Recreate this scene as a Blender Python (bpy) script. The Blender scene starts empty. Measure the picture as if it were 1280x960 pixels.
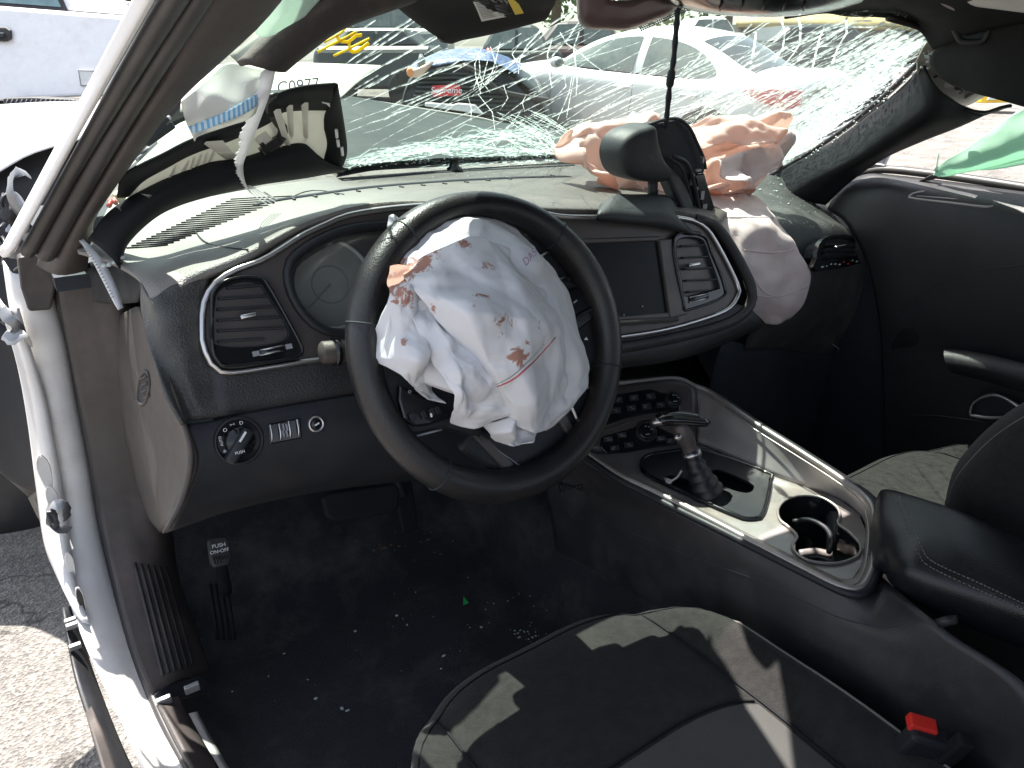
import bpy, bmesh, math, random
from mathutils import Vector, Matrix, noise
scene = bpy.context.scene
COL = scene.collection
rnd = random.Random(7)
R = math.radians
# ---------------------------------------------------------------- camera
CAM = Vector((-.854, -.722, 1.254)); YAW, PITCH, FPX = R(34.5), R(24.0), 949.0
cd = bpy.data.cameras.new('camera'); cam = bpy.data.objects.new('camera', cd); COL.objects.link(cam)
cd.sensor_width = 36.0; cd.lens = 36.0 * FPX / 1280.0; cd.clip_start = .02; cd.clip_end = 2000
FW = Vector((math.sin(YAW)*math.cos(PITCH), math.cos(YAW)*math.cos(PITCH), -math.sin(PITCH)))
RT = Vector((math.cos(YAW), -math.sin(YAW), 0)); UP = RT.cross(FW)
cam.matrix_world = Matrix(((RT.x, UP.x, -FW.x, CAM.x), (RT.y, UP.y, -FW.y, CAM.y), (RT.z, UP.z, -FW.z, CAM.z), (0, 0, 0, 1)))
scene.camera = cam
# ---------------------------------------------------------------- sky, sun, exposure
SUN_DIR = Vector((.0, -.52, -1)).normalized()           # the way the light travels
world = bpy.data.worlds.new('World'); scene.world = world; world.use_nodes = True
wn = world.node_tree.nodes; wl = world.node_tree.links
sky = wn.new('ShaderNodeTexSky'); sky.sky_type = 'NISHITA'; sky.sun_disc = False
sky.sun_elevation = math.asin(-SUN_DIR.z); sky.sun_rotation = math.atan2(-SUN_DIR.x, -SUN_DIR.y)
sky.air_density = 1.0; sky.dust_density = 1.5
wn['Background'].inputs[1].default_value = .10
hs_ = wn.new('ShaderNodeHueSaturation'); hs_.inputs['Saturation'].default_value = .52; wl.new(sky.outputs[0], hs_.inputs['Color']); wl.new(hs_.outputs[0], wn['Background'].inputs[0])
sd = bpy.data.lights.new('sun', 'SUN'); sd.energy = 5.0; sd.angle = R(.53); sd.color = (1, .955, .89)
so = bpy.data.objects.new('sun', sd); COL.objects.link(so); so.location = (0, 6, 12)
so.rotation_euler = SUN_DIR.to_track_quat('-Z', 'Y').to_euler()
scene.view_settings.view_transform = 'Standard'; scene.view_settings.look = 'None'
scene.view_settings.exposure = 1.75; scene.view_settings.gamma = 1.0
scene.cycles.max_bounces = 10; scene.cycles.transparent_max_bounces = 24
scene.cycles.sample_clamp_indirect = 6.0
# ---------------------------------------------------------------- surveying helpers: sight lines of the camera met with real planes
def ray(u, v): return RT*((u-640)/FPX) + UP*(-(v-480)/FPX) + FW
def _ax(u, v, i, val):
    d = ray(u, v); return CAM + d*((val-CAM[i])/d[i])
def X(u, v, x): return _ax(u, v, 0, x)
def Y(u, v, y): return _ax(u, v, 1, y)
def Z(u, v, z): return _ax(u, v, 2, z)
def PL(u, v, p, n):
    d = ray(u, v); p = Vector(p); n = Vector(n); return CAM + d*((p-CAM).dot(n)/d.dot(n))
FN = Vector((0, -math.cos(R(20)), math.sin(R(20))))     # dashboard face
FP = Vector((0, .15, .95))
def F(u, v, o=0.): return PL(u, v, FP+FN*o, FN)
WC = Vector((-.38, 0, .92)); WT = R(22.7)                # steering wheel
WN = Vector((0, -math.cos(WT), math.sin(WT))); WU = Vector((0, math.sin(WT), math.cos(WT))); WX = Vector((1, 0, 0))
def G(u, v, o=0.): return PL(u, v, WC+WN*o, WN)
def wl_(a, r, o=0.): return WC + WX*(r*math.cos(a)) + WU*(r*math.sin(a)) + WN*o
def wsy(x, z): return .72 - .5*x*x - (z-1.02)*1.84       # windscreen surface
def W(u, v, o=0.):
    d = ray(u, v); t, s = .3, .02; pv = None
    def g(t):
        p = CAM + d*t; return p.y - wsy(p.x, p.z)
    a = t
    while t < 5 and g(t) < 0: a = t; t += s
    b = t
    for _ in range(30):
        m = (a+b)/2
        if g(m) < 0: a = m
        else: b = m
    return CAM + d*(a-o)
def P3(lst, fn=None): return [fn(*q) if fn else q for q in lst]
# ---------------------------------------------------------------- mesh helpers
def cr(p0, p1, p2, p3, t):
    return .5*((2*p1)+(p2-p0)*t+(2*p0-5*p1+4*p2-p3)*t*t+(3*p1-p0-3*p2+p3)*t**3)
def spl(pts, n, closed=False):
    pts = [Vector(p) for p in pts]; m = len(pts)
    if m == 1: return pts*n
    L = [0.]
    seq = pts + ([pts[0]] if closed else [])
    for a, b in zip(seq, seq[1:]): L.append(L[-1]+max((b-a).length, 1e-7))
    out = []
    for i in range(n):
        s = L[-1]*i/(n if closed else n-1); k = 0
        while k < len(L)-2 and L[k+1] < s: k += 1
        t = (s-L[k])/(L[k+1]-L[k]); t = min(max(t, 0), 1)
        if closed: q = [pts[(k+j) % m] for j in (-1, 0, 1, 2)]
        else:
            q = [pts[max(k-1, 0)], pts[k], pts[min(k+1, m-1)], pts[min(k+2, m-1)]]
            if k == 0: q[0] = 2*pts[0]-pts[1]
            if k == m-2: q[3] = 2*pts[-1]-pts[-2]
        out.append(cr(*q, t))
    return out
def grid(rows, nu, nv, cu=False, cv=False):
    rr = [spl(r, nv, cv) for r in rows]
    cols = [spl([r[j] for r in rr], nu, cu) for j in range(nv)]
    V = [cols[j][i] for i in range(nu) for j in range(nv)]
    Fc = []
    for i in range(nu if cu else nu-1):
        for j in range(nv if cv else nv-1):
            i2, j2 = (i+1) % nu, (j+1) % nv
            Fc.append((i*nv+j, i*nv+j2, i2*nv+j2, i2*nv+j))
    return V, Fc
def gridl(rows, nu, nv):
    """like grid() but with straight spans, so the traced rows and columns stay as fold lines"""
    def lin(pts, n):
        pts = [Vector(p) for p in pts]; L = [0.]
        for a, b in zip(pts, pts[1:]): L.append(L[-1]+max((b-a).length, 1e-7))
        out = []
        for i in range(n):
            s_ = L[-1]*i/(n-1); k = 0
            while k < len(L)-2 and L[k+1] < s_: k += 1
            out.append(pts[k].lerp(pts[k+1], (s_-L[k])/(L[k+1]-L[k])))
        return out
    rr = [lin(r, nv) for r in rows]; cols = [lin([r[j] for r in rr], nu) for j in range(nv)]
    return [cols[j][i] for i in range(nu) for j in range(nv)], [(i*nv+j, i*nv+j+1, (i+1)*nv+j+1, (i+1)*nv+j) for i in range(nu-1) for j in range(nv-1)]
class MB:
    def __init__(s): s.V = []; s.F = []
    def add(s, V, Fc):
        o = len(s.V); s.V += [Vector(v) for v in V]; s.F += [tuple(i+o for i in f) for f in Fc]; return s
    def box(s, c, hx, hy, hz, ex=Vector((1,0,0)), ey=Vector((0,1,0)), ez=Vector((0,0,1))):
        c = Vector(c); V = [c+ex*(hx*i)+ey*(hy*j)+ez*(hz*k) for i in (-1,1) for j in (-1,1) for k in (-1,1)]
        return s.add(V, [(0,1,3,2),(4,6,7,5),(0,4,5,1),(2,3,7,6),(0,2,6,4),(1,5,7,3)])
    def quadbox(s, a, b, c, d, t):
        P = [Vector(q) for q in (a, b, c, d)]; t = Vector(t)
        return s.add(P+[p+t for p in P], [(0,1,2,3),(7,6,5,4),(0,4,5,1),(1,5,6,2),(2,6,7,3),(3,7,4,0)])
    def prism(s, pts, t):
        P = [Vector(q) for q in pts]; n = len(P); t = Vector(t)
        return s.add(P+[p+t for p in P], [tuple(range(n)), tuple(range(2*n-1, n-1, -1))]+[(i, n+i, n+(i+1) % n, (i+1) % n) for i in range(n)])
    def tube(s, pts, r, n=8, closed=False, flat=1., up=None, cap=True):
        pts = [Vector(p) for p in pts]; m = len(pts); V = []
        rs = r if isinstance(r, (list, tuple)) else [r]*m
        prev = None
        for i, p in enumerate(pts):
            a = pts[(i-1) % m] if closed or i > 0 else p; b = pts[(i+1) % m] if closed or i < m-1 else p
            t = (b-a).normalized()
            if up is not None: x = Vector(up).cross(t)
            elif prev is not None: x = prev - t*prev.dot(t)
            else: x = t.orthogonal()
            if x.length < 1e-6: x = t.orthogonal()
            x.normalize(); prev = x; y = t.cross(x)
            for k in range(n):
                an = 2*math.pi*k/n; V.append(p + x*(rs[i]*math.cos(an)) + y*(rs[i]*flat*math.sin(an)))
        Fc = []
        for i in range(m if closed else m-1):
            for k in range(n):
                i2 = (i+1) % m; Fc.append((i*n+k, i*n+(k+1) % n, i2*n+(k+1) % n, i2*n+k))
        if cap and not closed: Fc += [tuple(range(n-1, -1, -1)), tuple((m-1)*n+k for k in range(n))]
        return s.add(V, Fc)
    def cyl(s, a, b, r0, r1=None, n=20):
        return s.tube([a, b], [r0, r0 if r1 is None else r1], n)
    def lathe(s, c, axis, prof, n=28, x=None):
        axis = Vector(axis).normalized(); x = (Vector(x) if x else axis.orthogonal()).normalized(); y = axis.cross(x); c = Vector(c); V = []
        for (r, h) in prof:
            for k in range(n):
                an = 2*math.pi*k/n; V.append(c + axis*h + x*(r*math.cos(an)) + y*(r*math.sin(an)))
        m = len(prof); Fc = [(i*n+k, i*n+(k+1) % n, (i+1)*n+(k+1) % n, (i+1)*n+k) for i in range(m-1) for k in range(n)]
        Fc += [tuple(range(n-1, -1, -1)), tuple((m-1)*n+k for k in range(n))]
        return s.add(V, Fc)
    def loft(s, rows, nu, nv, cu=False, cv=False): return s.add(*grid(rows, nu, nv, cu, cv))
    def blob(s, c, r, rx=None, n=1):
        bm = bmesh.new(); bmesh.ops.create_icosphere(bm, subdivisions=n, radius=1)
        V = [Vector(c)+Vector((v.co.x*r[0], v.co.y*r[1], v.co.z*r[2])) for v in bm.verts]
        Fc = [tuple(v.index for v in f.verts) for f in bm.faces]; bm.free(); return s.add(V, Fc)
def thing(name, label, cat, loc=(0, 0, 0), group=None):
    o = bpy.data.objects.new(name, None); o.empty_display_size = .1; COL.objects.link(o); o.location = loc
    o['label'] = label; o['category'] = cat
    if group: o['group'] = group
    return o
def tag(o, label=None, cat=None, group=None, kind=None):
    for k, v in (('label', label), ('category', cat), ('group', group), ('kind', kind)):
        if v: o[k] = v
    return o
def obj(name, mb, mat, parent=None, smooth=True, solid=0, bevel=0, seg=2, subd=0, off=0, auto=None, label=None, kind=None):
    V, Fc = (mb.V, mb.F) if isinstance(mb, MB) else mb
    me = bpy.data.meshes.new(name); me.from_pydata([tuple(v) for v in V], [], Fc); me.validate()
    bm = bmesh.new(); bm.from_mesh(me); bmesh.ops.recalc_face_normals(bm, faces=bm.faces); bm.to_mesh(me); bm.free()
    me.materials.append(mat)
    o = bpy.data.objects.new(name, me); COL.objects.link(o)
    if parent is not None:
        o.parent = parent
        if parent.type == 'EMPTY': o.matrix_parent_inverse = Matrix.Translation(-Vector(parent.location))
    if smooth:
        me.polygons.foreach_set('use_smooth', [True]*len(me.polygons))
        if auto is not None: me.set_sharp_from_angle(angle=R(auto))
    if solid:
        m = o.modifiers.new('thick', 'SOLIDIFY'); m.thickness = solid; m.offset = off
    if bevel:
        m = o.modifiers.new('bevel', 'BEVEL'); m.width = bevel; m.segments = seg; m.limit_method = 'ANGLE'; m.angle_limit = R(35)
    if subd:
        m = o.modifiers.new('sub', 'SUBSURF'); m.levels = m.render_levels = subd
    if label: o['label'] = label
    if kind: o['kind'] = kind
    return o
def fill(name, loops, mat, parent, n, solid=.003, bevel=0, label=None, offs=-1):
    """flat sheet bounded by loops[0] with the other loops cut out as holes"""
    bm = bmesh.new(); E = []
    for lp in loops:
        vs = [bm.verts.new(p) for p in lp]
        for a, b in zip(vs, vs[1:]+vs[:1]): E.append(bm.edges.new((a, b)))
    bmesh.ops.triangle_fill(bm, edges=E, use_beauty=True, normal=Vector(n))
    me = bpy.data.meshes.new(name); bmesh.ops.recalc_face_normals(bm, faces=bm.faces)
    bm.normal_update()
    if sum((f.normal.dot(Vector(n)) for f in bm.faces)) < 0: bmesh.ops.reverse_faces(bm, faces=bm.faces)
    bm.to_mesh(me); bm.free(); me.materials.append(mat)
    o = bpy.data.objects.new(name, me); COL.objects.link(o); o.parent = parent
    if parent.type == 'EMPTY': o.matrix_parent_inverse = Matrix.Translation(-Vector(parent.location))
    if solid:
        m = o.modifiers.new('thick', 'SOLIDIFY'); m.thickness = solid; m.offset = offs
    if bevel:
        m = o.modifiers.new('bevel', 'BEVEL'); m.width = bevel; m.segments = 2; m.limit_method = 'ANGLE'; m.angle_limit = R(40)
    if label: o['label'] = label
    return o
def text(name, s, size, org, ex, ey, mat, parent, ext=.0004, shear=0):
    c = bpy.data.curves.new(name, 'FONT'); c.body = s; c.size = size; c.extrude = ext; c.shear = shear; c.align_x = 'CENTER'; c.align_y = 'CENTER'
    t = bpy.data.objects.new(name, c); COL.objects.link(t); bpy.context.view_layer.update()
    me = bpy.data.meshes.new_from_object(t.evaluated_get(bpy.context.evaluated_depsgraph_get())); bpy.data.objects.remove(t)
    ex = Vector(ex).normalized(); ey = Vector(ey); ey = (ey-ex*ey.dot(ex)).normalized(); ez = ex.cross(ey); org = Vector(org)
    for v in me.vertices: v.co = org + ex*v.co.x + ey*v.co.y + ez*v.co.z
    me.materials.clear(); me.materials.append(mat)
    o = bpy.data.objects.new(name, me); COL.objects.link(o); o.parent = parent
    if parent.type == 'EMPTY': o.matrix_parent_inverse = Matrix.Translation(-Vector(parent.location))
    return o
def crumple(V, amp, sc, seed=0, up=Vector((0, -1, .4)), ridge=True):
    o = Vector((seed*3.1, seed*1.7, seed*.9)); up = up.normalized(); out = []
    for v in V:
        a = noise.noise(v*sc+o); b = noise.noise(v*sc*2.3+o*2)
        h = (1-abs(a)*2.2)*.65+(1-abs(b)*2.2)*.3 if ridge else a+.4*b
        s = Vector((noise.noise(v*sc*.8+o*5), noise.noise(v*sc*.8+o*7), noise.noise(v*sc*.8+o*9)))
        out.append(v + up*(amp*h) + s*(amp*.35))
    return out
def crease(V, n, amp, seed, up, w=(.02, .06)):
    """sharp cloth creases: fold lines with straight flanks that die out sideways"""
    r = random.Random(seed); up = Vector(up).normalized(); K_ = []
    for _ in range(n):
        c = V[r.randrange(len(V))]; d = Vector((r.gauss(0, 1), r.gauss(0, 1), r.gauss(0, 1))).normalized(); K_.append((c, d, r.uniform(*w), r.choice((-1, 1))*r.uniform(.4, 1), r.uniform(2.5, 6)))
    out = []
    for v in V:
        h = 0
        for c, d, q, a, l in K_:
            t = abs((v-c).dot(d))/q
            if t < 1: h += a*(1-t)*math.exp(-((v-c).length/(q*l))**2)
        out.append(v+up*(amp*h))
    return out
# ---------------------------------------------------------------- materials
def ramp(nt, fac, stops):
    r = nt.nodes.new('ShaderNodeValToRGB'); e = r.color_ramp.elements
    while len(e) < len(stops): e.new(.5)
    for el, (p, c) in zip(e, stops): el.position = p; el.color = (*c, 1)
    nt.links.new(fac, r.inputs[0]); return r.outputs[0]
def mat(name, col, rough=.5, metal=0., bump=0., bscale=600, var=.15, vscale=9, spec=.5, sheen=0, coat=0, dirt=None, dscale=14, damt=.5, trans=0, rvar=.12, bdist=.0015, voron=False):
    m = bpy.data.materials.new(name); m.use_nodes = True; nt = m.node_tree; L = nt.links
    b = nt.nodes['Principled BSDF']; tc = nt.nodes.new('ShaderNodeTexCoord')
    n = nt.nodes.new('ShaderNodeTexNoise'); n.inputs['Scale'].default_value = vscale; n.inputs['Detail'].default_value = 6; n.inputs['Roughness'].default_value = .62
    L.new(tc.outputs['Object'], n.inputs['Vector'])
    lo = tuple(c*(1-var) for c in col); hi = tuple(min(c*(1+var), 1) for c in col)
    c = ramp(nt, n.outputs[0], [(.3, lo), (.7, hi)])
    if dirt:
        n2 = nt.nodes.new('ShaderNodeTexNoise'); n2.inputs['Scale'].default_value = dscale; n2.inputs['Detail'].default_value = 9; n2.inputs['Roughness'].default_value = .7
        L.new(tc.outputs['Object'], n2.inputs['Vector'])
        k = ramp(nt, n2.outputs[0], [(.48, (0, 0, 0)), (.72, (damt,)*3)])
        mx = nt.nodes.new('ShaderNodeMixRGB'); L.new(k, mx.inputs[0]); L.new(c, mx.inputs[1]); mx.inputs[2].default_value = (*dirt, 1); c = mx.outputs[0]
    L.new(c, b.inputs['Base Color'])
    rr = nt.nodes.new('ShaderNodeMapRange'); rr.inputs['To Min'].default_value = max(rough-rvar, .02); rr.inputs['To Max'].default_value = min(rough+rvar, 1)
    n3 = nt.nodes.new('ShaderNodeTexNoise'); n3.inputs['Scale'].default_value = vscale*3.1; n3.inputs['Detail'].default_value = 5; L.new(tc.outputs['Object'], n3.inputs['Vector'])
    L.new(n3.outputs[0], rr.inputs[0]); L.new(rr.outputs[0], b.inputs['Roughness'])
    b.inputs['Metallic'].default_value = metal; b.inputs['Specular IOR Level'].default_value = spec
    if sheen: b.inputs['Sheen Weight'].default_value = sheen; b.inputs['Sheen Roughness'].default_value = .4
    if coat: b.inputs['Coat Weight'].default_value = coat; b.inputs['Coat Roughness'].default_value = .06
    if bump:
        if voron:
            t = nt.nodes.new('ShaderNodeTexVoronoi'); t.inputs['Scale'].default_value = bscale
        else:
            t = nt.nodes.new('ShaderNodeTexNoise'); t.inputs['Scale'].default_value = bscale; t.inputs['Detail'].default_value = 3
        L.new(tc.outputs['Object'], t.inputs['Vector'])
        bp = nt.nodes.new('ShaderNodeBump'); bp.inputs['Strength'].default_value = bump; bp.inputs['Distance'].default_value = bdist
        L.new(t.outputs[0], bp.inputs['Height']); L.new(bp.outputs[0], b.inputs['Normal'])
    if trans:
        tr = nt.nodes.new('ShaderNodeBsdfTranslucent'); L.new(c, tr.inputs[0])
        ms = nt.nodes.new('ShaderNodeMixShader'); ms.inputs[0].default_value = trans
        L.new(b.outputs[0], ms.inputs[1]); L.new(tr.outputs[0], ms.inputs[2]); L.new(ms.outputs[0], nt.nodes['Material Output'].inputs[0])
    m.diffuse_color = (*col, 1)
    return m
def glass(name, tint=(.86, .93, .9), refl=.08, dust=.05, dcol=(.84, .84, .8), crazed=0):
    m = bpy.data.materials.new(name); m.use_nodes = True; nt = m.node_tree; L = nt.links; nt.nodes.remove(nt.nodes['Principled BSDF'])
    t = nt.nodes.new('ShaderNodeBsdfTransparent'); t.inputs[0].default_value = (*tint, 1)
    g = nt.nodes.new('ShaderNodeBsdfGlossy'); g.inputs[1].default_value = .03
    f = nt.nodes.new('ShaderNodeLayerWeight'); f.inputs[0].default_value = .5
    pw = nt.nodes.new('ShaderNodeMath'); pw.operation = 'POWER'; pw.inputs[1].default_value = 4; L.new(f.outputs['Facing'], pw.inputs[0])
    mu = nt.nodes.new('ShaderNodeMath'); mu.operation = 'MULTIPLY_ADD'; mu.inputs[1].default_value = refl*4; mu.inputs[2].default_value = refl*.5; L.new(pw.outputs[0], mu.inputs[0]); mu.use_clamp = True
    a = nt.nodes.new('ShaderNodeMixShader'); L.new(mu.outputs[0], a.inputs[0]); L.new(t.outputs[0], a.inputs[1]); L.new(g.outputs[0], a.inputs[2])
    d = nt.nodes.new('ShaderNodeBsdfTranslucent'); d.inputs[0].default_value = (*dcol, 1)
    d2 = nt.nodes.new('ShaderNodeBsdfDiffuse'); d2.inputs[0].default_value = (*dcol, 1)
    dm = nt.nodes.new('ShaderNodeMixShader'); dm.inputs[0].default_value = .3; L.new(d.outputs[0], dm.inputs[1]); L.new(d2.outputs[0], dm.inputs[2])
    tc = nt.nodes.new('ShaderNodeTexCoord'); n = nt.nodes.new('ShaderNodeTexNoise'); n.inputs['Scale'].default_value = 5; n.inputs['Detail'].default_value = 8
    L.new(tc.outputs['Object'], n.inputs['Vector'])
    k = ramp(nt, n.outputs[0], [(.3, (dust*.45,)*3), (.75, (dust*1.7,)*3)])
    if crazed:                                           # dust and crazing gather on the broken passenger side
        sx = nt.nodes.new('ShaderNodeSeparateXYZ'); L.new(tc.outputs['Object'], sx.inputs[0])
        mr = nt.nodes.new('ShaderNodeMapRange'); mr.inputs['From Min'].default_value = -.1; mr.inputs['From Max'].default_value = .45; mr.inputs['To Min'].default_value = .1; mr.inputs['To Max'].default_value = crazed; L.new(sx.outputs[0], mr.inputs[0])
        mk = nt.nodes.new('ShaderNodeMath'); mk.operation = 'MULTIPLY'; L.new(k, mk.inputs[0]); L.new(mr.outputs[0], mk.inputs[1]); k = mk.outputs[0]
    o = nt.nodes.new('ShaderNodeMixShader'); L.new(k, o.inputs[0]); L.new(a.outputs[0], o.inputs[1]); L.new(dm.outputs[0], o.inputs[2])
    L.new(o.outputs[0], nt.nodes['Material Output'].inputs[0]); return m
M = {}
M['dash'] = mat('dash_soft_black', (.024, .0245, .027), .52, bump=.38, bscale=420, voron=True, bdist=.0012, dirt=(.08, .07, .065), damt=.35, dscale=5, spec=.45)
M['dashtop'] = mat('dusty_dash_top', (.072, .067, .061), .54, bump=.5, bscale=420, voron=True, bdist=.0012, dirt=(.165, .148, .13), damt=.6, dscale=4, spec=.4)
def paint_sun(m):
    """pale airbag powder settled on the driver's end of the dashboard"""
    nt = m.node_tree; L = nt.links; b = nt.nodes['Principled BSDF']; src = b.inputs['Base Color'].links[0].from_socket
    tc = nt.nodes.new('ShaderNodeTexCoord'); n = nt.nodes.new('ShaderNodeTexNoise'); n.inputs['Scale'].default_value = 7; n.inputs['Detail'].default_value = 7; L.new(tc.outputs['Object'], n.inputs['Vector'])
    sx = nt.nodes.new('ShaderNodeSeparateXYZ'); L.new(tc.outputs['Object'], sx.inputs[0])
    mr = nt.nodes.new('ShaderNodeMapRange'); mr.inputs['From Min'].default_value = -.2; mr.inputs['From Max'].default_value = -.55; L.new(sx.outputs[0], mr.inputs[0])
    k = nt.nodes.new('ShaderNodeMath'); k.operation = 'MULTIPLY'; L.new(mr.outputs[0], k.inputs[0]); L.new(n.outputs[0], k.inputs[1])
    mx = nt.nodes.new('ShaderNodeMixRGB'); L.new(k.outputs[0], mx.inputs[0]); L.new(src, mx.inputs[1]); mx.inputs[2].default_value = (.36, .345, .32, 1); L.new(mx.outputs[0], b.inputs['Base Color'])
paint_sun(M['dashtop'])  # sun brightness painted into the left of the top pad
M['dashmid'] = mat('passenger_dash_vinyl', (.042, .043, .042), .5, bump=.5, bscale=420, voron=True, bdist=.0012, dirt=(.15, .15, .14), damt=.5, dscale=9, spec=.5)
M['black'] = mat('black_plastic', (.015, .0165, .021), .5, bump=.25, bscale=700, dirt=(.05, .043, .04), damt=.35, dscale=8, spec=.4)
M['dusty'] = mat('dusty_black_plastic', (.044, .037, .035), .55, bump=.25, bscale=500, dirt=(.12, .095, .083), damt=.55, dscale=7, spec=.4)
M['void'] = mat('shadow_black_plastic', (.026, .031, .040), .65, bump=.2, bscale=300, spec=.3)
M['gloss'] = mat('gloss_black', (.008, .009, .011), .14, dirt=(.03, .027, .025), damt=.2, dscale=20, rvar=.08)
M['rubber'] = mat('rubber_black', (.022, .02, .0205), .48, bump=.1, bscale=300, dirt=(.09, .075, .068), damt=.35)
M['leather'] = mat('black_leather', (.012, .0125, .015), .36, bump=.35, bscale=650, voron=True, bdist=.0008, dirt=(.04, .035, .03), damt=.25, spec=.45)
M['rim'] = mat('worn_rim_leather', (.013, .0125, .014), .38, bump=.4, bscale=520, voron=True, bdist=.0007, dirt=(.085, .066, .056), damt=.28, dscale=5, spec=.55)
M['silver'] = mat('painted_silver', (.33, .31, .30), .38, metal=.45, dirt=(.26, .17, .13), damt=.55, dscale=11, bump=.05, bscale=300)
M['bezel'] = mat('bezel_graphite', (.08, .068, .066), .42, metal=.3, dirt=(.1, .08, .075), damt=.4, dscale=9)
M['chrome'] = mat('satin_chrome', (.55, .53, .53), .3, metal=1., var=.05, rvar=.03)
M['white'] = mat('white_car_paint', (.78, .78, .79), .32, coat=.6, dirt=(.55, .5, .46), damt=.3, dscale=6, var=.04)
M['jamb'] = mat('white_jamb_paint', (.72, .705, .69), .42, coat=.25, dirt=(.4, .36, .33), damt=.5, dscale=9, var=.05)
M['whiteplastic'] = mat('white_nylon', (.72, .7, .65), .45, var=.08, trans=.25)
M['carpet'] = mat('black_carpet', (.026, .028, .033), .95, bump=1., bscale=420, bdist=.004, dirt=(.10, .098, .10), damt=.7, dscale=7, sheen=.1, spec=.1)
M['seat'] = mat('seat_cloth', (.0195, .0187, .018), .9, bump=.9, bscale=520, bdist=.0016, var=.28, vscale=70, sheen=.12, spec=.2, dirt=(.045, .041, .037), damt=.4, dscale=9)
M['seatgrey'] = mat('seat_cloth_grey', (.06, .058, .055), .9, bump=.6, bscale=900, bdist=.001, sheen=.35, spec=.25)
M['thread'] = mat('stitch_thread', (.14, .13, .12), .8)
M['pedal'] = mat('pedal_rubber', (.009, .010, .012), .7, spec=.2)
M['ash'] = mat('headliner_black', (.014, .0145, .017), .85, bump=.4, bscale=700, spec=.3)
M['brownhead'] = mat('header_trim_brown', (.035, .03, .029), .7, bump=.3, bscale=400, dirt=(.2, .15, .12), damt=.5, dscale=12)
M['fabric'] = mat('white_airbag_cloth', (.8, .8, .82), .75, bump=.3, bscale=1200, var=.03, trans=.22, spec=.2)
M['mint'] = mat('pale_green_cloth', (.70, .82, .74), .7, var=.05, trans=.4, bump=.2, bscale=900)
M['green'] = mat('green_curtain_cloth', (.52, .76, .61), .6, var=.06, trans=.55, bump=.2, bscale=900)
M['metal'] = mat('bare_primer_metal', (.36, .35, .31), .45, metal=.2, dirt=(.2, .17, .14), damt=.4)
M['zinc'] = mat('bent_bracket_metal', (.27, .275, .285), .42, metal=.6, dirt=(.2, .18, .16), damt=.4)
M['crumb'] = mat('glass_crumb', (.6, .66, .65), .2, trans=.2, var=.2)
M['print'] = mat('white_print', (.75, .76, .78), .6, var=.03)
M['dim'] = mat('dim_print', (.25, .26, .28), .6, var=.03)
M['paper'] = mat('label_paper', (.72, .72, .7), .6, var=.03)
M['yellowp'] = mat('yellow_print', (.8, .6, .06), .6, var=.03)
M['yellow'] = mat('yellow_paint_marker', (.9, .72, .02), .6, var=.05, trans=.4)
M['red'] = mat('red_plastic', (.65, .03, .02), .4, var=.06)
M['redthread'] = mat('red_thread', (.5, .08, .1), .7)
M['tree'] = mat('leaves', (.07, .13, .035), .6, var=.4, vscale=3, trans=.25)
M['bark'] = mat('bark', (.12, .09, .06), .9, bump=.6, bscale=60)
M['screen'] = mat('screen_glass', (.008, .009, .012), .3, rvar=.05, spec=.12)
# ---------------------------------------------------------------- ground
def asphalt():
    m = bpy.data.materials.new('asphalt'); m.use_nodes = True; nt = m.node_tree; L = nt.links; b = nt.nodes['Principled BSDF']
    tc = nt.nodes.new('ShaderNodeTexCoord')
    v = nt.nodes.new('ShaderNodeTexVoronoi'); v.inputs['Scale'].default_value = 150; L.new(tc.outputs['Object'], v.inputs['Vector'])
    n = nt.nodes.new('ShaderNodeTexNoise'); n.inputs['Scale'].default_value = 3; n.inputs['Detail'].default_value = 8; L.new(tc.outputs['Object'], n.inputs['Vector'])
    a = ramp(nt, v.outputs['Color'], [(.0, (.13, .124, .118)), (.5, (.215, .2, .183)), (1, (.37, .343, .305))])
    c = ramp(nt, n.outputs[0], [(.3, (.62, .6, .6)), (.7, (1, 1, 1))])
    mx = nt.nodes.new('ShaderNodeMixRGB'); mx.blend_type = 'MULTIPLY'; mx.inputs[0].default_value = 1; L.new(a, mx.inputs[1]); L.new(c, mx.inputs[2])
    v2 = nt.nodes.new('ShaderNodeTexVoronoi'); v2.feature = 'DISTANCE_TO_EDGE'; v2.inputs['Scale'].default_value = 1.1
    n2 = nt.nodes.new('ShaderNodeTexNoise'); n2.inputs['Scale'].default_value = 4; n2.inputs['Detail'].default_value = 6; L.new(tc.outputs['Object'], n2.inputs['Vector'])
    va = nt.nodes.new('ShaderNodeVectorMath'); va.operation = 'ADD'; L.new(tc.outputs['Object'], va.inputs[0]); L.new(n2.outputs['Color'], va.inputs[1]); L.new(va.outputs[0], v2.inputs['Vector'])
    k = ramp(nt, v2.outputs[0], [(.0, (.35,)*3), (.022, (1,)*3)])
    m2 = nt.nodes.new('ShaderNodeMixRGB'); m2.blend_type = 'MULTIPLY'; m2.inputs[0].default_value = 1; L.new(mx.outputs[0], m2.inputs[1]); L.new(k, m2.inputs[2])
    L.new(m2.outputs[0], b.inputs['Base Color']); b.inputs['Roughness'].default_value = .9
    bp = nt.nodes.new('ShaderNodeBump'); bp.inputs['Strength'].default_value = .9; bp.inputs['Distance'].default_value = .006; L.new(v.outputs[0], bp.inputs['Height']); L.new(bp.outputs[0], b.inputs['Normal'])
    return m
M['asphalt'] = asphalt()
def gh(x, y):                                            # the lot rises gently beyond the car
    t = (y-5.97)/1.2
    return .069*1.2*(math.log1p(math.exp(t)) if t < 20 else t) if y < 16 else .069*10.03
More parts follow.
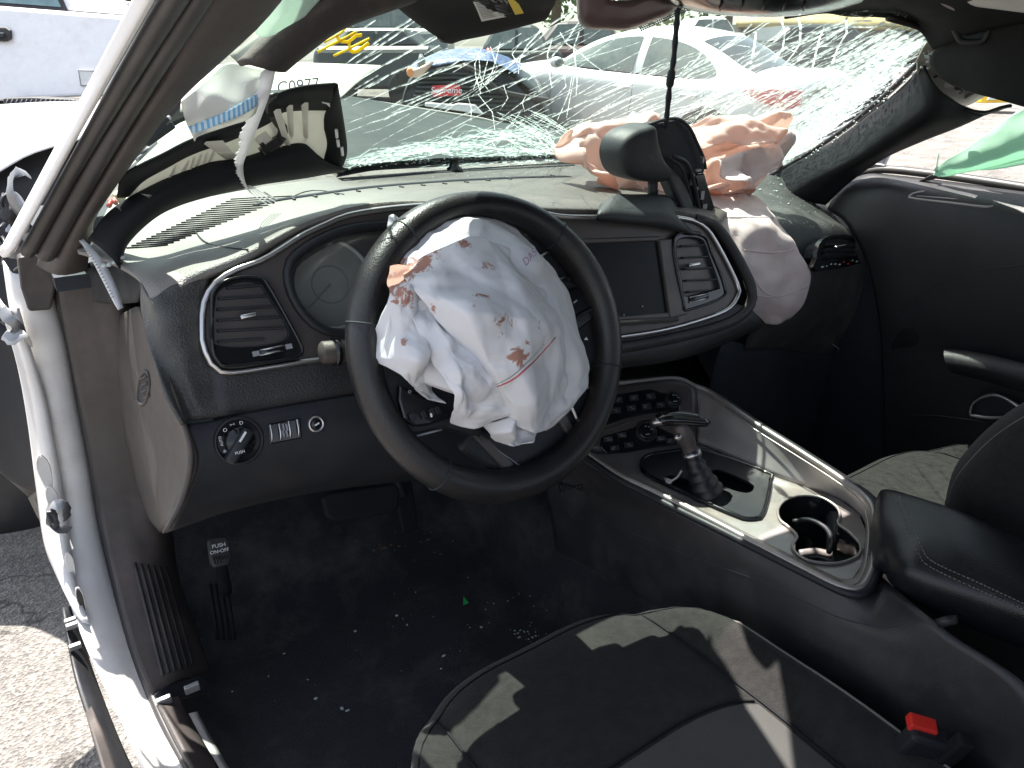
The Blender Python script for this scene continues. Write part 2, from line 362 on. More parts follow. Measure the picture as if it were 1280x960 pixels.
def ground():
    ys = [-60, -20, -8, -4, -2, 0, 2, 3, 4, 5, 6, 7, 8, 9, 10, 12, 14, 16, 30, 80, 400, 1500]; xs = [-1500, -200, -40, -15, -6, -3, 0, 3, 6, 9, 15, 40, 200, 1500]
    V = [Vector((x, y, gh(x, y))) for y in ys for x in xs]; n = len(xs)
    Fc = [(i*n+j, i*n+j+1, (i+1)*n+j+1, (i+1)*n+j) for i in range(len(ys)-1) for j in range(n-1)]
    tag(obj('ground', (V, Fc), M['asphalt']), kind='structure')
ground()
# ---------------------------------------------------------------- the crashed car's own body
car = thing('wrecked_coupe', 'white crashed coupe seen through its own driver doorway, shattered windscreen and black cabin', 'car', (0, .3, 0))
# driver's A pillar: white outer strip, two rubber seals, dusty inner trim
def vy(v): return .44 - .53*((330-v)/330.)               # depth along the pillar by height
def pil(lst, dy=0.): return [Y(u, v, vy(v)+dy) for u, v in lst]
A0 = [(5, 322), (60, 222), (122, 110), (183, 0), (205, -40)]
A1 = [(26, 314), (86, 205), (144, 100), (201, 0), (224, -40)]
A2 = [(44, 317), (106, 205), (170, 100), (233, 0), (258, -40)]
A3 = [(70, 318), (134, 205), (198, 100), (263, 0), (288, -40)]
A4 = [(112, 300), (120, 268), (158, 212), (215, 134), (279, 72), (318, 36), (350, 0), (380, -40)]
mb = MB(); a, b = pil(A0), pil([(u-8, v) for u, v in A1])
mb.loft([[q+Vector((-.004, .03, 0)) for q in a], a, [(p+q)/2+Vector((0, -.006, 0)) for p, q in zip(a, b)], b, [q+Vector((.0, .03, 0)) for q in b]], 13, 24)
obj('pillar_outer_panel', mb, M['white'], car, solid=.002)
for q0, q1 in ((A1, A2), (A2, A3)):
    a, b = spl(pil(q0), 24), spl(pil(q1), 24); mb = MB()
    mid = [(p+q)/2+Vector((0, .004, 0)) for p, q in zip(a, b)]
    mb.tube(mid, [max((q-p).length*.53, .006) for p, q in zip(a, b)], 12)
    obj('door_seal', mb, M['rubber'], car)
a, b = spl(pil([(62, 340)]+A3, .004), 24), spl(pil([(108, 336)]+A4, .0), 24); mb = MB()
mb.loft([[q+Vector((-.01, .05, 0)) for q in a], a, [p.lerp(q, .35)+Vector((-.004, -.02, .0)) for p, q in zip(a, b)], [p.lerp(q, .75)+Vector((0, -.014, 0)) for p, q in zip(a, b)], b, [q+Vector((.0, .05, -.01)) for q in b]], 17, 24)
obj('a_pillar_trim', mb, M['dusty'], car, solid=.003)
# hinge pillar and sill: the white painted doorway edge
def jy(v):
    return (.56 if v < 500 else .56-.03*(v-500)/140 if v < 640 else .53-.07*(v-640)/80 if v < 720 else .46-.11*(v-720)/80 if v < 800 else .35-.12*(v-800)/80 if v < 880 else .23-.13*(v-880)/80)
def jam(lst, dy=0.): return [Y(u, v, jy(v)+dy) for u, v in lst]
J0 = [(14, 342), (22, 400), (40, 480), (60, 560), (72, 640), (82, 720), (104, 800), (140, 880), (176, 960), (215, 1040)]
J1 = [(58, 345), (80, 420), (95, 500), (110, 580), (121, 650), (138, 730), (160, 810), (190, 890), (222, 960), (258, 1040)]
mb = MB(); a, b = spl(jam(J0), 30), spl(jam(J1), 30)
mb.loft([[q+Vector((-.005, .09, 0)) for q in a], [q+Vector((0, .012, 0)) for q in a], [p.lerp(q, .12) for p, q in zip(a, b)], [p.lerp(q, .55)+Vector((0, -.006, .002)) for p, q in zip(a, b)], [p.lerp(q, .9) for p, q in zip(a, b)], [q+Vector((.004, .02, 0)) for q in b]], 19, 44)
obj('doorway_frame', mb, M['jamb'], car, solid=.002)
# outer flange with its hinge pockets and the torn hinge brackets
J2 = [(8, 385), (24, 430), (40, 490), (52, 560), (62, 640), (74, 720), (96, 770)]
J2b = [(24, 385), (40, 440), (58, 500), (70, 560), (84, 640), (92, 720), (112, 780)]
mb = MB(); a, b = jam(J2, .0), jam(J2b, -.012)
mb.loft([[q+Vector((-.01, .10, 0)) for q in a], a, [p.lerp(q, .5)+Vector((0, -.008, 0)) for p, q in zip(a, b)], b], 10, 30)
fl = obj('hinge_flange', mb, M['jamb'], car, solid=.002)
for (u, v, ru, rv, hole) in ((56, 590, 7, 22, 0), (66, 625, 6, 18, 0), (88, 705, 4, 15, 0), (101, 750, 4, 17, 1)):
    c = Y(u, v, jy(v)-.018); r = (Y(u+ru, v, jy(v)-.018)-c).length; h = (Y(u, v+rv, jy(v)-.018)-c).length
    ring = [c+Vector((r*math.cos(t)*(1+.12*math.sin(3*t)), -.001, h*math.sin(t))) for t in [2*math.pi*k/18 for k in range(18)]]
    mb = MB(); mb.tube(ring, .0014, 6, closed=True); obj('pocket_lip', mb, M['jamb'], fl)
    mb = MB(); mb.add([c+(p-c)*.92+Vector((0, -.0012, 0)) for p in ring], [tuple(range(18))]); obj('pocket_hole', mb, M['dusty'] if hole else M['jamb'], fl)
def bracket(lst, y, t, name='hinge_bracket', m='zinc', w=.012):
    mb = MB(); pts = spl([Y(u, v, y+dy) for u, v, dy in lst], 10)
    mb.tube(pts, [w*.8*(.7+.5*rnd.random()) for _ in pts], 6, flat=.22); obj(name, mb, M[m], car, auto=50)
bracket([(60, 634, 0), (68, 630, -.02), (82, 634, -.03), (84, 648, -.02)], .50, 0)
bracket([(62, 640, 0), (64, 655, -.01), (76, 664, -.02), (84, 658, -.01)], .50, 0)
bracket([(66, 636, -.01), (70, 650, -.02), (72, 662, -.015)], .50, 0, w=.008)
bracket([(2, 388, 0), (12, 400, -.02), (22, 408, -.02), (20, 425, 0)], .55, 0)
bracket([(6, 418, 0), (18, 424, -.02), (30, 416, -.02), (36, 430, 0)], .54, 0)
bracket([(0, 312, 0), (10, 306, -.02), (16, 300, -.01), (14, 322, 0)], .6, 0)
# black gap seal between the white frame and the kick panel
K0 = [(62, 352), (81, 420), (96, 500), (111, 580), (122, 650), (140, 730), (162, 810), (192, 890), (226, 960), (262, 1040)]
mb = MB(); mb.tube(spl([q+Vector((.006, -.004, 0)) for q in jam(K0)], 40), .0075, 8); obj('doorway_seal', mb, M['rubber'], car)
# lower A pillar corner cover
mb = MB(); P = [Y(*q) for q in ((22, 322, .535), (46, 318, .53), (104, 338, .52), (70, 360, .53), (64, 388, .535), (36, 390, .545), (26, 360, .55))]
mb.prism(P, (0, .03, 0)); obj('pillar_corner_cover', mb, M['dusty'], car, smooth=False, bevel=.004)
# kick panel: dusty grey plastic from dash end down to the sill
rows = [[(70, 340, .50), (80, 400, .50), (96, 480, .50), (113, 560, .50), (125, 640, .47), (142, 720, .41), (166, 810, .30), (190, 870, .235)],
        [(105, 330, .48), (120, 400, .48), (138, 480, .475), (152, 560, .47), (162, 640, .46), (180, 720, .40), (204, 800, .30), (222, 850, .25)],
        [(150, 340, .47), (160, 400, .47), (172, 480, .47), (186, 560, .47), (196, 640, .46), (206, 720, .42), (228, 790, .33), (245, 845, .27)],
        [(200, 340, .56), (200, 400, .56), (205, 480, .56), (208, 560, .56), (212, 640, .52), (222, 720, .46), (245, 790, .36), (262, 842, .30)]]
V_, F_ = grid([[Y(*q) for q in r] for r in rows], 24, 40)
from mathutils.bvhtree import BVHTree
BVK = BVHTree.FromPolygons(V_, F_)
def HK(u, v, o):
    d = ray(u, v).normalized(); h = BVK.ray_cast(CAM, d); return h[0]-d*o if h[0] is not None else None
kick = obj('kick_panel', (V_, F_), M['dusty'], car, solid=.004)
for k in range(6):                                       # ribs of the tread plate
    t = k/5.; s0 = (168+t*38, 704+t*6); s1 = (208+t*36, 862-t*16); pts = []
    for i in range(10):
        w = i/9.; p = HK(s0[0]+(s1[0]-s0[0])*w, s0[1]+(s1[1]-s0[1])*w, .001)
        if p is not None: pts.append(p)
    if len(pts) > 2: mb = MB(); mb.tube(pts, .0034, 6); obj('tread_rib', mb, M['rubber'], kick)
mb = MB(); P = [Y(*q) for q in ((192, 868, .232), (206, 858, .24), (248, 846, .26), (262, 852, .262), (258, 866, .25), (215, 876, .228), (197, 882, .222))]
mb.prism(P, (0, .012, -.012)); obj('tread_clip_strip', mb, M['black'], car, smooth=False, bevel=.002)
for (u, v) in ((205, 876), (240, 860)):
    mb = MB(); mb.box(Y(u, v, .215), .010, .004, .006); obj('clip', mb, M['zinc'], car, smooth=False, bevel=.001)
# bare sill channel behind the tread plate
rows = [[(196, 880, .215), (222, 930, .13), (250, 985, .05)], [(214, 874, .225), (240, 925, .14), (272, 985, .05)], [(222, 872, .235), (250, 925, .15), (286, 985, .05)]]
mb = MB(); mb.loft([[Y(*q) for q in r] for r in rows], 8, 10); obj('sill_channel', mb, M['dusty'], car, solid=.006)
rows = [[(226, 895, .20), (244, 930, .14), (262, 985, .05)], [(246, 890, .21), (268, 930, .15), (300, 985, .05)]]
mb = MB(); mb.loft([[Y(*q) for q in r] for r in rows], 4, 10); obj('bare_sill_metal', mb, M['jamb'], car, solid=.002)
# outer sill skirt hanging loose
rows = [[(78, 760, .42), (95, 850, .30), (122, 930, .16), (150, 1010, .04)], [(88, 758, .44), (104, 835, .33), (128, 905, .21), (164, 1010, .05)], [(92, 762, .47), (112, 830, .36), (150, 930, .20), (190, 1010, .06)]]
mb = MB(); mb.loft([[Y(*q) for q in r] for r in rows], 8, 16); obj('sill_skirt', mb, M['black'], car, solid=.004)
rows = [[(104, 880, .25), (118, 925, .165), (140, 1000, .05)], [(112, 872, .255), (130, 915, .18), (156, 1000, .05)]]
mb = MB(); mb.loft([[Y(*q)+Vector((0, -.02, 0)) for q in r] for r in rows], 5, 8); obj('skirt_edge', mb, M['dusty'], car, solid=.004)
for (u, v, y) in ((90, 782, .40), (94, 808, .37), (88, 776, .41)):
    mb = MB(); mb.box(Y(u, v, y-.02), .008, .004, .004); obj('clip', mb, M['zinc'], car, smooth=False, bevel=.001)
# front wing (fender): white top skin, dark liner behind, torn fittings
rows = [[(-60, 250, 1.38), (0, 214, 1.38), (40, 192, 1.36), (100, 174, 1.3), (150, 160, 1.2)],
        [(-60, 205, 1.6), (0, 172, 1.6), (40, 158, 1.6), (100, 149, 1.5), (150, 145, 1.4)],
        [(-60, 160, 2.1), (0, 143, 2.1), (50, 137, 2.1), (100, 136, 2.0), (160, 136, 1.9)],
        [(-60, 134, 2.6), (0, 131, 2.6), (50, 128, 2.6), (100, 127, 2.6), (180, 126, 2.6)]]
mb = MB(); mb.loft([[Y(*q) for q in r] for r in rows], 16, 16); obj('front_wing', mb, M['white'], car, solid=.003)
mb = MB()
rows = [[(-60, 225, 1.42), (0, 212, 1.42), (60, 182, 1.4), (110, 172, 1.35)], [(-60, 420, 1.40), (0, 420, 1.38), (40, 420, 1.34), (90, 420, 1.3)], [(-80, 560, 1.36), (-20, 570, 1.36), (20, 590, 1.33), (60, 600, 1.3)], [(-80, 660, 1.45), (-20, 668, 1.45), (20, 664, 1.42), (60, 655, 1.4)]]
mb.loft([[Y(*q) for q in r] for r in rows], 16, 12); obj('wheel_arch_liner', mb, M['black'], car, solid=.004)
rows = [[(-40, 400, .86), (0, 402, .84), (34, 440, .82)], [(-40, 520, .86), (8, 520, .84), (44, 540, .8)], [(-30, 560, .88), (18, 600, .85), (58, 605, .8)], [(38, 622, .86), (52, 616, .82), (62, 610, .78)]]
mb = MB(); mb.loft([[Y(*q) for q in r] for r in rows], 14, 10); obj('torn_splash_shield', mb, M['black'], car, solid=.003)
rows = [[(36, 622, .80), (54, 606, .76)], [(50, 650, .78), (66, 634, .74)], [(72, 684, .72), (76, 668, .69)]]
mb = MB(); mb.loft([[Y(*q) for q in r] for r in rows], 8, 4); obj('torn_splash_shield', mb, M['gloss'], car, solid=.003)
for lst, m in (([(14, 220, 0), (12, 240, -.02), (20, 262, -.02), (34, 282, 0), (40, 300, .0)], 'zinc'), ([(16, 240, 0), (24, 252, -.01), (32, 266, -.02), (28, 284, 0)], 'zinc'),
               ([(10, 284, 0), (22, 288, -.02), (36, 284, -.01), (30, 300, 0)], 'zinc'), ([(2, 262, 0), (14, 270, -.01), (26, 284, 0)], 'rubber'), ([(14, 222, .01), (24, 214, 0), (34, 218, .02)], 'zinc')):
    bracket(lst, .82, 0, 'torn_bracket', m, .014)
mb = MB()
for k in range(9):
    u0 = 2+rnd.random()*30; v0 = 235+rnd.random()*70
    mb.tube(spl([Y(u0, v0, .84), Y(u0+rnd.uniform(-10, 14), v0+rnd.uniform(10, 30), .82), Y(u0+rnd.uniform(-6, 20), v0+rnd.uniform(20, 60), .86)], 9), .003, 5)
obj('loose_wire', mb, M['black'], car)
# front tyre seen past the torn shield
mb = MB(); c = Vector((-.98, 1.86, .34)); mb.lathe(c, (1, 0, 0), [(.2, -.1), (.31, -.11), (.34, -.08), (.34, .08), (.31, .11), (.2, .1)], 32); obj('front_tyre', mb, M['rubber'], car)
# bonnet: dark wrapped panel with pale bent front edge
rows = [[Y(150, 262, .62), Y(330, 226, .76), Y(430, 215, .82), Y(560, 207, .85), Y(720, 199, .85), Y(900, 200, .72)],
        [Y(250, 190, 1.0), Y(340, 178, 1.1), Y(440, 176, 1.15), Y(560, 184, 1.15), Y(720, 188, 1.1), Y(860, 190, 1.0)],
        [Y(300, 130, 1.7), Y(360, 122, 1.8), Y(440, 126, 1.9), Y(560, 146, 1.9), Y(650, 160, 1.8), Y(760, 174, 1.6)],
        [Y(310, 116, 1.85), Y(370, 112, 1.95), Y(440, 121, 2.0), Y(560, 142, 2.0), Y(650, 157, 1.9), Y(760, 172, 1.7)]]
M['bonnet'] = mat('bonnet_black_paint', (.026, .034, .031), .5, dirt=(.07, .082, .072), damt=.5, dscale=3, spec=.2)
mb = MB(); mb.loft(rows, 20, 24); bon = obj('bonnet', mb, M['bonnet'], car, solid=.003)
mb = MB(); mb.tube(spl([Y(370, 110, 1.96), Y(430, 121, 2.0), Y(530, 137, 2.0), Y(600, 148, 1.96), Y(645, 160, 1.91)], 20), .005, 6); obj('bonnet_edge', mb, M['whiteplastic'], bon)
# buckled pale panel standing up at the left front, with marker writing
mb = MB(); P = [[Y(225, 140, 1.9), Y(300, 128, 1.9), Y(360, 138, 1.9), Y(426, 122, 1.9)], [Y(230, 104, 2.1), Y(300, 96, 2.1), Y(370, 100, 2.1), Y(446, 104, 2.1)], [Y(240, 84, 2.3), Y(310, 80, 2.3), Y(380, 79, 2.3), Y(476, 82, 2.3)]]
mb.loft(P, 10, 14)
M['cream'] = mat('cream_panel', (.62, .6, .5), .5, var=.06, dirt=(.4, .38, .3), damt=.4)
bp = obj('buckled_panel', mb, M['cream'], car, solid=.003)
o0 = Y(372, 108, 1.93)
text('marker_writing', 'C0977', .055, o0, Y(400, 106, 1.93)-Y(345, 112, 1.93), Vector((0, .3, 1)), M['dim'], bp, .0005, .2)
# cream inner wing and cables seen beside the loose trim
rows = [[Y(118, 300, .60), Y(160, 262, .66), Y(225, 222, .75)], [Y(135, 262, .72), Y(190, 215, .80), Y(250, 180, .9)], [Y(160, 216, .9), Y(215, 160, 1.0), Y(300, 128, 1.2)]]
M['creamdim'] = mat('inner_wing_cream', (.55, .56, .48), .5, var=.12, dirt=(.2, .2, .17), damt=.6, dscale=10)
mb = MB(); mb.loft(rows, 10, 10); obj('inner_wing', mb, M['creamdim'], car, solid=.003)
mb = MB(); mb.box(Y(158, 244, .62), .016, .012, .011, Vector((.9, .1, .4)).normalized(), Vector((0, 1, 0)), Vector((-.4, 0, .9)).normalized()); obj('wing_clip', mb, mat('tan_clip', (.5, .42, .25), .5), car, smooth=False, bevel=.002)
mb = MB(); mb.tube(spl([Y(136, 258, .6), Y(140, 250, .61), Y(145, 254, .6)], 8), .004, 6); obj('red_lead', mb, M['red'], car)
mb = MB(); mb.box(Y(196, 164, .8), .03, .01, .012, Vector((.85, 0, .5)).normalized(), Vector((0, 1, 0)), Vector((-.5, 0, .85)).normalized()); obj('hinge_stub', mb, M['black'], car, smooth=False, bevel=.003)
mb = MB()
for (u0, v0, u1, v1) in ((150, 214, 205, 150), (158, 208, 212, 146), (150, 222, 176, 196), (168, 186, 222, 122), (172, 200, 195, 178), (140, 226, 168, 206)):
    mb.tube([Y(u0, v0, .78), Y(u1, v1, .84)], .004, 5)
obj('brake_line', mb, M['zinc'], car)
# ---------------------------------------------------------------- windscreen with its cracks
us = [-60, 60, 150, 260, 380, 500, 620, 740, 860, 960, 1040, 1110, 1160]
def wsp(x, z, o=0): return Vector((x, wsy(x, z)-o, z))
V = []; Fc = []; nx, nz = 33, 15
for j in range(nz):
    z = .985 + (1.31-.985)*j/(nz-1)
    for i in range(nx):
        hw = .79 - (z-.985)*.62; x = -hw + 2*hw*i/(nx-1); V.append(wsp(x, z))
Fc = [(j*nx+i, j*nx+i+1, (j+1)*nx+i+1, (j+1)*nx+i) for j in range(nz-1) for i in range(nx-1)]
M['glass'] = glass('laminated_glass', (.66, .76, .70), .04, .020, crazed=1.7)
ws = obj('windscreen', (V, Fc), M['glass'], car)
def crackmat(name, c, tr, al):
    m = bpy.data.materials.new(name); m.use_nodes = True; nt = m.node_tree; L = nt.links; nt.nodes.remove(nt.nodes['Principled BSDF'])
    t = nt.nodes.new('ShaderNodeBsdfTranslucent'); t.inputs[0].default_value = (*c, 1); d = nt.nodes.new('ShaderNodeBsdfDiffuse'); d.inputs[0].default_value = (*c, 1)
    a = nt.nodes.new('ShaderNodeMixShader'); a.inputs[0].default_value = tr; L.new(d.outputs[0], a.inputs[1]); L.new(t.outputs[0], a.inputs[2])
    x = nt.nodes.new('ShaderNodeBsdfTransparent'); b = nt.nodes.new('ShaderNodeMixShader')
    tc = nt.nodes.new('ShaderNodeTexCoord'); n = nt.nodes.new('ShaderNodeTexNoise'); n.inputs['Scale'].default_value = 110; n.inputs['Detail'].default_value = 4; L.new(tc.outputs['Object'], n.inputs['Vector'])
    k = ramp(nt, n.outputs[0], [(.36, (al*.15,)*3), (.62, (al,)*3)]); L.new(k, b.inputs[0])
    L.new(x.outputs[0], b.inputs[1]); L.new(a.outputs[0], b.inputs[2]); L.new(b.outputs[0], nt.nodes['Material Output'].inputs[0]); return m
M['crack'] = crackmat('crack_edge', (.86, .92, .9), .62, .9)
M['crackg'] = crackmat('crack_edge_green', (.74, .86, .81), .62, .85)
M['crackf'] = crackmat('crack_edge_fine', (.88, .93, .91), .66, .8)
class Cracks:
    def __init__(s): s.mb = MB()
    def line(s, pts, w, jit=1.2, n=None, taper=True):
        """a crack: a thin raised wedge of broken glass along the windscreen surface"""
        L = sum(math.hypot(b[0]-a[0], b[1]-a[1]) for a, b in zip(pts, pts[1:])); n = n or max(3, int(L/14))
        pp = spl([Vector((u, v, 0)) for u, v in pts], n); P = []
        for i, p in enumerate(pp):
            j = jit if 0 < i < n-1 else 0
            P.append(W(p.x+rnd.gauss(0, j), p.y+rnd.gauss(0, j), .0025))
        o = len(s.mb.V)
        for i, p in enumerate(P):
            t = (P[min(i+1, n-1)]-P[max(i-1, 0)])
            vd = (p-CAM).normalized(); sd = t.cross(vd); sd = sd.normalized() if sd.length > 1e-9 else Vector((0, 0, 1))
            k = w*(.35+.65*math.sin(math.pi*(i+.5)/n)) if taper else w*rnd.uniform(.6, 1.2)
            s.mb.V += [p-sd*k, p+Vector((0, -k*.6, -k*.3)), p+sd*k]
        for i in range(n-1):
            a = o+i*3; s.mb.F += [(a, a+1, a+4, a+3), (a+1, a+2, a+5, a+4)]
c1, c2, c3 = Cracks(), Cracks(), Cracks()
# long straight scratches across the driver's side
for pts in ([(432, 80), (508, 27), (560, -8)], [(424, 92), (470, 62), (522, 24)], [(436, 108), (477, 82), (548, 46), (620, 8)], [(430, 125), (484, 94), (560, 60)], [(434, 154), (530, 118), (640, 76), (740, 40)],
            [(440, 132), (520, 100), (600, 72)], [(430, 166), (500, 140), (560, 118)], [(560, 56), (620, 24), (680, -10)], [(640, 62), (690, 30), (720, 8)], [(560, 130), (700, 84), (800, 52)],
            [(590, 120), (640, 78), (688, 34)], [(480, 150), (560, 112), (640, 84)], [(660, 100), (700, 60), (730, 20)]):
    c3.line(pts, .0011, .5)
for k in range(40):
    u = rnd.uniform(425, 740); v = rnd.uniform(60, 190); l = rnd.uniform(40, 150); sl = rnd.uniform(.42, .66)
    c3.line([(u, v), (u+l*.5, v-l*.5*sl+rnd.gauss(0, 2)), (u+l, v-l*sl)], rnd.uniform(.0005, .001), .6)
for k in range(14):
    u = rnd.uniform(560, 760); v = rnd.uniform(40, 120); l = rnd.uniform(20, 60); c3.line([(u, v), (u+rnd.gauss(0, 8), v+l*.5), (u+rnd.gauss(0, 14), v+l)], .0007, 1.2)
for k in range(26):
    u = rnd.uniform(440, 680); v = rnd.uniform(40, 150); l = rnd.uniform(8, 34); c3.line([(u, v), (u+l, v-l*.6)], .0009, .4)
for pts in ([(700, 40), (716, 60), (752, 88)], [(720, 120), (722, 96), (716, 70), (724, 40)], [(640, 80), (640, 70), (662, 90)], [(648, 92), (652, 70), (664, 50), (680, 30)], [(690, 110), (684, 80), (690, 50)]):
    c3.line(pts, .001, 1)
# the bundle along the bottom, running into the broken centre at the right
for k in range(26):
    t = rnd.random(); v0 = 216-rnd.random()*8-t*14; u0 = rnd.uniform(424, 470)
    c2.line([(u0, v0), (520+rnd.gauss(0, 12), 190-t*8+rnd.gauss(0, 3)), (600+rnd.gauss(0, 12), 170-t*26+18+rnd.gauss(0, 4)), (rnd.uniform(640, 700), 140+t*40+rnd.gauss(0, 5))], rnd.uniform(.0007, .0017), 2.2)
for k in range(30):
    u0 = rnd.uniform(430, 640); v0 = rnd.uniform(196, 214)-max(0, (u0-560)*.05)
    c2.line([(u0, v0), (u0+rnd.uniform(40, 120), v0-rnd.uniform(3, 26)), (u0+rnd.uniform(120, 200), v0-rnd.uniform(2, 30))], rnd.uniform(.0006, .0018), 1.8)
for k in range(24):
    a = math.pi*(.55+rnd.random()*.62); l = rnd.uniform(30, 130); c2.line([(697+rnd.gauss(0, 6), 192+rnd.gauss(0, 3)), (697+l*.5*math.cos(a), 190-l*.22*math.sin(a)+rnd.gauss(0, 4)), (697+l*math.cos(a), 188-l*.3*abs(math.sin(a)))], rnd.uniform(.0006, .0015), 2)
for k in range(22):
    u = rnd.uniform(640, 700); v = 160+rnd.uniform(-10, 30); c2.line([(u-30, v-14), (u, v), (u+26, v+16)], .0008, 1.5)
for k in range(90):
    u = rnd.uniform(428, 715); c1.line([(u, 207-rnd.random()*7-(u-430)*.02), (u+rnd.uniform(4, 16), 205-rnd.random()*6-(u-430)*.02)], rnd.uniform(.001, .0026), 1, 3)
# passenger side: fan of splinters thickening towards the pillar
def fan(n, u0, u1, spread, wl, ll):
    for k in range(n):
        t = rnd.random(); s = abs(rnd.gauss(0, 1))*spread
        eu = 985+t*172; ev = 207-t*152 + (10*math.sin(math.pi*t))
        u = eu - s*1.0 - rnd.random()*8; v = ev - s*.28 - rnd.random()*6
        if v < 22 or v > 212: continue
        l = rnd.uniform(*ll); sl = rnd.uniform(.42, .72)
        c1.line([(u-l*.5, v+l*.5*sl), (u, v+rnd.gauss(0, 1.5)), (u+l*.5, v-l*.5*sl*rnd.uniform(.7, 1.1))], rnd.uniform(*wl), 1.0)
fan(640, 0, 0, 36, (.0006, .0017), (16, 70)); fan(110, 0, 0, 90, (.0006, .0012), (20, 90)); fan(320, 0, 0, 18, (.0008, .0024), (6, 26))
for k in range(34):
    a = rnd.uniform(-.9, -.25); u0 = rnd.uniform(840, 1000); v0 = 190-rnd.random()*70; l = rnd.uniform(50, 190)
    c1.line([(u0, v0), (u0+l*.5*math.cos(a), v0+l*.5*math.sin(a)), (u0+l*math.cos(a), v0+l*math.sin(a)*.9)], rnd.uniform(.0005, .0012), 1.4)
for k in range(30):
    u0 = rnd.uniform(720, 860); v0 = rnd.uniform(110, 165); l = rnd.uniform(60, 200); c3.line([(u0, v0), (u0+l, v0-l*rnd.uniform(.3, .5))], .0009, 1)
for pts in ([(1003, 54), (1020, 44), (1060, 34), (1120, 30)], [(1058, 20), (1060, 36), (1046, 66), (1040, 80)], [(930, 90), (990, 56), (1050, 28)], [(1000, 52), (940, 84), (900, 112)], [(1000, 52), (1001, 30), (996, 14)], [(945, 40), (940, 60), (938, 80)]):
    c1.line(pts, .0018, 1.6, taper=False)
for pts in ([(1004, 52), (960, 76), (905, 108), (852, 140)], [(1004, 52), (1050, 30), (1090, 26)], [(1000, 54), (970, 90), (930, 128)], [(1046, 40), (1010, 66), (962, 104), (910, 138)], [(1000, 80), (940, 118), (880, 150)], [(880, 62), (850, 92), (800, 118), (748, 140)], [(930, 44), (880, 78), (838, 104)],
            [(820, 88), (770, 112), (720, 130), (690, 146)], [(940, 30), (905, 60), (866, 84)], [(1030, 34), (1020, 60), (1014, 92)], [(976, 24), (982, 50), (968, 78)], [(860, 120), (800, 142), (750, 152)], [(740, 150), (700, 160), (650, 176)]):
    c1.line(pts, .0015, 1.6, taper=False)
    for _ in range(2):
        a = pts[1]; l = rnd.uniform(20, 60); c1.line([a, (a[0]+l*.5, a[1]-l*.3+rnd.gauss(0, 4)), (a[0]+l, a[1]-l*rnd.uniform(.2, .7))], .0009, 1.2)
cr1 = obj('crack', c1.mb, M['crack'], ws, smooth=False, kind='stuff'); cr2 = obj('crack', c2.mb, M['crackg'], ws, smooth=False, kind='stuff'); cr3 = obj('crack', c3.mb, M['crackf'], ws, smooth=False, kind='stuff')
# yellow marker on the glass
mb = MB()
for pts, r in (([(397, 65), (420, 53), (446, 40)], .0022), ([(405, 53), (425, 42), (433, 34)], .0018), ([(421, 44), (425, 51), (436, 52), (444, 45), (452, 44)], .0024), ([(417, 70), (436, 61), (462, 48)], .0022), ([(437, 52), (437, 61), (444, 65), (461, 54)], .0026), ([(424, 52), (444, 40)], .002)):
    mb.tube(spl([W(u, v, .004) for u, v in pts], 8), r*.85, 6, flat=.5)
obj('marker_scrawl', mb, M['yellow'], ws)
# black ceramic border at the base, and glass crumbs along it
mb = MB(); a = [W(u, v, .003) for u, v in ((420, 222), (470, 213), (560, 205), (640, 201), (720, 198), (860, 200), (985, 212))]; b = [W(u, v, .003) for u, v in ((424, 212), (470, 204), (560, 197), (640, 195), (720, 192), (860, 192), (978, 206))]
mb.loft([a, b], 3, 30); obj('glass_border', mb, M['void'], ws)
mb = MB()
for k in range(170):
    t = rnd.random()
    if rnd.random() < .5: p = W(430+t*290, 206-t*12+rnd.gauss(0, 2), .012)
    else: p = W(990+t*160, 204-t*135+rnd.gauss(0, 3)+4, .012)
    r = rnd.uniform(.0012, .0034); mb.blob(p, (r, r*.8, r*.7), n=0 if False else 1)
obj('glass_crumb', mb, M['crumb'], ws, smooth=False, kind='stuff')
# pillar edge bead on the passenger side
mb = MB(); mb.tube(spl([W(u, v, .01) for u, v in ((962, 220), (1010, 192), (1060, 158), (1110, 116), (1150, 76), (1163, 50), (1150, 34), (1110, 22))], 30), .006, 6); obj('glass_bead', mb, M['rubber'], ws)
# ---------------------------------------------------------------- roof, header with an invented sun gap, rear of the cabin, floor and firewall
mb = MB(); rows = [[(-.55, .0, 1.335), (-.3, .0, 1.34), (0, -.03, 1.345), (.3, .0, 1.34), (.55, .0, 1.335)], [(-.58, -.3, 1.35), (0, -.3, 1.375), (.58, -.3, 1.35)], [(-.57, -1.0, 1.33), (0, -1.0, 1.35), (.57, -1.0, 1.33)], [(-.52, -1.5, 1.24), (0, -1.5, 1.27), (.52, -1.5, 1.24)]]
mb.loft([[Vector(q) for q in r] for r in rows], 14, 14); obj('roof', mb, M['ash'], car, solid=.02)
mb = MB(); mb.quadbox((-.57, .125, 1.322), (-.214, .165, 1.324), (-.295, -.05, 1.342), (-.57, -.05, 1.338), (0, 0, .012)); obj('sun_gap_header', mb, M['ash'], car, smooth=False)  # unseen left piece, slanted edge shaped to let sun onto the seat
mb = MB(); mb.quadbox((-.085, .17, 1.328), (.57, .125, 1.325), (.57, -.05, 1.341), (-.325, -.04, 1.346), (0, 0, .012)); obj('sun_gap_header', mb, M['ash'], car, smooth=False)  # unseen right piece; the gap between them is invented for the seat's sun patch
mb = MB(); mb.loft([[Vector(q) for q in r] for r in ([(.56, .06, 1.335), (.585, -.3, 1.36), (.57, -1.0, 1.34)], [(.62, .04, 1.29), (.64, -.3, 1.30), (.62, -1.0, 1.28)])], 4, 10); obj('roof_rail', mb, M['ash'], car, solid=.012)
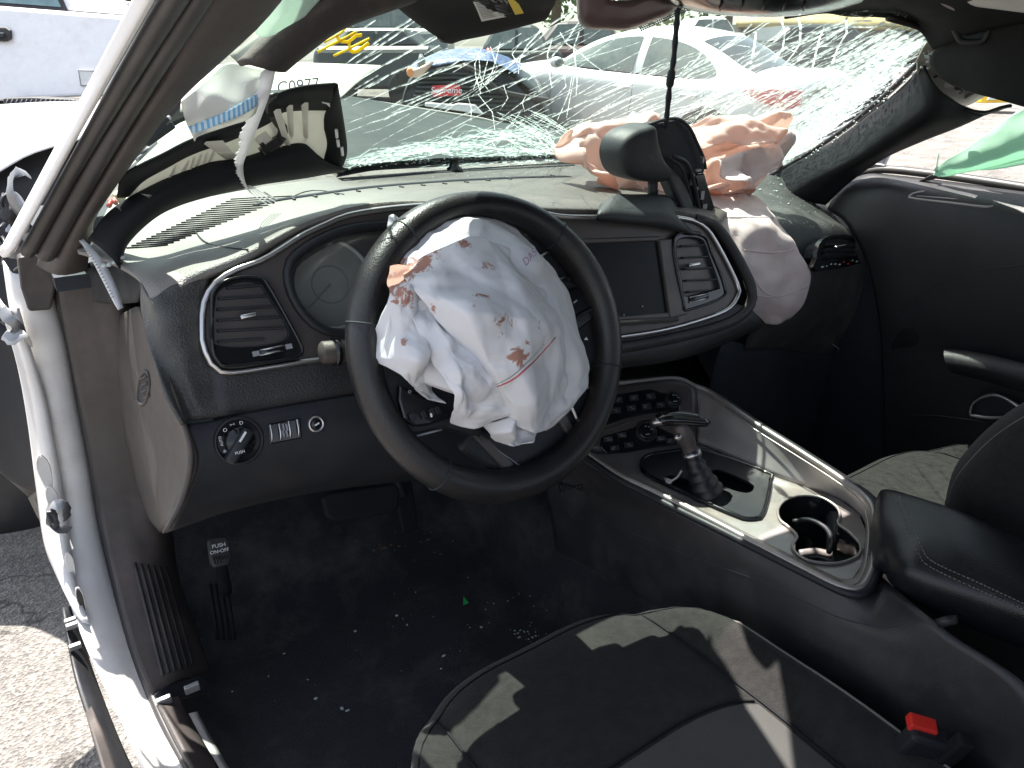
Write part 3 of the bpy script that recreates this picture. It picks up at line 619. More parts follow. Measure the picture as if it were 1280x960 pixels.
mb = MB(); mb.loft([[Vector(q) for q in r] for r in ([(-.74, -1.55, .3), (-.74, -1.55, .75), (-.6, -1.5, .95)], [(0, -1.6, .3), (0, -1.6, .75), (0, -1.55, .98)], [(.74, -1.55, .3), (.74, -1.55, .75), (.6, -1.5, .95)])], 8, 8); obj('rear_bulkhead', mb, M['void'], car, solid=.02)
mb = MB(); mb.loft([[Vector(q) for q in r] for r in ([(.80, -.95, .2), (.80, -.95, 1.0), (.62, -.95, 1.30)], [(.80, -1.55, .2), (.80, -1.55, 1.0), (.56, -1.5, 1.26)])], 4, 10); obj('rear_quarter', mb, M['black'], car, solid=.02)
mb = MB(); mb.loft([[Vector(q) for q in r] for r in ([(-.78, -.95, .2), (-.78, -.95, .9)], [(-.78, -1.55, .2), (-.78, -1.55, .98)])], 4, 6); obj('rear_quarter', mb, M['black'], car, solid=.02)
fr = []
for i in range(40):
    y = -1.5+2.2*i/39
    row = []
    for j in range(60):
        x = -.80+1.52*j/59; z = .25+.02*noise.noise(Vector((x*3, y*3, 0)))+.006*noise.noise(Vector((x*14, y*14, 3)))
        if y > .42: z += (y-.42)*.9
        if abs(x-.02) < .13: z = max(z, .42)
        if x < -.72: z += (-.72-x)*1.1
        row.append(Vector((x, y, z)))
    fr.append(row)
V = [p for r in fr for p in r]; Fc = [(i*60+j, i*60+j+1, (i+1)*60+j+1, (i+1)*60+j) for i in range(39) for j in range(59)]
flo = obj('floor_carpet', (V, Fc), M['carpet'], car, solid=.01)
mb = MB(); mb.quadbox((-.78, .74, .2), (.90, .74, .2), (.90, .74, .99), (-.78, .74, .99), (0, .02, 0)); obj('firewall', mb, M['void'], car, smooth=False)
mb = MB(); mb.quadbox((-.80, .46, .945), (.82, .46, .925), (.82, 1.0, .935), (-.80, 1.0, .955), (0, 0, .02)); obj('cowl_panel', mb, M['void'], car, smooth=False)
mb = MB(); mb.quadbox((.755, .0, .2), (.755, .74, .2), (.755, .74, .945), (.755, .10, .86), (.015, 0, 0)); obj('cowl_side', mb, M['void'], car, smooth=False)
# crumbs, leaf litter and dust on the carpet
def fz(x, y): return .25+.02*noise.noise(Vector((x*3, y*3, 0)))+.006*noise.noise(Vector((x*14, y*14, 3)))+max(0, y-.42)*.9
mbs = [MB(), MB(), MB()]
def drop(u, v, m, r, flat=.6):
    p = Z(u, v, .25)
    if p.y > .42:
        p = PL(u, v, (0, .42, .25), (0, -.9, 1))
    z = fz(p.x, p.y); r *= 1.05; mbs[m].blob((p.x, p.y, z+.003+r*flat*.6), (r*rnd.uniform(.6, 1.4), r*rnd.uniform(.6, 1.4), r*flat))
for k in range(300):
    t = rnd.random(); drop(470+t*230+rnd.gauss(0, 26), 690+t*110+rnd.gauss(0, 26), 0, rnd.choice((.0008, .001, .0013, .002)))
for k in range(240): drop(rnd.gauss(500, 100), rnd.gauss(800, 60), 0, rnd.choice((.0007, .0009, .0012, .0018)))
for k in range(90): drop(rnd.gauss(655, 20), rnd.gauss(795, 9), 0, rnd.choice((.0012, .0018, .0024)))
for k in range(46): drop(rnd.gauss(335, 22), rnd.gauss(850, 10), 0, rnd.uniform(.001, .0024))
for k in range(60): drop(rnd.gauss(510, 40), rnd.gauss(690, 22), 1, rnd.uniform(.002, .006), .25)
for (u, v) in ((444, 788), (496, 770), (363, 793), (555, 824), (552, 840), (365, 793), (395, 876), (435, 893), (428, 890), (336, 848)): drop(u, v, 0, .0036)
obj('glass_crumb', mbs[0], M['crumb'], flo, smooth=False, kind='stuff')
obj('leaf_litter', mbs[1], mat('dry_leaf', (.16, .08, .05), .8, var=.4, vscale=80), flo, smooth=False, kind='stuff')
p = Z(583, 755, .262); mb = MB(); mb.prism([p+Vector((-.006, 0, 0)), p+Vector((.006, 0, 0)), p+Vector((.0, .008, .012))], (0, .002, 0)); obj('green_shard', mb, mat('green_plastic', (.03, .4, .1), .4), flo, smooth=False)
# ---------------------------------------------------------------- dashboard
dash = thing('dashboard', 'black padded dashboard with dusty sunlit top, round gauges, dark screen and air vents', 'dashboard', (0, .4, .9))
rows = [[Y(*q) for q in ((96, 312, .38), (200, 262, .49), (330, 233, .575), (430, 222, .645), (560, 212, .69), (720, 203, .67), (860, 203, .57), (930, 212, .51))],
        [Y(*q) for q in ((130, 322, .33), (225, 285, .40), (340, 256, .45), (450, 238, .49), (580, 226, .52), (720, 221, .51), (850, 225, .45), (925, 236, .42))],
        [Y(*q) for q in ((158, 336, .28), (235, 306, .32), (330, 278, .35), (440, 253, .37), (560, 237, .38), (720, 240, .35), (850, 243, .34), (915, 258, .32))],
        [Y(*q) for q in ((176, 352, .205), (228, 324, .225), (300, 300, .25), (390, 270, .27), (520, 246, .27), (700, 253, .215), (850, 256, .21), (905, 270, .20))],
        [F(188, 374, .0), F(236, 345, .004), F(300, 318, .004), F(390, 275, .004), F(500, 252, .004), (F(700, 262, .006)), F(850, 265, .006), F(900, 282, .006)],
        [F(196, 392, .0), F(244, 356, .0), F(312, 328, .0), F(394, 283, .0), F(500, 261, .0), F(700, 271, .0), F(850, 272, .0), F(890, 290, .0)]]
V, Fc = grid(rows, 40, 64)
BV = BVHTree.FromPolygons(V, Fc)
def H(u, v, o=.002, bv=None):
    d = ray(u, v).normalized(); h = (bv or BV).ray_cast(CAM, d)
    return (h[0]-d*o) if h[0] is not None else None
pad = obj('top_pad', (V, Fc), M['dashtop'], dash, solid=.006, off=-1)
# passenger half of the pad with the rolled front
rows2 = [[Y(*q) for q in ((860, 203, .57), (930, 212, .51), (990, 226, .44), (1030, 245, .38), (1056, 268, .33))],
         [Y(*q) for q in ((880, 240, .42), (940, 240, .41), (1000, 246, .375), (1040, 262, .33), (1068, 282, .29))],
         [Y(*q) for q in ((905, 272, .27), (950, 268, .285), (1010, 268, .28), (1050, 278, .26), (1080, 298, .245))],
         [Y(*q) for q in ((918, 300, .21), (955, 290, .225), (1012, 290, .22), (1052, 290, .215), (1086, 310, .21))],
         [Y(*q) for q in ((938, 340, .19), (970, 340, .195), (1018, 345, .195), (1055, 345, .20), (1092, 345, .205))],
         [Y(*q) for q in ((945, 392, .195), (975, 395, .205), (1025, 400, .21), (1060, 400, .215), (1098, 395, .215))],
         [Y(*q) for q in ((930, 440, .24), (975, 440, .25), (1025, 445, .25), (1065, 440, .25), (1100, 440, .25))]]
V2, F2 = grid(rows2, 36, 32); BV2 = BVHTree.FromPolygons(V2, F2)
obj('passenger_pad', (V2, F2), M['dashmid'], dash, solid=.006, off=-1)
rows = [[Y(*q) for q in ((905, 425, .235), (975, 436, .25), (1030, 440, .25), (1104, 436, .25))], [Y(*q) for q in ((890, 470, .25), (975, 480, .25), (1030, 480, .255), (1100, 470, .26))],
        [Y(*q) for q in ((885, 540, .25), (960, 560, .27), (1030, 550, .28), (1100, 520, .28))], [Y(*q) for q in ((900, 580, .34), (960, 575, .34), (1030, 560, .34), (1100, 535, .34))]]
mb = MB(); mb.loft(rows, 14, 14); gb = obj('glovebox', mb, M['void'], dash, solid=.006)
for (a, b) in (((1040, 430), (1048, 444)), ((1064, 432), (1068, 440))):
    mb = MB(); mb.tube([Y(*a, .235), Y((a[0]+b[0])/2+4, (a[1]+b[1])/2-2, .234), Y(*b, .235)], .0012, 5); obj('scratch', mb, M['dim'], gb)
# left shoulder of the pad
cols = [[Y(176, 352, .205), Y(176, 385, .195), Y(186, 430, .16), (Y(208, 490, .115)), (Y(230, 530, .095))],
        [F(188, 373, .0), F(196, 395, .004), F(208, 440, .006), F(226, 490, .006), F(240, 526, .004)],
        [F(214, 357, .004), F(220, 395, .010), F(228, 440, .010), F(240, 490, .010), F(254, 523, .006)],
        [F(243, 348, .004), F(246, 385, .004), F(248, 440, .004), F(258, 480, .004), F(270, 521, .004)],
        [F(262, 345, .0), F(256, 385, -.002), F(258, 440, -.002), F(275, 475, -.002), F(300, 515, .0)]]
V3, F3 = grid(cols, 24, 26); obj('pad_shoulder', (V3, F3), M['dashmid'], dash, solid=.004, off=-1)
# lower edge of the face below the trim loop
loop = [(253, 425), (253, 388), (259, 368), (271, 352), (294, 338), (326, 326), (353, 310), (378, 294), (406, 281), (433, 270), (480, 262), (540, 257), (600, 256), (660, 263), (700, 271), (748, 272), (800, 272), (850, 273), (878, 283), (896, 307), (921, 357), (920, 372), (908, 387), (878, 399), (831, 412), (774, 421), (700, 428), (600, 434), (500, 440), (397, 450), (342, 458), (296, 465), (275, 464), (264, 455), (256, 439)]
rows = [[F(u, v, -.002) for u, v in ((262, 448), (300, 458), (400, 442), (500, 432), (700, 420), (830, 404), (910, 378))], [F(u, v, .0) for u, v in ((262, 480), (300, 478), (400, 462), (500, 452), (700, 440), (840, 424), (935, 385))],
        [F(u, v, -.002) for u, v in ((266, 522), (300, 515), (400, 497), (500, 482), (700, 460), (850, 440), (950, 400))], [F(u, v, -.05) for u, v in ((268, 530), (305, 522), (402, 504), (500, 490), (700, 466), (850, 448), (950, 410))]]
mb = MB(); mb.loft(rows, 14, 40); obj('lower_face', mb, M['dash'], dash, solid=.004)
mb = MB(); mb.tube(spl([F(u, v, .004) for u, v in ((870, 274), (892, 280), (915, 310), (938, 356), (938, 380), (918, 400), (870, 416), (780, 434), (700, 441))], 40), .009, 10, flat=1); obj('pad_rim', mb, M['dash'], dash)
# trim plate and its chrome loop
LP = [F(u, v, .004) for u, v in loop]
clus = [(359, 340), (364, 324), (387, 306), (415, 292), (445, 284), (479, 281), (560, 276), (640, 286), (668, 318), (660, 365), (600, 408), (500, 424), (429, 417), (406, 413), (387, 402), (369, 379), (360, 356)]
CL = spl([F(u, v, .004) for u, v in clus], 60, True)
fill('trim_plate', [spl(LP, 110, True), CL], M['bezel'], dash, FN, .004)
mb = MB(); mb.tube(spl([p+FN*.002 for p in LP], 140, True), .0042, 8, closed=True); obj('chrome_loop', mb, M['chrome'], dash)
mb = MB(); mb.tube([p+FN*.001 for p in CL], .006, 8, closed=True); obj('cluster_lip', mb, M['black'], dash)
# instrument cluster set back behind its hood
cc = sum(CL, Vector())/len(CL)
back = [cc+(p-cc)*.86-FN*.055 for p in CL]
mb = MB(); mb.add(CL+back, [(i, (i+1) % 60, 60+(i+1) % 60, 60+i) for i in range(60)]+[tuple(range(60, 120))])
clu = obj('gauge_cluster', mb, M['black'], dash, smooth=False)
gmat = mat('gauge_face', (.34, .34, .32), .35, dirt=(.5, .49, .45), damt=.5, dscale=16)
for (u, v, r, ru) in ((411, 356, .058, 1), (566, 350, .058, 1), (488, 345, .03, 0)):
    c = F(u, v, -.05)
    mb = MB(); mb.lathe(c, FN, [(r, 0), (r, .003), (r*.97, .004)], 40); g = obj('gauge', mb, gmat, clu)
    mb = MB(); mb.tube([c+FN*.006+(WX*math.cos(t)+WU*math.sin(t))*r for t in [2*math.pi*k/48 for k in range(48)]], .0026, 6, closed=True); obj('gauge_ring', mb, M['print'], clu)
    mb = MB(); mb.tube([c+FN*.006+(WX*math.cos(t)+WU*math.sin(t))*r*.42 for t in [2*math.pi*k/32 for k in range(32)]], .001, 6, closed=True)
    for k in range(25):
        t = R(-40+k*260/24); e = WX*math.cos(t)+WU*math.sin(t); mb.tube([c+FN*.005+e*r*.80, c+FN*.005+e*r*(.9 if k % 3 else .93)], .0007, 4)
    mb.tube([c+FN*.007, c+FN*.007+(WX*math.cos(R(215))+WU*math.sin(R(215)))*r*.75], [.0018, .0006], 5)
    obj('gauge_marks', mb, M['dim'], clu)
lens = glass('cluster_lens', (.8, .82, .82), .10, .14)
fill('lens', [[cc+(p-cc)*.93-FN*.022 for p in CL]], lens, dash, FN, 0)
# left air vent
def vent(out, inner, nh, nvert, tab, wheel, slope=0, mname='gloss'):
    O = spl([F(u, v, .012) for u, v in out], 60, True); I = spl([F(u, v, .012) for u, v in inner], 60, True)
    fr = fill('air_vent', [O, I], M[mname], dash, FN, .01, .0015)
    mb = MB(); mb.tube([p+FN*.001 for p in O], .0022, 6, closed=True); obj('vent_rim', mb, M['gloss'], fr)
    ci = sum(I, Vector())/60
    mb = MB(); B = [ci+(p-ci)*.9-FN*.045 for p in I]; mb.add(I+B, [(i, (i+1) % 60, 60+(i+1) % 60, 60+i) for i in range(60)]+[tuple(range(60, 120))]); obj('vent_duct', mb, M['void'], fr, smooth=False)
    vs = [v for u, v in inner]; v0, v1 = min(vs), max(vs)
    def span(v):
        xs = []
        n = len(inner)
        for i in range(n):
            (a, b), (c, d) = inner[i], inner[(i+1) % n]
            if (b-v)*(d-v) < 0: xs.append(a+(c-a)*(v-b)/(d-b))
        return (min(xs), max(xs)) if len(xs) > 1 else None
    for k in range(nh):
        v = v0+(v1-v0)*(k+.6)/nh; s = span(v)
        if not s: continue
        a = F(s[0]+1, v+slope, .003); b = F(s[1]-1, v-slope, .003); ex = (b-a).normalized()
        mb = MB(); mb.box((a+b)/2, (b-a).length/2, .008, .0014, ex, FN, ex.cross(FN)); obj('vent_slat', mb, M['black'], fr, smooth=False, bevel=.0006)
    for k in range(nvert):
        u = min(u for u, v in inner)+(max(u for u, v in inner)-min(u for u, v in inner))*(k+.7)/(nvert+.4)
        a, b = F(u, v0+6, -.012), F(u+2, v1-5, -.012); ex = (b-a).normalized()
        mb = MB(); mb.box((a+b)/2, (b-a).length/2, .008, .0011, ex, FN, ex.cross(FN)); obj('vent_vane', mb, M['black'], fr, smooth=False)
    (u0, vv0), (u1, vv1) = tab
    a, b = F(u0, vv0, .016), F(u1, vv1, .016); mb = MB(); mb.box((a+b)/2, (b-a).length/2, .004, .0028, (b-a).normalized(), FN, (b-a).normalized().cross(FN)); obj('vent_tab', mb, M['chrome'], fr, bevel=.0015)
    (u0, vv0), (u1, vv1) = wheel
    for dv in (-3, 3):
        a, b = F(u0, vv0+dv, .0135), F(u1, vv1+dv, .0135); mb = MB(); mb.tube(spl([a, (a+b)/2+FN*.003, b], 8), .0013, 6); obj('thumbwheel_edge', mb, M['chrome'], fr)
    a, b = F(u0, vv0, .012), F(u1, vv1, .012); mb = MB(); mb.box((a+b)/2, (b-a).length/2, .004, .003, (b-a).normalized(), FN, (b-a).normalized().cross(FN)); obj('thumbwheel', mb, M['gloss'], fr, bevel=.001)
    return fr
v1 = vent([(265, 379), (268, 363), (280, 352), (305, 346), (326, 348), (336, 358), (375, 429), (376, 441), (369, 446), (287, 457), (272, 450), (266, 434)],
     [(269, 380), (273, 365), (285, 356), (306, 351), (323, 353), (331, 362), (360, 423), (270, 431)], 6, 4, ((300, 397), (320, 393)), ((325, 441), (355, 435)), 2)
for (u, v) in ((320, 442), (361, 433)):
    c = F(u, v, .014); mb = MB(); mb.box(c, .004, .003, .0006, WX, WU, FN); obj('vent_symbol', mb, M['dim'], v1, smooth=False)
vent([(842, 299), (878, 295), (890, 318), (905, 357), (902, 372), (860, 387), (854, 378)], [(846, 303), (876, 299), (887, 320), (899, 356), (894, 362), (857, 370), (853, 352)], 5, 3, ((860, 332), (874, 330)), ((862, 375), (884, 370)), 1)
# touchscreen
S0 = [(676, 307), (823, 301), (838, 390), (690, 402)]
mb = MB(); P = [F(u, v, .010) for u, v in [(668, 300), (826, 295), (846, 397), (684, 410)]]
fill('screen_frame', [P, [F(u, v, .010) for u, v in S0]], M['bezel'], dash, FN, .008, .002)
mb = MB(); mb.prism([F(u, v, .006) for u, v in [(674, 305), (825, 299), (840, 392), (688, 404)]], -FN*.006); obj('touchscreen', mb, M['screen'], dash, smooth=False)
mb = MB(); mb.quadbox(F(824, 299, .012), F(842, 298, .012), F(860, 393, .012), F(838, 398, .012), -FN*.008); obj('screen_divider', mb, M['bezel'], dash, smooth=False, bevel=.002)
mb = MB(); a, b = F(690, 408, .010), F(846, 399, .010); mb.tube([a, b], .005, 8); obj('screen_sill', mb, M['bezel'], dash)
for (u, v) in ((780, 394), (803, 383)):
    mb = MB(); mb.blob(F(u, v, .008), (.0012, .0012, .0012)); obj('dust_fleck', mb, M['print'], dash)
# passenger end vent
PN = Vector((.25, -.93, .25)).normalized(); pc = Y(1050, 316, .196)
def Pp(u, v, o=0): return PL(u, v, pc+PN*o, PN)
O = spl([Pp(u, v, .008) for u, v in [(1021, 322), (1025, 304), (1040, 294), (1066, 296), (1077, 319), (1079, 328), (1021, 339)]], 40, True)
I = spl([Pp(u, v, .008) for u, v in [(1026, 321), (1030, 306), (1042, 298), (1063, 300), (1072, 318), (1026, 325)]], 40, True)
pv = fill('air_vent', [O, I], M['gloss'], dash, PN, .01, .001)
ci = sum(I, Vector())/40; B = [ci+(p-ci)*.9-PN*.04 for p in I]; mb = MB(); mb.add(I+B, [(i, (i+1) % 40, 40+(i+1) % 40, 40+i) for i in range(40)]+[tuple(range(40, 80))]); obj('vent_duct', mb, M['void'], pv, smooth=False)
for k in range(3):
    a, b = Pp(1028+k*0, 306+k*6, .002), Pp(1068+k*2, 303+k*6, .002); ex = (b-a).normalized(); mb = MB(); mb.box((a+b)/2, (b-a).length/2, .007, .0015, ex, PN, ex.cross(PN)); obj('vent_slat', mb, M['black'], pv, smooth=False)
a, b = Pp(1044, 309, .014), Pp(1056, 307, .014); mb = MB(); mb.box((a+b)/2, (b-a).length/2, .004, .002, (b-a).normalized(), PN, (b-a).normalized().cross(PN)); obj('vent_tab', mb, M['chrome'], pv, bevel=.001)
for k in range(9):
    c = Pp(1028+k*5.4, 334-k*1.0+rnd.uniform(-2, 2), .010); mb = MB(); mb.blob(c, (rnd.uniform(.002, .005), .001, .002)); obj('vent_glint', mb, M['red'] if k in (5, 6) else M['crumb'], pv, smooth=False)  # pale and red blobs stand in for specular glints on the lower strip
# demister slot, its far seam, speaker grille ribs, light sensor
def onpad(lst, o=.003): return [p for p in (H(u, v, o) for u, v in lst) if p is not None]
mb = MB(); mb.tube(spl(onpad([(316, 257), (340, 252), (400, 243), (470, 234), (560, 227), (640, 223), (715, 221)]), 40), [.001]+[.0042]*38+[.001], 8, flat=.4); sl = obj('demister_slot', mb, M['void'], dash)
for k in range(14):
    u = 340+k*27; v = 252-(k*27)*.12+max(0, k-5)*1.2; p = H(u, v, .005)
    if p is not None: mb = MB(); mb.box(p, .002, .006, .0015); obj('slot_web', mb, M['dash'], sl, smooth=False)
mb = MB(); mb.tube(spl(onpad([(430, 226), (520, 218), (600, 213), (718, 207)]), 30), .003, 6, flat=.4); obj('pad_seam', mb, M['void'], dash)
mb = MB()
for k in range(22):
    u = 158+k*6.2; v = 310-k*2.9; pts = onpad([(u, v), (u+24, v-1.5), (u+52+k*1.2, v-4)], .0022)
    if len(pts) > 2: mb.tube(pts, .0013, 5)
obj('speaker_grille', mb, M['black'], dash)
p = H(568, 214, .0); mb = MB(); mb.lathe(p, (0, 0, 1), [(.016, -.002), (.016, .006), (.010, .010), (.010, .022), (.013, .024), (.012, .028)], 18); obj('light_sensor', mb, M['gloss'], dash)
for pts in ([(238, 274), (246, 292), (262, 305), (290, 310), (310, 312)], [(330, 240), (352, 250), (380, 240), (400, 238), (430, 243)], [(320, 243), (345, 258)]):
    q = onpad(pts, .003)
    if len(q) > 2: mb = MB(); mb.tube(spl(q, 16), .001, 5); obj('stray_hair', mb, M['black'], dash)
# lower knee panel with light switch
KT = [(226, 528), (268, 522), (330, 509), (440, 491), (560, 474), (720, 452)]
rows = [[F(u, v, -.004) for u, v in KT], [F(u, v+5, .003) for u, v in KT], [F(u, v, .006) for u, v in ((240, 576), (300, 565), (420, 548), (560, 530), (700, 508))], [F(u, v, -.01) for u, v in ((222, 630), (300, 604), (420, 585), (560, 568), (690, 550))],
        [F(u, v, -.045) for u, v in ((206, 664), (300, 630), (420, 606), (560, 590), (690, 580))], [F(u, v, -.18) for u, v in ((214, 664), (300, 636), (420, 612), (560, 596), (690, 588))]]
V4, F4 = grid(rows, 30, 40); obj('knee_panel', (V4, F4), M['black'], dash, solid=.004, off=-1)
rows = [[F(224, 526, .0), F(232, 529, .006)], [F(238, 575, .0), F(246, 576, .012)], [F(222, 625, -.01), F(232, 622, .0)], [F(203, 666, -.03), F(212, 660, -.03)]]
mb = MB(); mb.loft(rows, 16, 4); obj('panel_edge', mb, M['dusty'], dash, solid=.004)
sw = F(299, 551, .008); r = (F(329, 551, .008)-sw).length
mb = MB(); mb.lathe(sw-FN*.006, FN, [(r*1.04, 0), (r*1.04, .006), (r*.96, .009), (r*.88, .005), (r*.86, .004)], 40); hs = obj('light_switch', mb, M['black'], dash)
mb = MB(); mb.lathe(sw, FN, [(r*.62, -.004), (r*.62, .008), (r*.58, .011)], 32); obj('switch_dial', mb, M['gloss'], hs)
kd = (F(309, 540, .01)-F(288, 574, .01)).normalized(); ks = FN.cross(kd)
mb = MB(); mb.box(sw+FN*.013-kd*.006, r*.78, .0075, r*.24, kd, FN, ks); obj('switch_grip', mb, M['black'], hs, bevel=.003)
mb = MB(); c = F(303.5, 546, .0295); mb.box(c, .0065, .0006, .0012, kd, FN, ks); obj('switch_pointer', mb, M['print'], hs, smooth=False)
for s, a, q in (('O', 128, .006), ('AUTO', 165, .0042), ('*', 205, .009), ('><', 100, .005), ('D', 72, .006)):
    e = WX*math.cos(R(a))+WU*math.sin(R(a)); text('switch_symbol', s, q, sw+FN*.0035+e*r*.76, WX if s != 'AUTO' else WU, WU if s != 'AUTO' else -WX, M['print'], hs, .0002)
text('switch_symbol', 'PUSH', .0046, F(300, 565.5, .0296), WX, WU, M['print'], hs, .0002)
dm = [F(u, v, .008) for u, v in ((335, 530), (376, 522), (378, 548), (337, 556))]
mb = MB(); mb.prism(dm, -FN*.006); ds = obj('dimmer_switch', mb, M['gloss'], dash, smooth=False, bevel=.002)
for (u, v) in ((339, 541.5), (350, 540), (362, 537), (372.5, 534.5)):
    mb = MB(); mb.tube(spl([F(u-1.5, v-10.5, .010), F(u+.6, v, .011), F(u+1.2, v+10, .010)], 6), .0013, 6); obj('dimmer_bar', mb, M['chrome'], ds)
for k in range(4):
    mb = MB(); mb.box(F(354+(k % 2)*4.5, 534+(k//2)*8, .0095), .0012, .004, .0004, WX, WU, FN); obj('dimmer_mark', mb, M['dim'], ds, smooth=False)
c = F(394.5, 530, .006); rr = (F(404.5, 530, .006)-c).length
mb = MB(); mb.lathe(c, FN, [(rr, -.004), (rr, .004), (rr*.8, .005), (rr*.72, .002)], 28); bt = obj('boot_button', mb, M['chrome'], dash)
mb = MB(); mb.lathe(c, FN, [(rr*.7, 0), (rr*.68, .004), (rr*.5, .005)], 24); obj('button_cap', mb, M['gloss'], bt)
mb = MB(); mb.box(c+FN*.0056, rr*.3, rr*.09, .0004, (WX+WU*.3).normalized(), (WU-WX*.3).normalized(), FN); obj('button_mark', mb, M['print'], bt, smooth=False)
# end cap of the dashboard facing the open doorway
cols = [[Y(144, 398, .50), Y(141, 450, .50), Y(146, 500, .49), Y(163, 575, .45), Y(182, 640, .40), Y(200, 666, .35)],
        [Y(160, 388, .40), Y(160, 450, .40), Y(166, 500, .39), Y(180, 575, .36), Y(192, 630, .32), Y(203, 662, .27)],
        [Y(172, 384, .30), Y(180, 440, .27), Y(190, 500, .24), Y(204, 570, .21), Y(205, 625, .19), Y(206, 655, .17)],
        [Y(178, 400, .22), Y(196, 450, .175), Y(212, 500, .14), Y(228, 560, .115), Y(222, 612, .11), Y(208, 656, .11)],
        [Y(182, 408, .19), Y(204, 460, .14), Y(224, 520, .105), Y(238, 570, .085), Y(228, 622, .08), Y(206, 664, .08)]]
V5, F5 = grid(cols, 24, 30); BV5 = BVHTree.FromPolygons(V5, F5); ec = obj('end_cap', (V5, F5), M['dusty'], dash, solid=.004, off=-1)
cs = []
for k in range(24):
    t = 2*math.pi*k/24; p = H(180+7*math.cos(t)-2.5*math.sin(t), 485+21*math.sin(t), .002, BV5); cs.append(p)
if all(p is not None for p in cs):
    mb = MB(); mb.add(cs, [tuple(range(24))]); gr = obj('side_grille', mb, M['void'], ec, smooth=False)
    mb = MB(); mb.tube(cs, .0025, 6, closed=True); obj('grille_rim', mb, M['dusty'], gr)
    for k in range(4):
        a = H(176+k*1.2, 474+k*8, .004, BV5); b = H(184+k*1, 470+k*8, .004, BV5)
        if a is not None and b is not None: mb = MB(); mb.tube([a, b], .002, 5); obj('grille_bar', mb, M['dusty'], gr)
# plastic box at the corner above the kick panel
rows = [[Y(108, 330, .46), Y(140, 322, .44), Y(180, 338, .36)], [Y(114, 352, .45), Y(145, 348, .43), Y(182, 352, .34)], [Y(116, 376, .46), Y(140, 380, .44), Y(174, 378, .36)]]
mb = MB(); mb.loft(rows, 8, 10); obj('corner_cover', mb, M['black'], dash, solid=.004)
rows = [[Y(150, 322, .37), Y(160, 300, .40), Y(172, 330, .33)], [Y(170, 345, .30), Y(178, 330, .31), Y(186, 346, .28)]]
mb = MB(); mb.loft(rows, 6, 6); obj('grey_flap', mb, mat('grey_plastic', (.16, .17, .175), .5), dash, solid=.003)
# steering column shroud and stalk
mb = MB(); ax = [WC-WN*.02+Vector((0, 0, -.01)), WC-WN*.09+Vector((0, .0, -.02)), WC-WN*.17+Vector((0, .03, -.05))]
mb.tube(ax, [.055, .062, .07], 16, flat=.9); obj('column_shroud', mb, M['black'], dash)
mb = MB(); a = F(401, 441, .05); b = F(452, 437, .05); mb.tube([a, a.lerp(b, .05), a.lerp(b, .5), b], [.0115, .0135, .0135, .011], 18); st = obj('indicator_stalk', mb, M['dusty'], dash)
mb = MB(); mb.tube([a.lerp(b, .3), a.lerp(b, .42)], .0172, 14); obj('stalk_ring', mb, M['gloss'], st)
# ---------------------------------------------------------------- steering wheel
whl = thing('steering_wheel', 'worn black leather steering wheel with a burst airbag hanging from its hub', 'steering wheel', tuple(WC))
RR, rt = .1705, .0195
mb = MB(); N = 96
for k in range(N):
    a = 2*math.pi*k/N
    for j in range(16):
        b = 2*math.pi*j/16; q = rt*(1.0+.07*math.sin(a*3+.6)); mb.V.append(wl_(a, RR+q*math.cos(b), q*1.08*math.sin(b)))
mb.F = [(k*16+j, ((k+1) % N)*16+j, ((k+1) % N)*16+(j+1) % 16, k*16+(j+1) % 16) for k in range(N) for j in range(16)]
rim = obj('rim', mb, M['rim'], whl)
def lc(u, v):
    p = G(u, v)-WC; return math.atan2(p.dot(WU), p.dot(WX))
for (u, v) in ((450, 405), (763, 460), (545, 600), (700, 283), (505, 290)):
    a = lc(u, v); mb = MB(); mb.tube([wl_(a+.01*math.sin(t), RR+rt*1.03*math.cos(t), rt*1.11*math.sin(t)) for t in [2*math.pi*k/20 for k in range(20)]], .0011, 5, closed=True); obj('rim_seam', mb, M['void'], rim)
def gp(name, lst, o, t, m, bev=.004, parent=None):
    mb = MB(); mb.prism([G(u, v, o) for u, v in lst], -WN*t); return obj(name, mb, M[m], parent or whl, smooth=False, bevel=bev)
gp('hub', [(545, 360), (600, 345), (660, 350), (690, 400), (690, 470), (660, 530), (600, 535), (560, 500), (540, 430)], -.005, .05, 'black', .008)
s1 = gp('spoke', [(444, 440), (462, 430), (520, 440), (570, 470), (605, 500), (604, 548), (560, 536), (525, 545), (488, 545), (462, 500)], -.004, .022, 'black', .006)
gp('button_pod', [(499, 480), (550, 505), (566, 522), (536, 532), (520, 534), (505, 525), (498, 500)], .004, .01, 'gloss', .003, s1)
for (u, v) in ((515, 521), (529, 518), (540, 515), (547, 513)):
    mb = MB(); mb.box(G(u, v, .006), .0032, .0045, .0012, (WX+WU*.2).normalized(), (WU-WX*.2).normalized(), WN); obj('button', mb, M['black'], s1, smooth=False, bevel=.0008)
mb = MB(); mb.box(G(539, 519, .0085), .0012, .0022, .0003, WX, WU, WN); obj('button_mark', mb, M['print'], s1, smooth=False)
text('button_mark', 'o', .008, G(512, 489, .0085), WX, WU, M['dim'], s1)
mb = MB(); mb.tube([G(521, 545, .0), G(540, 540, .002), G(552, 537, .0)], .0014, 5); obj('spoke_line', mb, M['dim'], s1)
s2 = gp('spoke', [(668, 372), (690, 340), (722, 352), (752, 372), (766, 420), (758, 452), (720, 462), (690, 458)], -.004, .022, 'black', .006)
gp('button_pod', [(695, 368), (722, 358), (742, 378), (746, 396), (726, 412), (706, 420)], .004, .01, 'gloss', .003, s2)
mb = MB(); mb.tube(spl([G(712, 404, .006), G(728, 392, .008), G(743, 384, .006)], 6), .0022, 6); obj('pod_divider', mb, M['black'], s2)
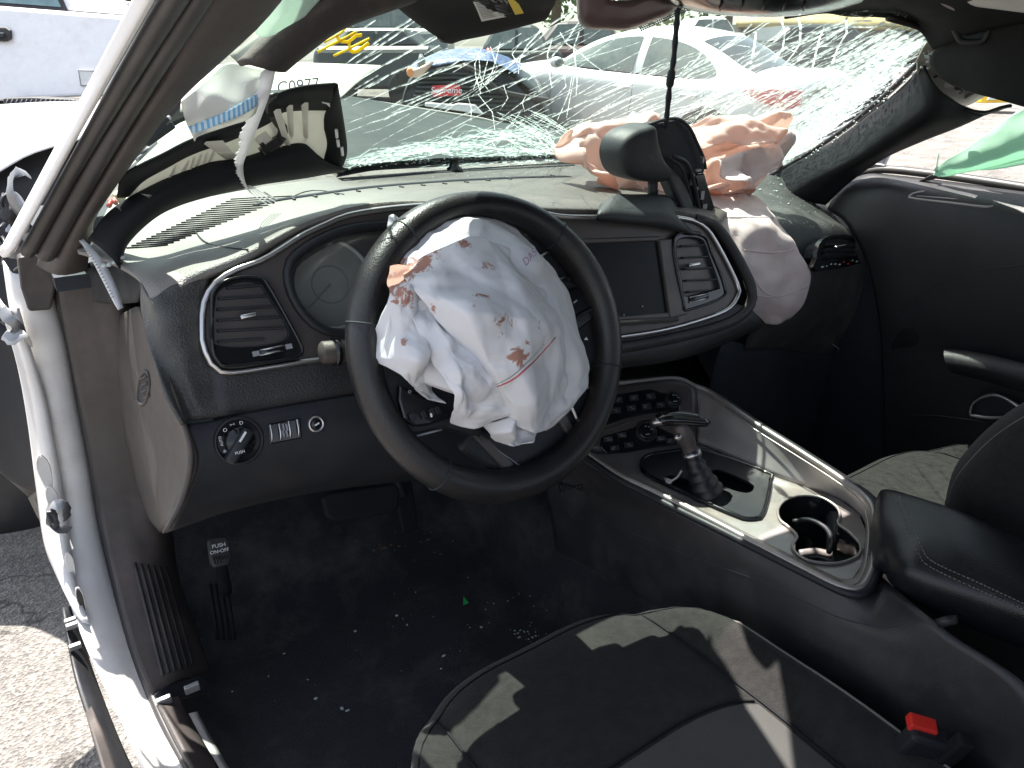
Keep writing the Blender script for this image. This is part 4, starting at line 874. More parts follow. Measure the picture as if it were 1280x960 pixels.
mb = MB(); mb.box(G(719, 377, .0085), .0035, .0012, .0003, (WX+WU*.4).normalized(), (WU-WX*.4).normalized(), WN); obj('button_mark', mb, M['dim'], s2, smooth=False)
mb = MB(); mb.prism([G(730, 425, .006), G(735, 425, .006), G(732.5, 421, .006)], WN*.0005); obj('button_mark', mb, M['print'], s2, smooth=False)
gp('upper_web', [(655, 292), (672, 296), (702, 322), (716, 345), (700, 352), (684, 340), (668, 315)], -.012, .012, 'black', .003)
for a, b in (((677, 320), (687, 315)), ((692, 354), (707, 346))):
    mb = MB(); mb.tube(spl([G(*a, -.006), G((a[0]+b[0])/2, (a[1]+b[1])/2-1.5, -.004), G(*b, -.006)], 6), .0018, 6); obj('paddle_clip', mb, M['chrome'], whl)
s3 = gp('spoke', [(590, 535), (640, 540), (690, 490), (742, 482), (752, 510), (720, 560), (690, 590), (650, 598), (610, 585), (575, 560)], -.012, .016, 'black', .006)
gp('spoke_insert', [(587, 541), (596, 540), (612, 549), (643, 580), (640, 586), (629, 587), (612, 568)], -.008, .01, 'bezel', .003, s3)
gp('spoke_insert', [(694, 520), (704, 506), (714, 528), (724, 534), (718, 542), (708, 541)], -.008, .01, 'bezel', .003, s3)
mb = MB(); mb.tube(spl([G(722, 526, -.006), G(713, 504, -.005), G(716, 493, -.005), (G(726, 486, -.005)), G(740, 484, -.006)], 16), .0028, 8); obj('spoke_chrome', mb, M['chrome'], s3)
mb = MB(); mb.tube(spl([G(600, 548, -.009), G(640, 575, -.009), G(662, 592, -.01)], 12), .0008, 5); obj('spoke_line', mb, M['dim'], s3)
# ---------------------------------------------------------------- airbags
def stained(name, base, spots, col=(.40, .17, .115), trans=.2):
    m = mat(name, base, .7, bump=.25, bscale=1100, var=.03, trans=trans, spec=.2); nt = m.node_tree; L = nt.links
    b = nt.nodes['Principled BSDF']; src = b.inputs['Base Color'].links[0].from_socket
    tc = nt.nodes.new('ShaderNodeTexCoord'); n = nt.nodes.new('ShaderNodeTexNoise'); n.inputs['Scale'].default_value = 70; n.inputs['Detail'].default_value = 7; n.inputs['Roughness'].default_value = .7; n.inputs['Distortion'].default_value = .8
    L.new(tc.outputs['Object'], n.inputs['Vector']); tot = None
    for p, r in spots:
        d = nt.nodes.new('ShaderNodeVectorMath'); d.operation = 'DISTANCE'; L.new(tc.outputs['Object'], d.inputs[0]); d.inputs[1].default_value = p
        k = nt.nodes.new('ShaderNodeMapRange'); k.inputs['From Min'].default_value = 0; k.inputs['From Max'].default_value = r; k.inputs['To Min'].default_value = .34; k.inputs['To Max'].default_value = -.25; L.new(d.outputs['Value'], k.inputs[0])
        if tot is None: tot = k.outputs[0]
        else:
            a = nt.nodes.new('ShaderNodeMath'); a.operation = 'MAXIMUM'; L.new(tot, a.inputs[0]); L.new(k.outputs[0], a.inputs[1]); tot = a.outputs[0]
    a = nt.nodes.new('ShaderNodeMath'); L.new(tot, a.inputs[0]); L.new(n.outputs[0], a.inputs[1])
    kk = ramp(nt, a.outputs[0], [(.60, (0, 0, 0)), (.66, (.9,)*3)])
    mx = nt.nodes.new('ShaderNodeMixRGB'); L.new(kk, mx.inputs[0]); L.new(src, mx.inputs[1]); mx.inputs[2].default_value = (*col, 1)
    L.new(mx.outputs[0], b.inputs['Base Color'])
    for nd in nt.nodes:
        if nd.type == 'BSDF_TRANSLUCENT': L.new(mx.outputs[0], nd.inputs[0])
    return m
spots = [(G(500, 335, .04), .075), (G(520, 322, .06), .055), (G(494, 350, .04), .05), (G(580, 300, .08), .02), (G(590, 372, .14), .016), (G(505, 372, .06), .03), (G(602, 352, .13), .034), (G(640, 408, .15), .036), (G(662, 404, .13), .02), (G(624, 448, .14), .03), (G(652, 446, .14), .034), (G(638, 464, .14), .018), (G(500, 420, .065), .022), (G(560, 316, .09), .03), (G(614, 326, .1), .022), (G(648, 345, .1), .016), (G(540, 388, .09), .016), (G(676, 360, .06), .018)]
M['bag'] = stained('stained_airbag_cloth', (.78, .78, .81), spots)
abag = thing('driver_airbag', 'white deflated airbag with reddish brown stains, draped over the steering wheel', 'airbag', tuple(WC))
LA = [[(510, 300, .0), (550, 281, .0), (580, 274, .0), (613, 274, .0), (643, 286, .0), (668, 308, .0)], [(490, 330, .02), (530, 318, .035), (580, 315, .045), (630, 318, .045), (660, 325, .035), (685, 336, .012)], [(480, 380, .03), (540, 380, .05), (600, 380, .05), (660, 375, .045), (690, 370, .03), (702, 368, .015)], [(476, 436, .03), (540, 450, .05), (600, 450, .05), (660, 450, .05), (705, 450, .035), (722, 452, .015)], [(510, 470, .03), (560, 490, .05), (620, 500, .05), (670, 500, .05), (700, 495, .035), (718, 486, .015)], [(560, 490, .02), (600, 510, .04), (640, 525, .045), (660, 535, .04), (672, 538, .03), (682, 532, .015)]]
LB = [[(512, 336, .06), (535, 318, .07), (583, 297, .075), (600, 299, .075), (630, 314, .07), (652, 330, .06)], [(513, 346, .085), (548, 342, .115), (590, 336, .12), (632, 344, .115), (658, 350, .085), (670, 352, .06)], [(528, 372, .10), (562, 374, .14), (602, 382, .15), (645, 382, .13), (672, 384, .095), (686, 388, .06)], [(560, 415, .10), (590, 420, .145), (630, 425, .15), (662, 420, .125), (684, 412, .085), (696, 404, .05)], [(588, 450, .09), (612, 465, .13), (645, 470, .14), (672, 462, .115), (692, 448, .08), (700, 438, .045)], [(606, 482, .075), (632, 500, .11), (660, 510, .11), (684, 496, .085), (700, 480, .06), (712, 468, .035)], [(626, 518, .06), (645, 533, .08), (664, 541, .08), (680, 536, .06), (698, 512, .04), (714, 490, .025)]]
LC = [[(505, 356, .05), (540, 366, .07), (585, 400, .09)], [(514, 400, .07), (552, 408, .10), (602, 450, .105)], [(534, 440, .08), (570, 450, .11), (616, 482, .105)], [(550, 480, .08), (582, 490, .11), (630, 506, .09)], [(560, 510, .07), (592, 521, .09), (642, 516, .07)], [(570, 528, .05), (592, 536, .055), (640, 519, .05)], [(574, 526, .03), (594, 530, .03), (636, 514, .03)]]
LD = [[(488, 328, .02), (508, 332, .04), (530, 345, .05)], [(478, 360, .03), (502, 366, .062), (528, 382, .06)], [(472, 410, .03), (502, 412, .072), (538, 424, .06)], [(469, 445, .03), (508, 450, .072), (550, 462, .06)], [(498, 474, .03), (526, 480, .06), (557, 488, .05)], [(524, 491, .02), (541, 499, .03), (560, 504, .03)]]
LE = [[(606, 530, .04), (640, 517, .075), (680, 530, .05)], [(614, 542, .05), (642, 536, .09), (679, 539, .05)], [(624, 551, .04), (643, 558, .05), (664, 553, .045)], [(632, 548, .02), (645, 552, .02), (660, 548, .02)]]
mb = MB(); bvl = {}
for nm_, L_, nu, nv, amp, sc in (('A', LA, 64, 76, .005, 13), ('B', LB, 90, 80, .006, 12), ('C', LC, 74, 54, .005, 13), ('D', LD, 74, 50, .005, 14), ('E', LE, 30, 36, .004, 20)):
    V1_, Fc = grid([[G(q[0], q[1], q[2]*.85) for q in r] for r in L_], nu, nv); V2_, _ = gridl([[G(q[0], q[1], q[2]*.85) for q in r] for r in L_], nu, nv); V = [p.lerp(q, .75) for p, q in zip(V1_, V2_)]; V = crumple(V, amp*.45, sc, ord(nm_), WN); V = crease(V, 26, .013, ord(nm_)+5, WN, (.02, .06)); V = crease(V, 50, .004, ord(nm_)+9, WN, (.006, .018)); bvl[nm_] = (V, Fc)
    obj('fabric_fold', (V, Fc), M['bag'], abag, solid=.0014)
BVB = BVHTree.FromPolygons(*bvl['B'])
for q, m, r in (([(612, 487), (640, 475), (662, 457), (682, 436), (694, 422)], 'redthread', .0009), ([(616, 483), (640, 470), (660, 452), (680, 430)], 'dim', .0005)):
    pts = [p for p in (H(u, v, .0015, BVB) for u, v in [tuple(x)[:2] for x in spl([Vector((a, b, 0)) for a, b in q], 40)]) if p is not None]
    if len(pts) > 2: mb = MB(); mb.tube(pts, r, 5); obj('seam_stitching', mb, M[m], abag)
BVA = BVHTree.FromPolygons(*bvl['A']); p = H(662, 322, .003, BVA)
M['purple'] = mat('purple_ink', (.42, .28, .44), .6)
if p is not None: text('ink_mark', 'DAS', .012, p, (WX*.8-WU*-.5), WU+WX*-.3, M['purple'], abag, .0002, .2)
BVD = BVHTree.FromPolygons(*bvl['D']); pts = [p for p in (H(u, v, .0012, BVD) for u, v in ((500, 474), (520, 476), (545, 474))) if p is not None]
if len(pts) > 2: mb = MB(); mb.tube(spl(pts, 12), .0005, 5); obj('seam_stitching', mb, M['purple'], abag)
mb = MB(); mb.loft([[G(486, 270, -.03), G(492, 268, -.03), G(497, 272, -.03)], [G(484, 284, -.03), G(492, 284, -.025), G(500, 280, -.03)]], 5, 6); obj('fabric_corner', mb, M['fabric'], abag, solid=.0014)
# passenger airbag, slumped on the pad with its flap over the front edge
M['pink'] = mat('peach_airbag_cloth', (.92, .735, .665), .55, bump=.2, bscale=900, var=.05, trans=.5, spec=.35)
M['pinkpale'] = mat('pale_pink_cloth', (.72, .60, .59), .6, bump=.25, bscale=800, var=.06, trans=.15, dirt=(.5, .35, .3), damt=.4, dscale=12)
pbag = thing('passenger_airbag', 'peach coloured deflated airbag slumped on the passenger side of the dashboard', 'airbag', (.45, .4, 1.0))
rows = [[(704, 166, .47), (722, 152, .49), (748, 143, .50), (772, 142, .49), (795, 140, .49), (806, 130, .48), (824, 150, .48), (850, 150, .47), (885, 160, .45), (915, 163, .43), (950, 160, .40), (972, 166, .37)],
        [(708, 176, .44), (730, 170, .41), (760, 165, .38), (785, 172, .40), (808, 156, .39), (840, 172, .40), (880, 176, .37), (920, 180, .36), (955, 176, .34), (975, 186, .34)],
        [(716, 193, .42), (740, 195, .36), (770, 192, .34), (810, 198, .35), (850, 196, .33), (890, 202, .34), (930, 194, .31), (960, 199, .31), (975, 203, .33)],
        [(734, 212, .40), (760, 217, .35), (790, 220, .33), (830, 230, .33), (870, 226, .32), (910, 224, .31), (945, 214, .31), (964, 208, .33)],
        [(752, 226, .40), (780, 237, .37), (810, 243, .36), (850, 246, .36), (900, 240, .33), (930, 240, .32), (944, 246, .32)],
        [(760, 222, .46), (790, 226, .45), (820, 230, .44), (860, 230, .42), (900, 226, .4), (944, 236, .36)]]
V, Fc = grid([[Y(*q) for q in r] for r in rows], 70, 110); V = crumple(V, .016, 8, 3, Vector((0, -1, .5))); V = crumple(V, .004, 21, 4, Vector((0, -1, .5))); V = crease(V, 70, .034, 77, (0, -1, .6), (.02, .07))
obj('bag_body', (V, Fc), M['pink'], pbag, solid=.0014)
rows = [[(850, 160, .38), (890, 150, .40), (925, 162, .37), (946, 166, .36)], [(852, 180, .33), (890, 166, .35), (930, 176, .33), (956, 180, .32)], [(870, 188, .31), (900, 182, .33), (930, 190, .31), (950, 192, .31)]]
V, Fc = grid([[Y(*q) for q in r] for r in rows], 26, 36); V = crease(crumple(V, .006, 14, 8, Vector((0, -1, .5))), 30, .02, 78, (0, -1, .6), (.015, .05)); obj('bag_fold', (V, Fc), M['pink'], pbag, solid=.0014)
rows = [[(890, 200, .32), (920, 192, .31), (950, 186, .30), (974, 168, .32)], [(896, 220, .30), (930, 212, .285), (956, 206, .285), (978, 206, .31)], [(912, 238, .295), (935, 236, .285), (950, 222, .29), (966, 212, .31)]]
V, Fc = grid([[Y(*q) for q in r] for r in rows], 26, 36); V = crease(crumple(V, .006, 15, 9, Vector((0, -1, .5))), 30, .02, 79, (0, -1, .6), (.015, .05)); obj('bag_fold', (V, Fc), M['pinkpale'], pbag, solid=.0014)
rows = [[(886, 243, .33), (915, 242, .33), (944, 247, .33)], [(894, 262, .275), (930, 258, .27), (966, 268, .27)], [(906, 284, .205), (945, 283, .20), (985, 288, .20)], [(926, 312, .178), (965, 314, .172), (1002, 318, .172)], [(932, 340, .165), (970, 342, .158), (1011, 335, .163)], [(935, 365, .165), (970, 366, .157), (1013, 352, .165)], [(941, 386, .17), (975, 386, .16), (1006, 378, .168)], [(958, 404, .178), (975, 405, .172), (992, 397, .178)]]
V, Fc = grid([[Y(*q) for q in r] for r in rows], 60, 44); V = crease(crumple(V, .0016, 15, 11, Vector((0, -1, .3))), 40, .007, 80, (0, -1, .4), (.015, .05))
V = [v-(v-CAM).normalized()*.014 for v in V]
obj('bag_flap', (V, Fc), M['pinkpale'], pbag, solid=.0014)
BVF = BVHTree.FromPolygons(V, Fc)
for q in ([(930, 313), (965, 316), (992, 312)], [(936, 368), (970, 371), (1008, 360)], [(940, 345), (955, 365), (972, 371)], [(908, 272), (940, 272), (972, 272)]):
    pts = [p for p in (H(u, v, .0012, BVF) for u, v in [tuple(x)[:2] for x in spl([Vector((a, b, 0)) for a, b in q], 14)]) if p is not None]
    if len(pts) > 2: mb = MB(); mb.tube(pts, .0018, 6); obj('flap_crease', mb, M['pinkpale'], pbag)
mb = MB()
for k in range(60):
    p = H(rnd.gauss(945, 22), rnd.gauss(236, 14), .003, BV2)
    if p is not None: r = rnd.uniform(.0015, .004); mb.blob(p, (r, r*.8, r*.7))
for k in range(60):
    p = H(rnd.uniform(970, 1070), rnd.uniform(232, 285), .001, BV2)
    if p is not None: r = rnd.uniform(.0008, .0016); mb.blob(p, (r, r*.8, r*.7))
for k in range(70):
    p = H(rnd.uniform(440, 720), rnd.uniform(206, 222), .001)
    if p is not None: r = rnd.uniform(.0008, .002); mb.blob(p, (r, r*.8, r*.7))
obj('glass_crumb', mb, M['crumb'], dash, smooth=False, kind='stuff')
# ---------------------------------------------------------------- rear view mirror hanging by its cable
mir = thing('rear_view_mirror', 'black rear view mirror torn off and dangling on a cable above the dashboard', 'mirror', (.12, .22, 1.05))
M['mirror'] = mat('mirror_case_black', (.022, .025, .028), .58, bump=.15, bscale=500, spec=.5)
def ysec(lst, y): return [Y(u, v, y) for u, v in lst]
shell = [[(811, 156), (815, 176), (823, 200), (834, 215), (826, 226), (809, 227), (792, 225), (778, 219), (770, 208), (767, 191), (772, 174), (784, 163), (798, 158)], ]
o0 = [Y(u, v, .215) for u, v in shell[0]]; c0 = sum(o0, Vector())/len(o0)
def insc(f, dy): return [c0+(p-c0)*f+Vector((0, dy, 0)) for p in o0]
mb = MB(); mb.loft([insc(1.0, .035), insc(1.02, .015), insc(1.0, 0), insc(.975, -.010), insc(.90, -.018), insc(.6, -.023), insc(.02, -.025)], 20, 52, cv=True); obj('mirror_case', mb, M['mirror'], mir)
hollow = [(811, 156), (848, 149), (862, 160), (872, 180), (880, 199), (882, 212), (880, 217), (897, 268), (890, 275), (872, 286), (862, 286), (850, 256), (838, 228), (827, 211), (817, 185)]
HP = [Y(u, v, .225) for u, v in hollow]
mb = MB(); mb.prism(HP, (0, .03, 0)); obj('mirror_inside', mb, M['void'], mir, smooth=False, bevel=.004)
mb = MB(); mb.tube(spl([Y(u, v, .215) for u, v in ((811, 156), (830, 150), (848, 149), (862, 160), (872, 180), (880, 199), (882, 211))], 24), .003, 6); obj('case_edge', mb, M['mirror'], mir)
mb = MB(); mb.loft([[Y(832, 216, .20), Y(836, 212, .215)], [Y(838, 230, .20), Y(847, 222, .205)], [Y(852, 260, .19), Y(862, 252, .2)], [Y(860, 287, .185), Y(869, 286, .195)]], 14, 5); obj('mirror_arm', mb, M['mirror'], mir, solid=.008)
mb = MB(); mb.tube(spl([Y(u, v, .205) for u, v in ((842, 196), (856, 202), (864, 216), (870, 240), (874, 262))], 16), .004, 6); mb.tube(spl([Y(u, v, .205) for u, v in ((838, 198), (850, 208), (858, 226), (864, 252))], 16), .003, 6); obj('wiring', mb, M['black'], mir)
mb = MB()
for (u, v, w, h) in ((872, 213, 6, 2), (866, 222, 2, 6), (864, 228, 2, 5), (877, 244, 4, 7), (870, 236, 3, 3), (880, 258, 5, 4), (866, 272, 3, 3), (878, 200, 2, 5)):
    mb.box(Y(u, v, .214), w*.0011, .003, h*.0011)
obj('circuit_part', mb, M['zinc'], mir, smooth=False, bevel=.0008)
mb = MB(); mb.prism([Y(u, v, .212) for u, v in ((868, 218), (881, 216), (894, 262), (880, 272))], (0, .012, 0)); obj('circuit_board', mb, M['gloss'], mir, smooth=False, bevel=.003)
mb = MB(); mb.tube([Y(816, 224, .225), Y(816, 236, .225), Y(816, 250, .225)], [.009, .0085, .0105], 14); obj('stem', mb, M['mirror'], mir)
lowr = [(746, 271), (760, 266), (795, 268), (830, 272), (874, 291), (827, 281), (795, 277), (748, 276)]
mb = MB()
T_ = [(750, 257), (769, 245), (787, 245), (832, 246), (845, 257), (862, 284), (875, 287)]
B_ = [(745, 272), (752, 274), (790, 278), (827, 282), (850, 288), (868, 293), (876, 293)]
mb.loft([[Y(u, v, .22) for u, v in T_], [Y(u, v, .195) for u, v in T_], [Y(u*.5+u2*.5, v*.4+v2*.6, .15) for (u, v), (u2, v2) in zip(T_, B_)], [Y(u, v, .14) for u, v in B_], [Y(u, v+1, .19) for u, v in B_]], 13, 28)
obj('mount_cover', mb, M['mirror'], mir, solid=.003)
BVQ = BVHTree.FromPolygons(mb.V, mb.F); fq = [p for p in (H(u, v, .004, BVQ) for u, v in ((754, 259), (769, 248), (780, 248), (806, 253), (798, 260), (762, 261))) if p is not None]
if len(fq) > 3: mb = MB(); mb.prism(fq, (0, .006, -.002)); obj('mount_facet', mb, M['mirror'], mir, smooth=False, bevel=.001)
mb = MB(); cp = spl([Y(848, 4, .13), Y(845, 40, .16), Y(842, 75, .18), Y(838, 100, .195), Y(835, 130, .21), Y(832, 160, .22)], 40)
mb.tube(cp, [.0042*(1+.25*math.sin(i*1.1)*rnd.random()+(.5 if 21 < i < 27 else 0)) for i in range(40)], 8); obj('cable', mb, M['void'], mir)
# ---------------------------------------------------------------- centre console
con = thing('centre_console', 'silver trimmed centre console with cup holders, climate buttons and padded armrest', 'console', (.02, -.05, .4))
ZT = .612
rim = [(700, 535, .64), (716, 553, .630), (735, 567, .624), (775, 594, .624), (822, 617, .624), (880, 646, .624), (945, 680, .625), (1005, 711, .626), (1050, 733, .628), (1074, 735, .630), (1088, 716, .634), (1094, 680, .639), (1093, 650, .643), (1084, 625, .648), (1050, 598, .656), (1000, 565, .664), (940, 527, .673), (890, 492, .682), (868, 483, .69), (845, 474, .70), (790, 478, .705), (745, 483, .71), (715, 492, .70), (700, 508, .675)]
RP = [Z(*q) for q in rim]
tray = [(742, 567), (775, 589), (822, 611), (880, 640), (945, 673), (1005, 703), (1050, 725), (1066, 724), (1078, 706), (1083, 664), (1074, 642), (1050, 624), (1005, 608), (960, 592), (910, 570), (870, 553), (840, 549), (790, 556)]
gate = [(802, 582), (811, 571), (839, 566), (878, 564), (956, 592), (963, 603), (953, 644), (938, 650), (914, 644), (815, 599)]
cups = [(972, 640), (980, 628), (1000, 621), (1025, 623), (1045, 635), (1050, 647), (1047, 656), (1060, 666), (1075, 683), (1071, 697), (1046, 706), (1015, 704), (998, 696), (990, 684), (996, 672), (985, 660), (975, 652)]
TRY = [Z(u, v, ZT) for u, v in tray]; GT = spl([Z(u, v, ZT) for u, v in gate], 50, True); CU = spl([Z(u, v, ZT) for u, v in cups], 60, True)
fill('tray', [TRY, CU, [GT[0]+(p-GT[0]) for p in [(sum(GT, Vector())/50)+(q-sum(GT, Vector())/50)*.9 for q in GT]]], M['silver'], con, (0, 0, 1), .003, .001)
mb = MB(); cc = sum(CU, Vector())/60; lowp = [cc+(p-cc)*.93-Vector((0, 0, .075)) for p in CU]; lip = [p+Vector((0, 0, .0025)) for p in CU]
mb.add(CU+lowp, [(i, (i+1) % 60, 60+(i+1) % 60, 60+i) for i in range(60)]+[tuple(range(60, 120))]); cu = obj('cup_holder', mb, M['gloss'], con, auto=40)
mb = MB(); mb.tube(lip, .0022, 6, closed=True); obj('holder_lip', mb, M['silver'], cu)
mb = MB(); mb.tube(spl([Z(u, v, ZT-.02) for u, v in ((992, 652), (1012, 650), (1032, 660), (1040, 676), (1036, 690))], 18), .004, 6); obj('holder_divider', mb, M['black'], cu)
mb = MB(); mb.tube(spl([Z(u, v, ZT-.045) for u, v in ((1000, 692), (1020, 690), (1040, 694))], 10), .006, 6, flat=.5); obj('holder_grip', mb, M['silver'], cu)
# walls rising from the tray to the rim
iR = [8, 9, 10, 11, 12, 13, 14, 15, 16, 17, 18]; wallr = [RP[i] for i in iR]; wallt = [Z(u, v, ZT) for u, v in ((1050, 725), (1066, 724), (1078, 706), (1083, 664), (1080, 650), (1074, 642), (1050, 624), (1005, 608), (950, 588), (895, 563), (868, 552))]
mb = MB(); mb.loft([wallt, [p.lerp(q, .5)+Vector((.002, 0, -.003)) for p, q in zip(wallt, wallr)], wallr], 8, 50); obj('console_wall', mb, M['silver'], con, solid=.003)
wl2 = [RP[i] for i in (2, 3, 4, 5, 6, 7, 8)]; wt2 = TRY[:7]; mb = MB(); mb.loft([wt2, wl2], 3, 40); obj('console_wall', mb, M['silver'], con, solid=.003)
pA, pB, pC = Z(735, 566, .616), Z(870, 552, .616), Z(795, 480, .703); PNm = (pB-pA).cross(pC-pA).normalized()
def cpan(u, v, o=.003): return PL(u, v, pC+PNm*o, PNm)
pn = [[cpan(u, v, 0) for u, v in r] for r in (((742, 484), (795, 479), (845, 475), (869, 484)), ((738, 520), (785, 516), (835, 512), (872, 510)), ((735, 567), (790, 560), (840, 554), (871, 552)))]
V, Fc = grid(pn, 10, 16); obj('control_panel', (V, Fc), M['bezel'], con, solid=.004)
mb = MB(); mb.loft([[RP[21], RP[22], RP[23], RP[0], RP[1], RP[2]], [cpan(742, 484, 0), cpan(740, 500, 0), cpan(739, 515, 0), cpan(738, 530, 0), cpan(736, 550, 0), cpan(735, 566, 0)]], 4, 20); obj('console_wall', mb, M['bezel'], con, solid=.003)
mb = MB(); RS = spl([p+Vector((0, 0, .001)) for p in RP], 160, True); mb.tube(RS, .0042, 8, closed=True); obj('chrome_rim', mb, M['silver'], con)
cR = sum(RP, Vector())/len(RP); mb = MB(); mb.tube([p+(p-cR).normalized()*.007-Vector((0, 0, .004)) for p in RS], .0055, 8, closed=True); obj('rim_seal', mb, M['black'], con)
mb = MB(); mb.tube([p-(p-cR).normalized()*.009-Vector((0, 0, .004)) for p in RS[10:118]], .0014, 6); obj('rim_inner_bead', mb, M['silver'], con)
def podm(name, lst, m='gloss', o=.004, t=.004):
    mb = MB(); mb.prism([cpan(u, v, o) for u, v in lst], -PNm*t); return obj(name, mb, M[m], con, smooth=False, bevel=.0015)
up_ = podm('climate_pod', [(765, 494), (814, 486), (830, 491), (850, 493), (850, 514), (806, 518), (784, 523), (758, 531)])
lo_ = podm('climate_pod', [(752, 546), (790, 535), (814, 529), (846, 545), (846, 556), (825, 558), (784, 566), (758, 567), (750, 558)])
pe = (cpan(850, 500)-cpan(760, 508)).normalized(); pu = PNm.cross(pe)
def btn(u, v, w, h, par, mk=True):
    mb = MB(); mb.box(cpan(u, v, .006), w, h, .0015, pe, pu, PNm); b = obj('button', mb, M['black'], par, smooth=False, bevel=.0008)
    if mk:
        for j in range(2):
            mb2 = MB(); mb2.box(cpan(u, v, .0081)+pe*rnd.uniform(-.003, .003)+pu*(j*.003-.0015), rnd.uniform(.002, .005), .0005, .0002, pe, pu, PNm); obj('button_mark', mb2, M['dim'], par, smooth=False)
for (u, v) in ((772, 500), (792, 497), (813, 495), (770, 513), (789, 510), (808, 508), (826, 506)): btn(u, v, .0085, .0055, up_)
for (u, v) in ((760, 549), (777, 544), (768, 560), (786, 556), (826, 548), (838, 551)): btn(u, v, .0085, .005, lo_)
def knob(u, v, r, par):
    c = cpan(u, v, .004); mb = MB(); mb.lathe(c, PNm, [(r, 0), (r*.98, .010), (r*.86, .013), (r*.8, .011)], 28); k = obj('knob', mb, M['black'], par)
    mb = MB(); mb.lathe(c, PNm, [(r*.78, .008), (r*.76, .0125), (r*.6, .013)], 24); obj('knob_cap', mb, M['gloss'], par)
    mb = MB()
    for t in (.3, 1.0, 1.7): mb.box(c+PNm*.0133+(pe*math.cos(t)+pu*math.sin(t))*r*.45, .0014, .0008, .0002, pe, pu, PNm)
    mb.box(c+PNm*.0133-pu*r*.3, .004, .0008, .0002, pe, pu, PNm); obj('knob_mark', mb, M['dim'], par, smooth=False)
knob(840, 501, .0155, up_); knob(806, 541, .019, lo_)
mb = MB(); mb.tube(spl([cpan(u, v, .004) for u, v in ((756, 538), (785, 528), (802, 524), (820, 525), (848, 530))], 16), .0022, 6); obj('panel_bead', mb, M['bezel'], con)
# gear gate
gp_ = fill('gear_gate', [[p+Vector((0, 0, .004)) for p in GT], spl([Z(u, v, ZT+.004) for u, v in ((829, 601), (836, 594), (852, 596), (910, 614), (914, 624), (903, 633), (878, 628), (846, 612))], 30, True), spl([Z(u, v, ZT+.004) for u, v in ((889, 589), (900, 587), (938, 603), (942, 611), (933, 616), (910, 610), (889, 596))], 30, True)], M['black'], con, (0, 0, 1), .004, .001)
mb = MB(); mb.prism([p-Vector((0, 0, .028)) for p in GT], (0, 0, -.004)); obj('gate_well', mb, M['void'], gp_, smooth=False)
mb = MB(); mb.tube([p+Vector((0, 0, .003)) for p in GT], .0035, 6, closed=True); obj('gate_edge', mb, M['gloss'], gp_)
# console flank, right shoulder and armrest
rows = [[Z(u, v, .617) for u, v in ((690, 545), (730, 573), (820, 622), (945, 686), (1050, 739), (1078, 742), (1102, 722))],
        [X(u, v, x) for u, v, x in ((684, 572, -.112), (722, 598, -.109), (815, 644, -.104), (940, 702, -.090), (1050, 760, -.074), (1100, 774, -.066), (1150, 762, -.06))],
        [X(u, v, x) for u, v, x in ((680, 600, -.115), (716, 626, -.112), (808, 676, -.107), (935, 732, -.095), (1050, 786, -.082), (1120, 800, -.078), (1190, 794, -.074))],
        [X(u, v, x) for u, v, x in ((690, 650, -.114), (730, 690, -.110), (820, 740, -.106), (935, 800, -.098), (1050, 850, -.09), (1150, 870, -.086), (1300, 880, -.082))],
        [X(u, v, x) for u, v, x in ((700, 720, -.11), (750, 780, -.106), (840, 840, -.104), (935, 900, -.10), (1050, 960, -.095), (1150, 990, -.092), (1300, 1010, -.09))]]
M['flank'] = mat('console_flank_plastic', (.017, .0165, .019), .48, bump=.2, bscale=600, dirt=(.1, .09, .09), damt=.3, dscale=7)
V, Fc = grid(rows, 34, 50); BVC = BVHTree.FromPolygons(V, Fc); obj('console_flank', (V, Fc), M['flank'], con, solid=.004)
for q in ([(690, 612), (760, 652), (860, 694), (960, 730), (1050, 772), (1110, 785), (1140, 776), (1160, 764)],):
    pts = [p for p in (H(u, v, .001, BVC) for u, v in [tuple(x)[:2] for x in spl([Vector((a, b, 0)) for a, b in q], 40)]) if p is not None]
    if len(pts) > 3: mb = MB(); mb.tube(pts, .0016, 6); obj('flank_seam', mb, M['void'], con)
rows = [[RP[i]+Vector((.008, 0, -.004)) for i in (10, 11, 12, 13, 14, 15, 16, 17, 18)], [RP[i]+Vector((.03, 0, -.012)) for i in (10, 11, 12, 13, 14, 15, 16, 17, 18)], [Vector((RP[i].x+.045, RP[i].y, .4)) for i in (10, 11, 12, 13, 14, 15, 16, 17, 18)]]
mb = MB(); mb.loft(rows, 12, 40); obj('console_flank', mb, M['flank'], con, solid=.004)
def AR(l, dz=0): return [Z(*l[0])+Vector((.0, .012, -.055-dz)), Z(*l[0])+Vector((0, .011, -.014-dz))]+[Z(*q)-Vector((0, 0, dz)) for q in l]
rows = [AR([(1112, 612, .672), (1150, 622, .675), (1205, 640, .68), (1310, 690, .68)], .05), AR([(1110, 613, .678), (1150, 624, .69), (1205, 643, .697), (1310, 692, .697)]), AR([(1108, 640, .685), (1150, 646, .697), (1200, 670, .705), (1310, 718, .705)]), AR([(1110, 668, .68), (1136, 682, .69), (1168, 702, .692), (1310, 768, .695)]), AR([(1108, 694, .665), (1124, 712, .67), (1158, 732, .67), (1310, 796, .667)]), AR([(1106, 714, .635), (1118, 732, .63), (1163, 762, .62), (1310, 822, .615)]), AR([(1110, 716, .615), (1125, 730, .60), (1180, 756, .59), (1310, 805, .58)])]
V, Fc = grid(rows, 44, 44); BVM = BVHTree.FromPolygons(V, Fc); arm = obj('armrest', (V, Fc), M['leather'], con, solid=.003)
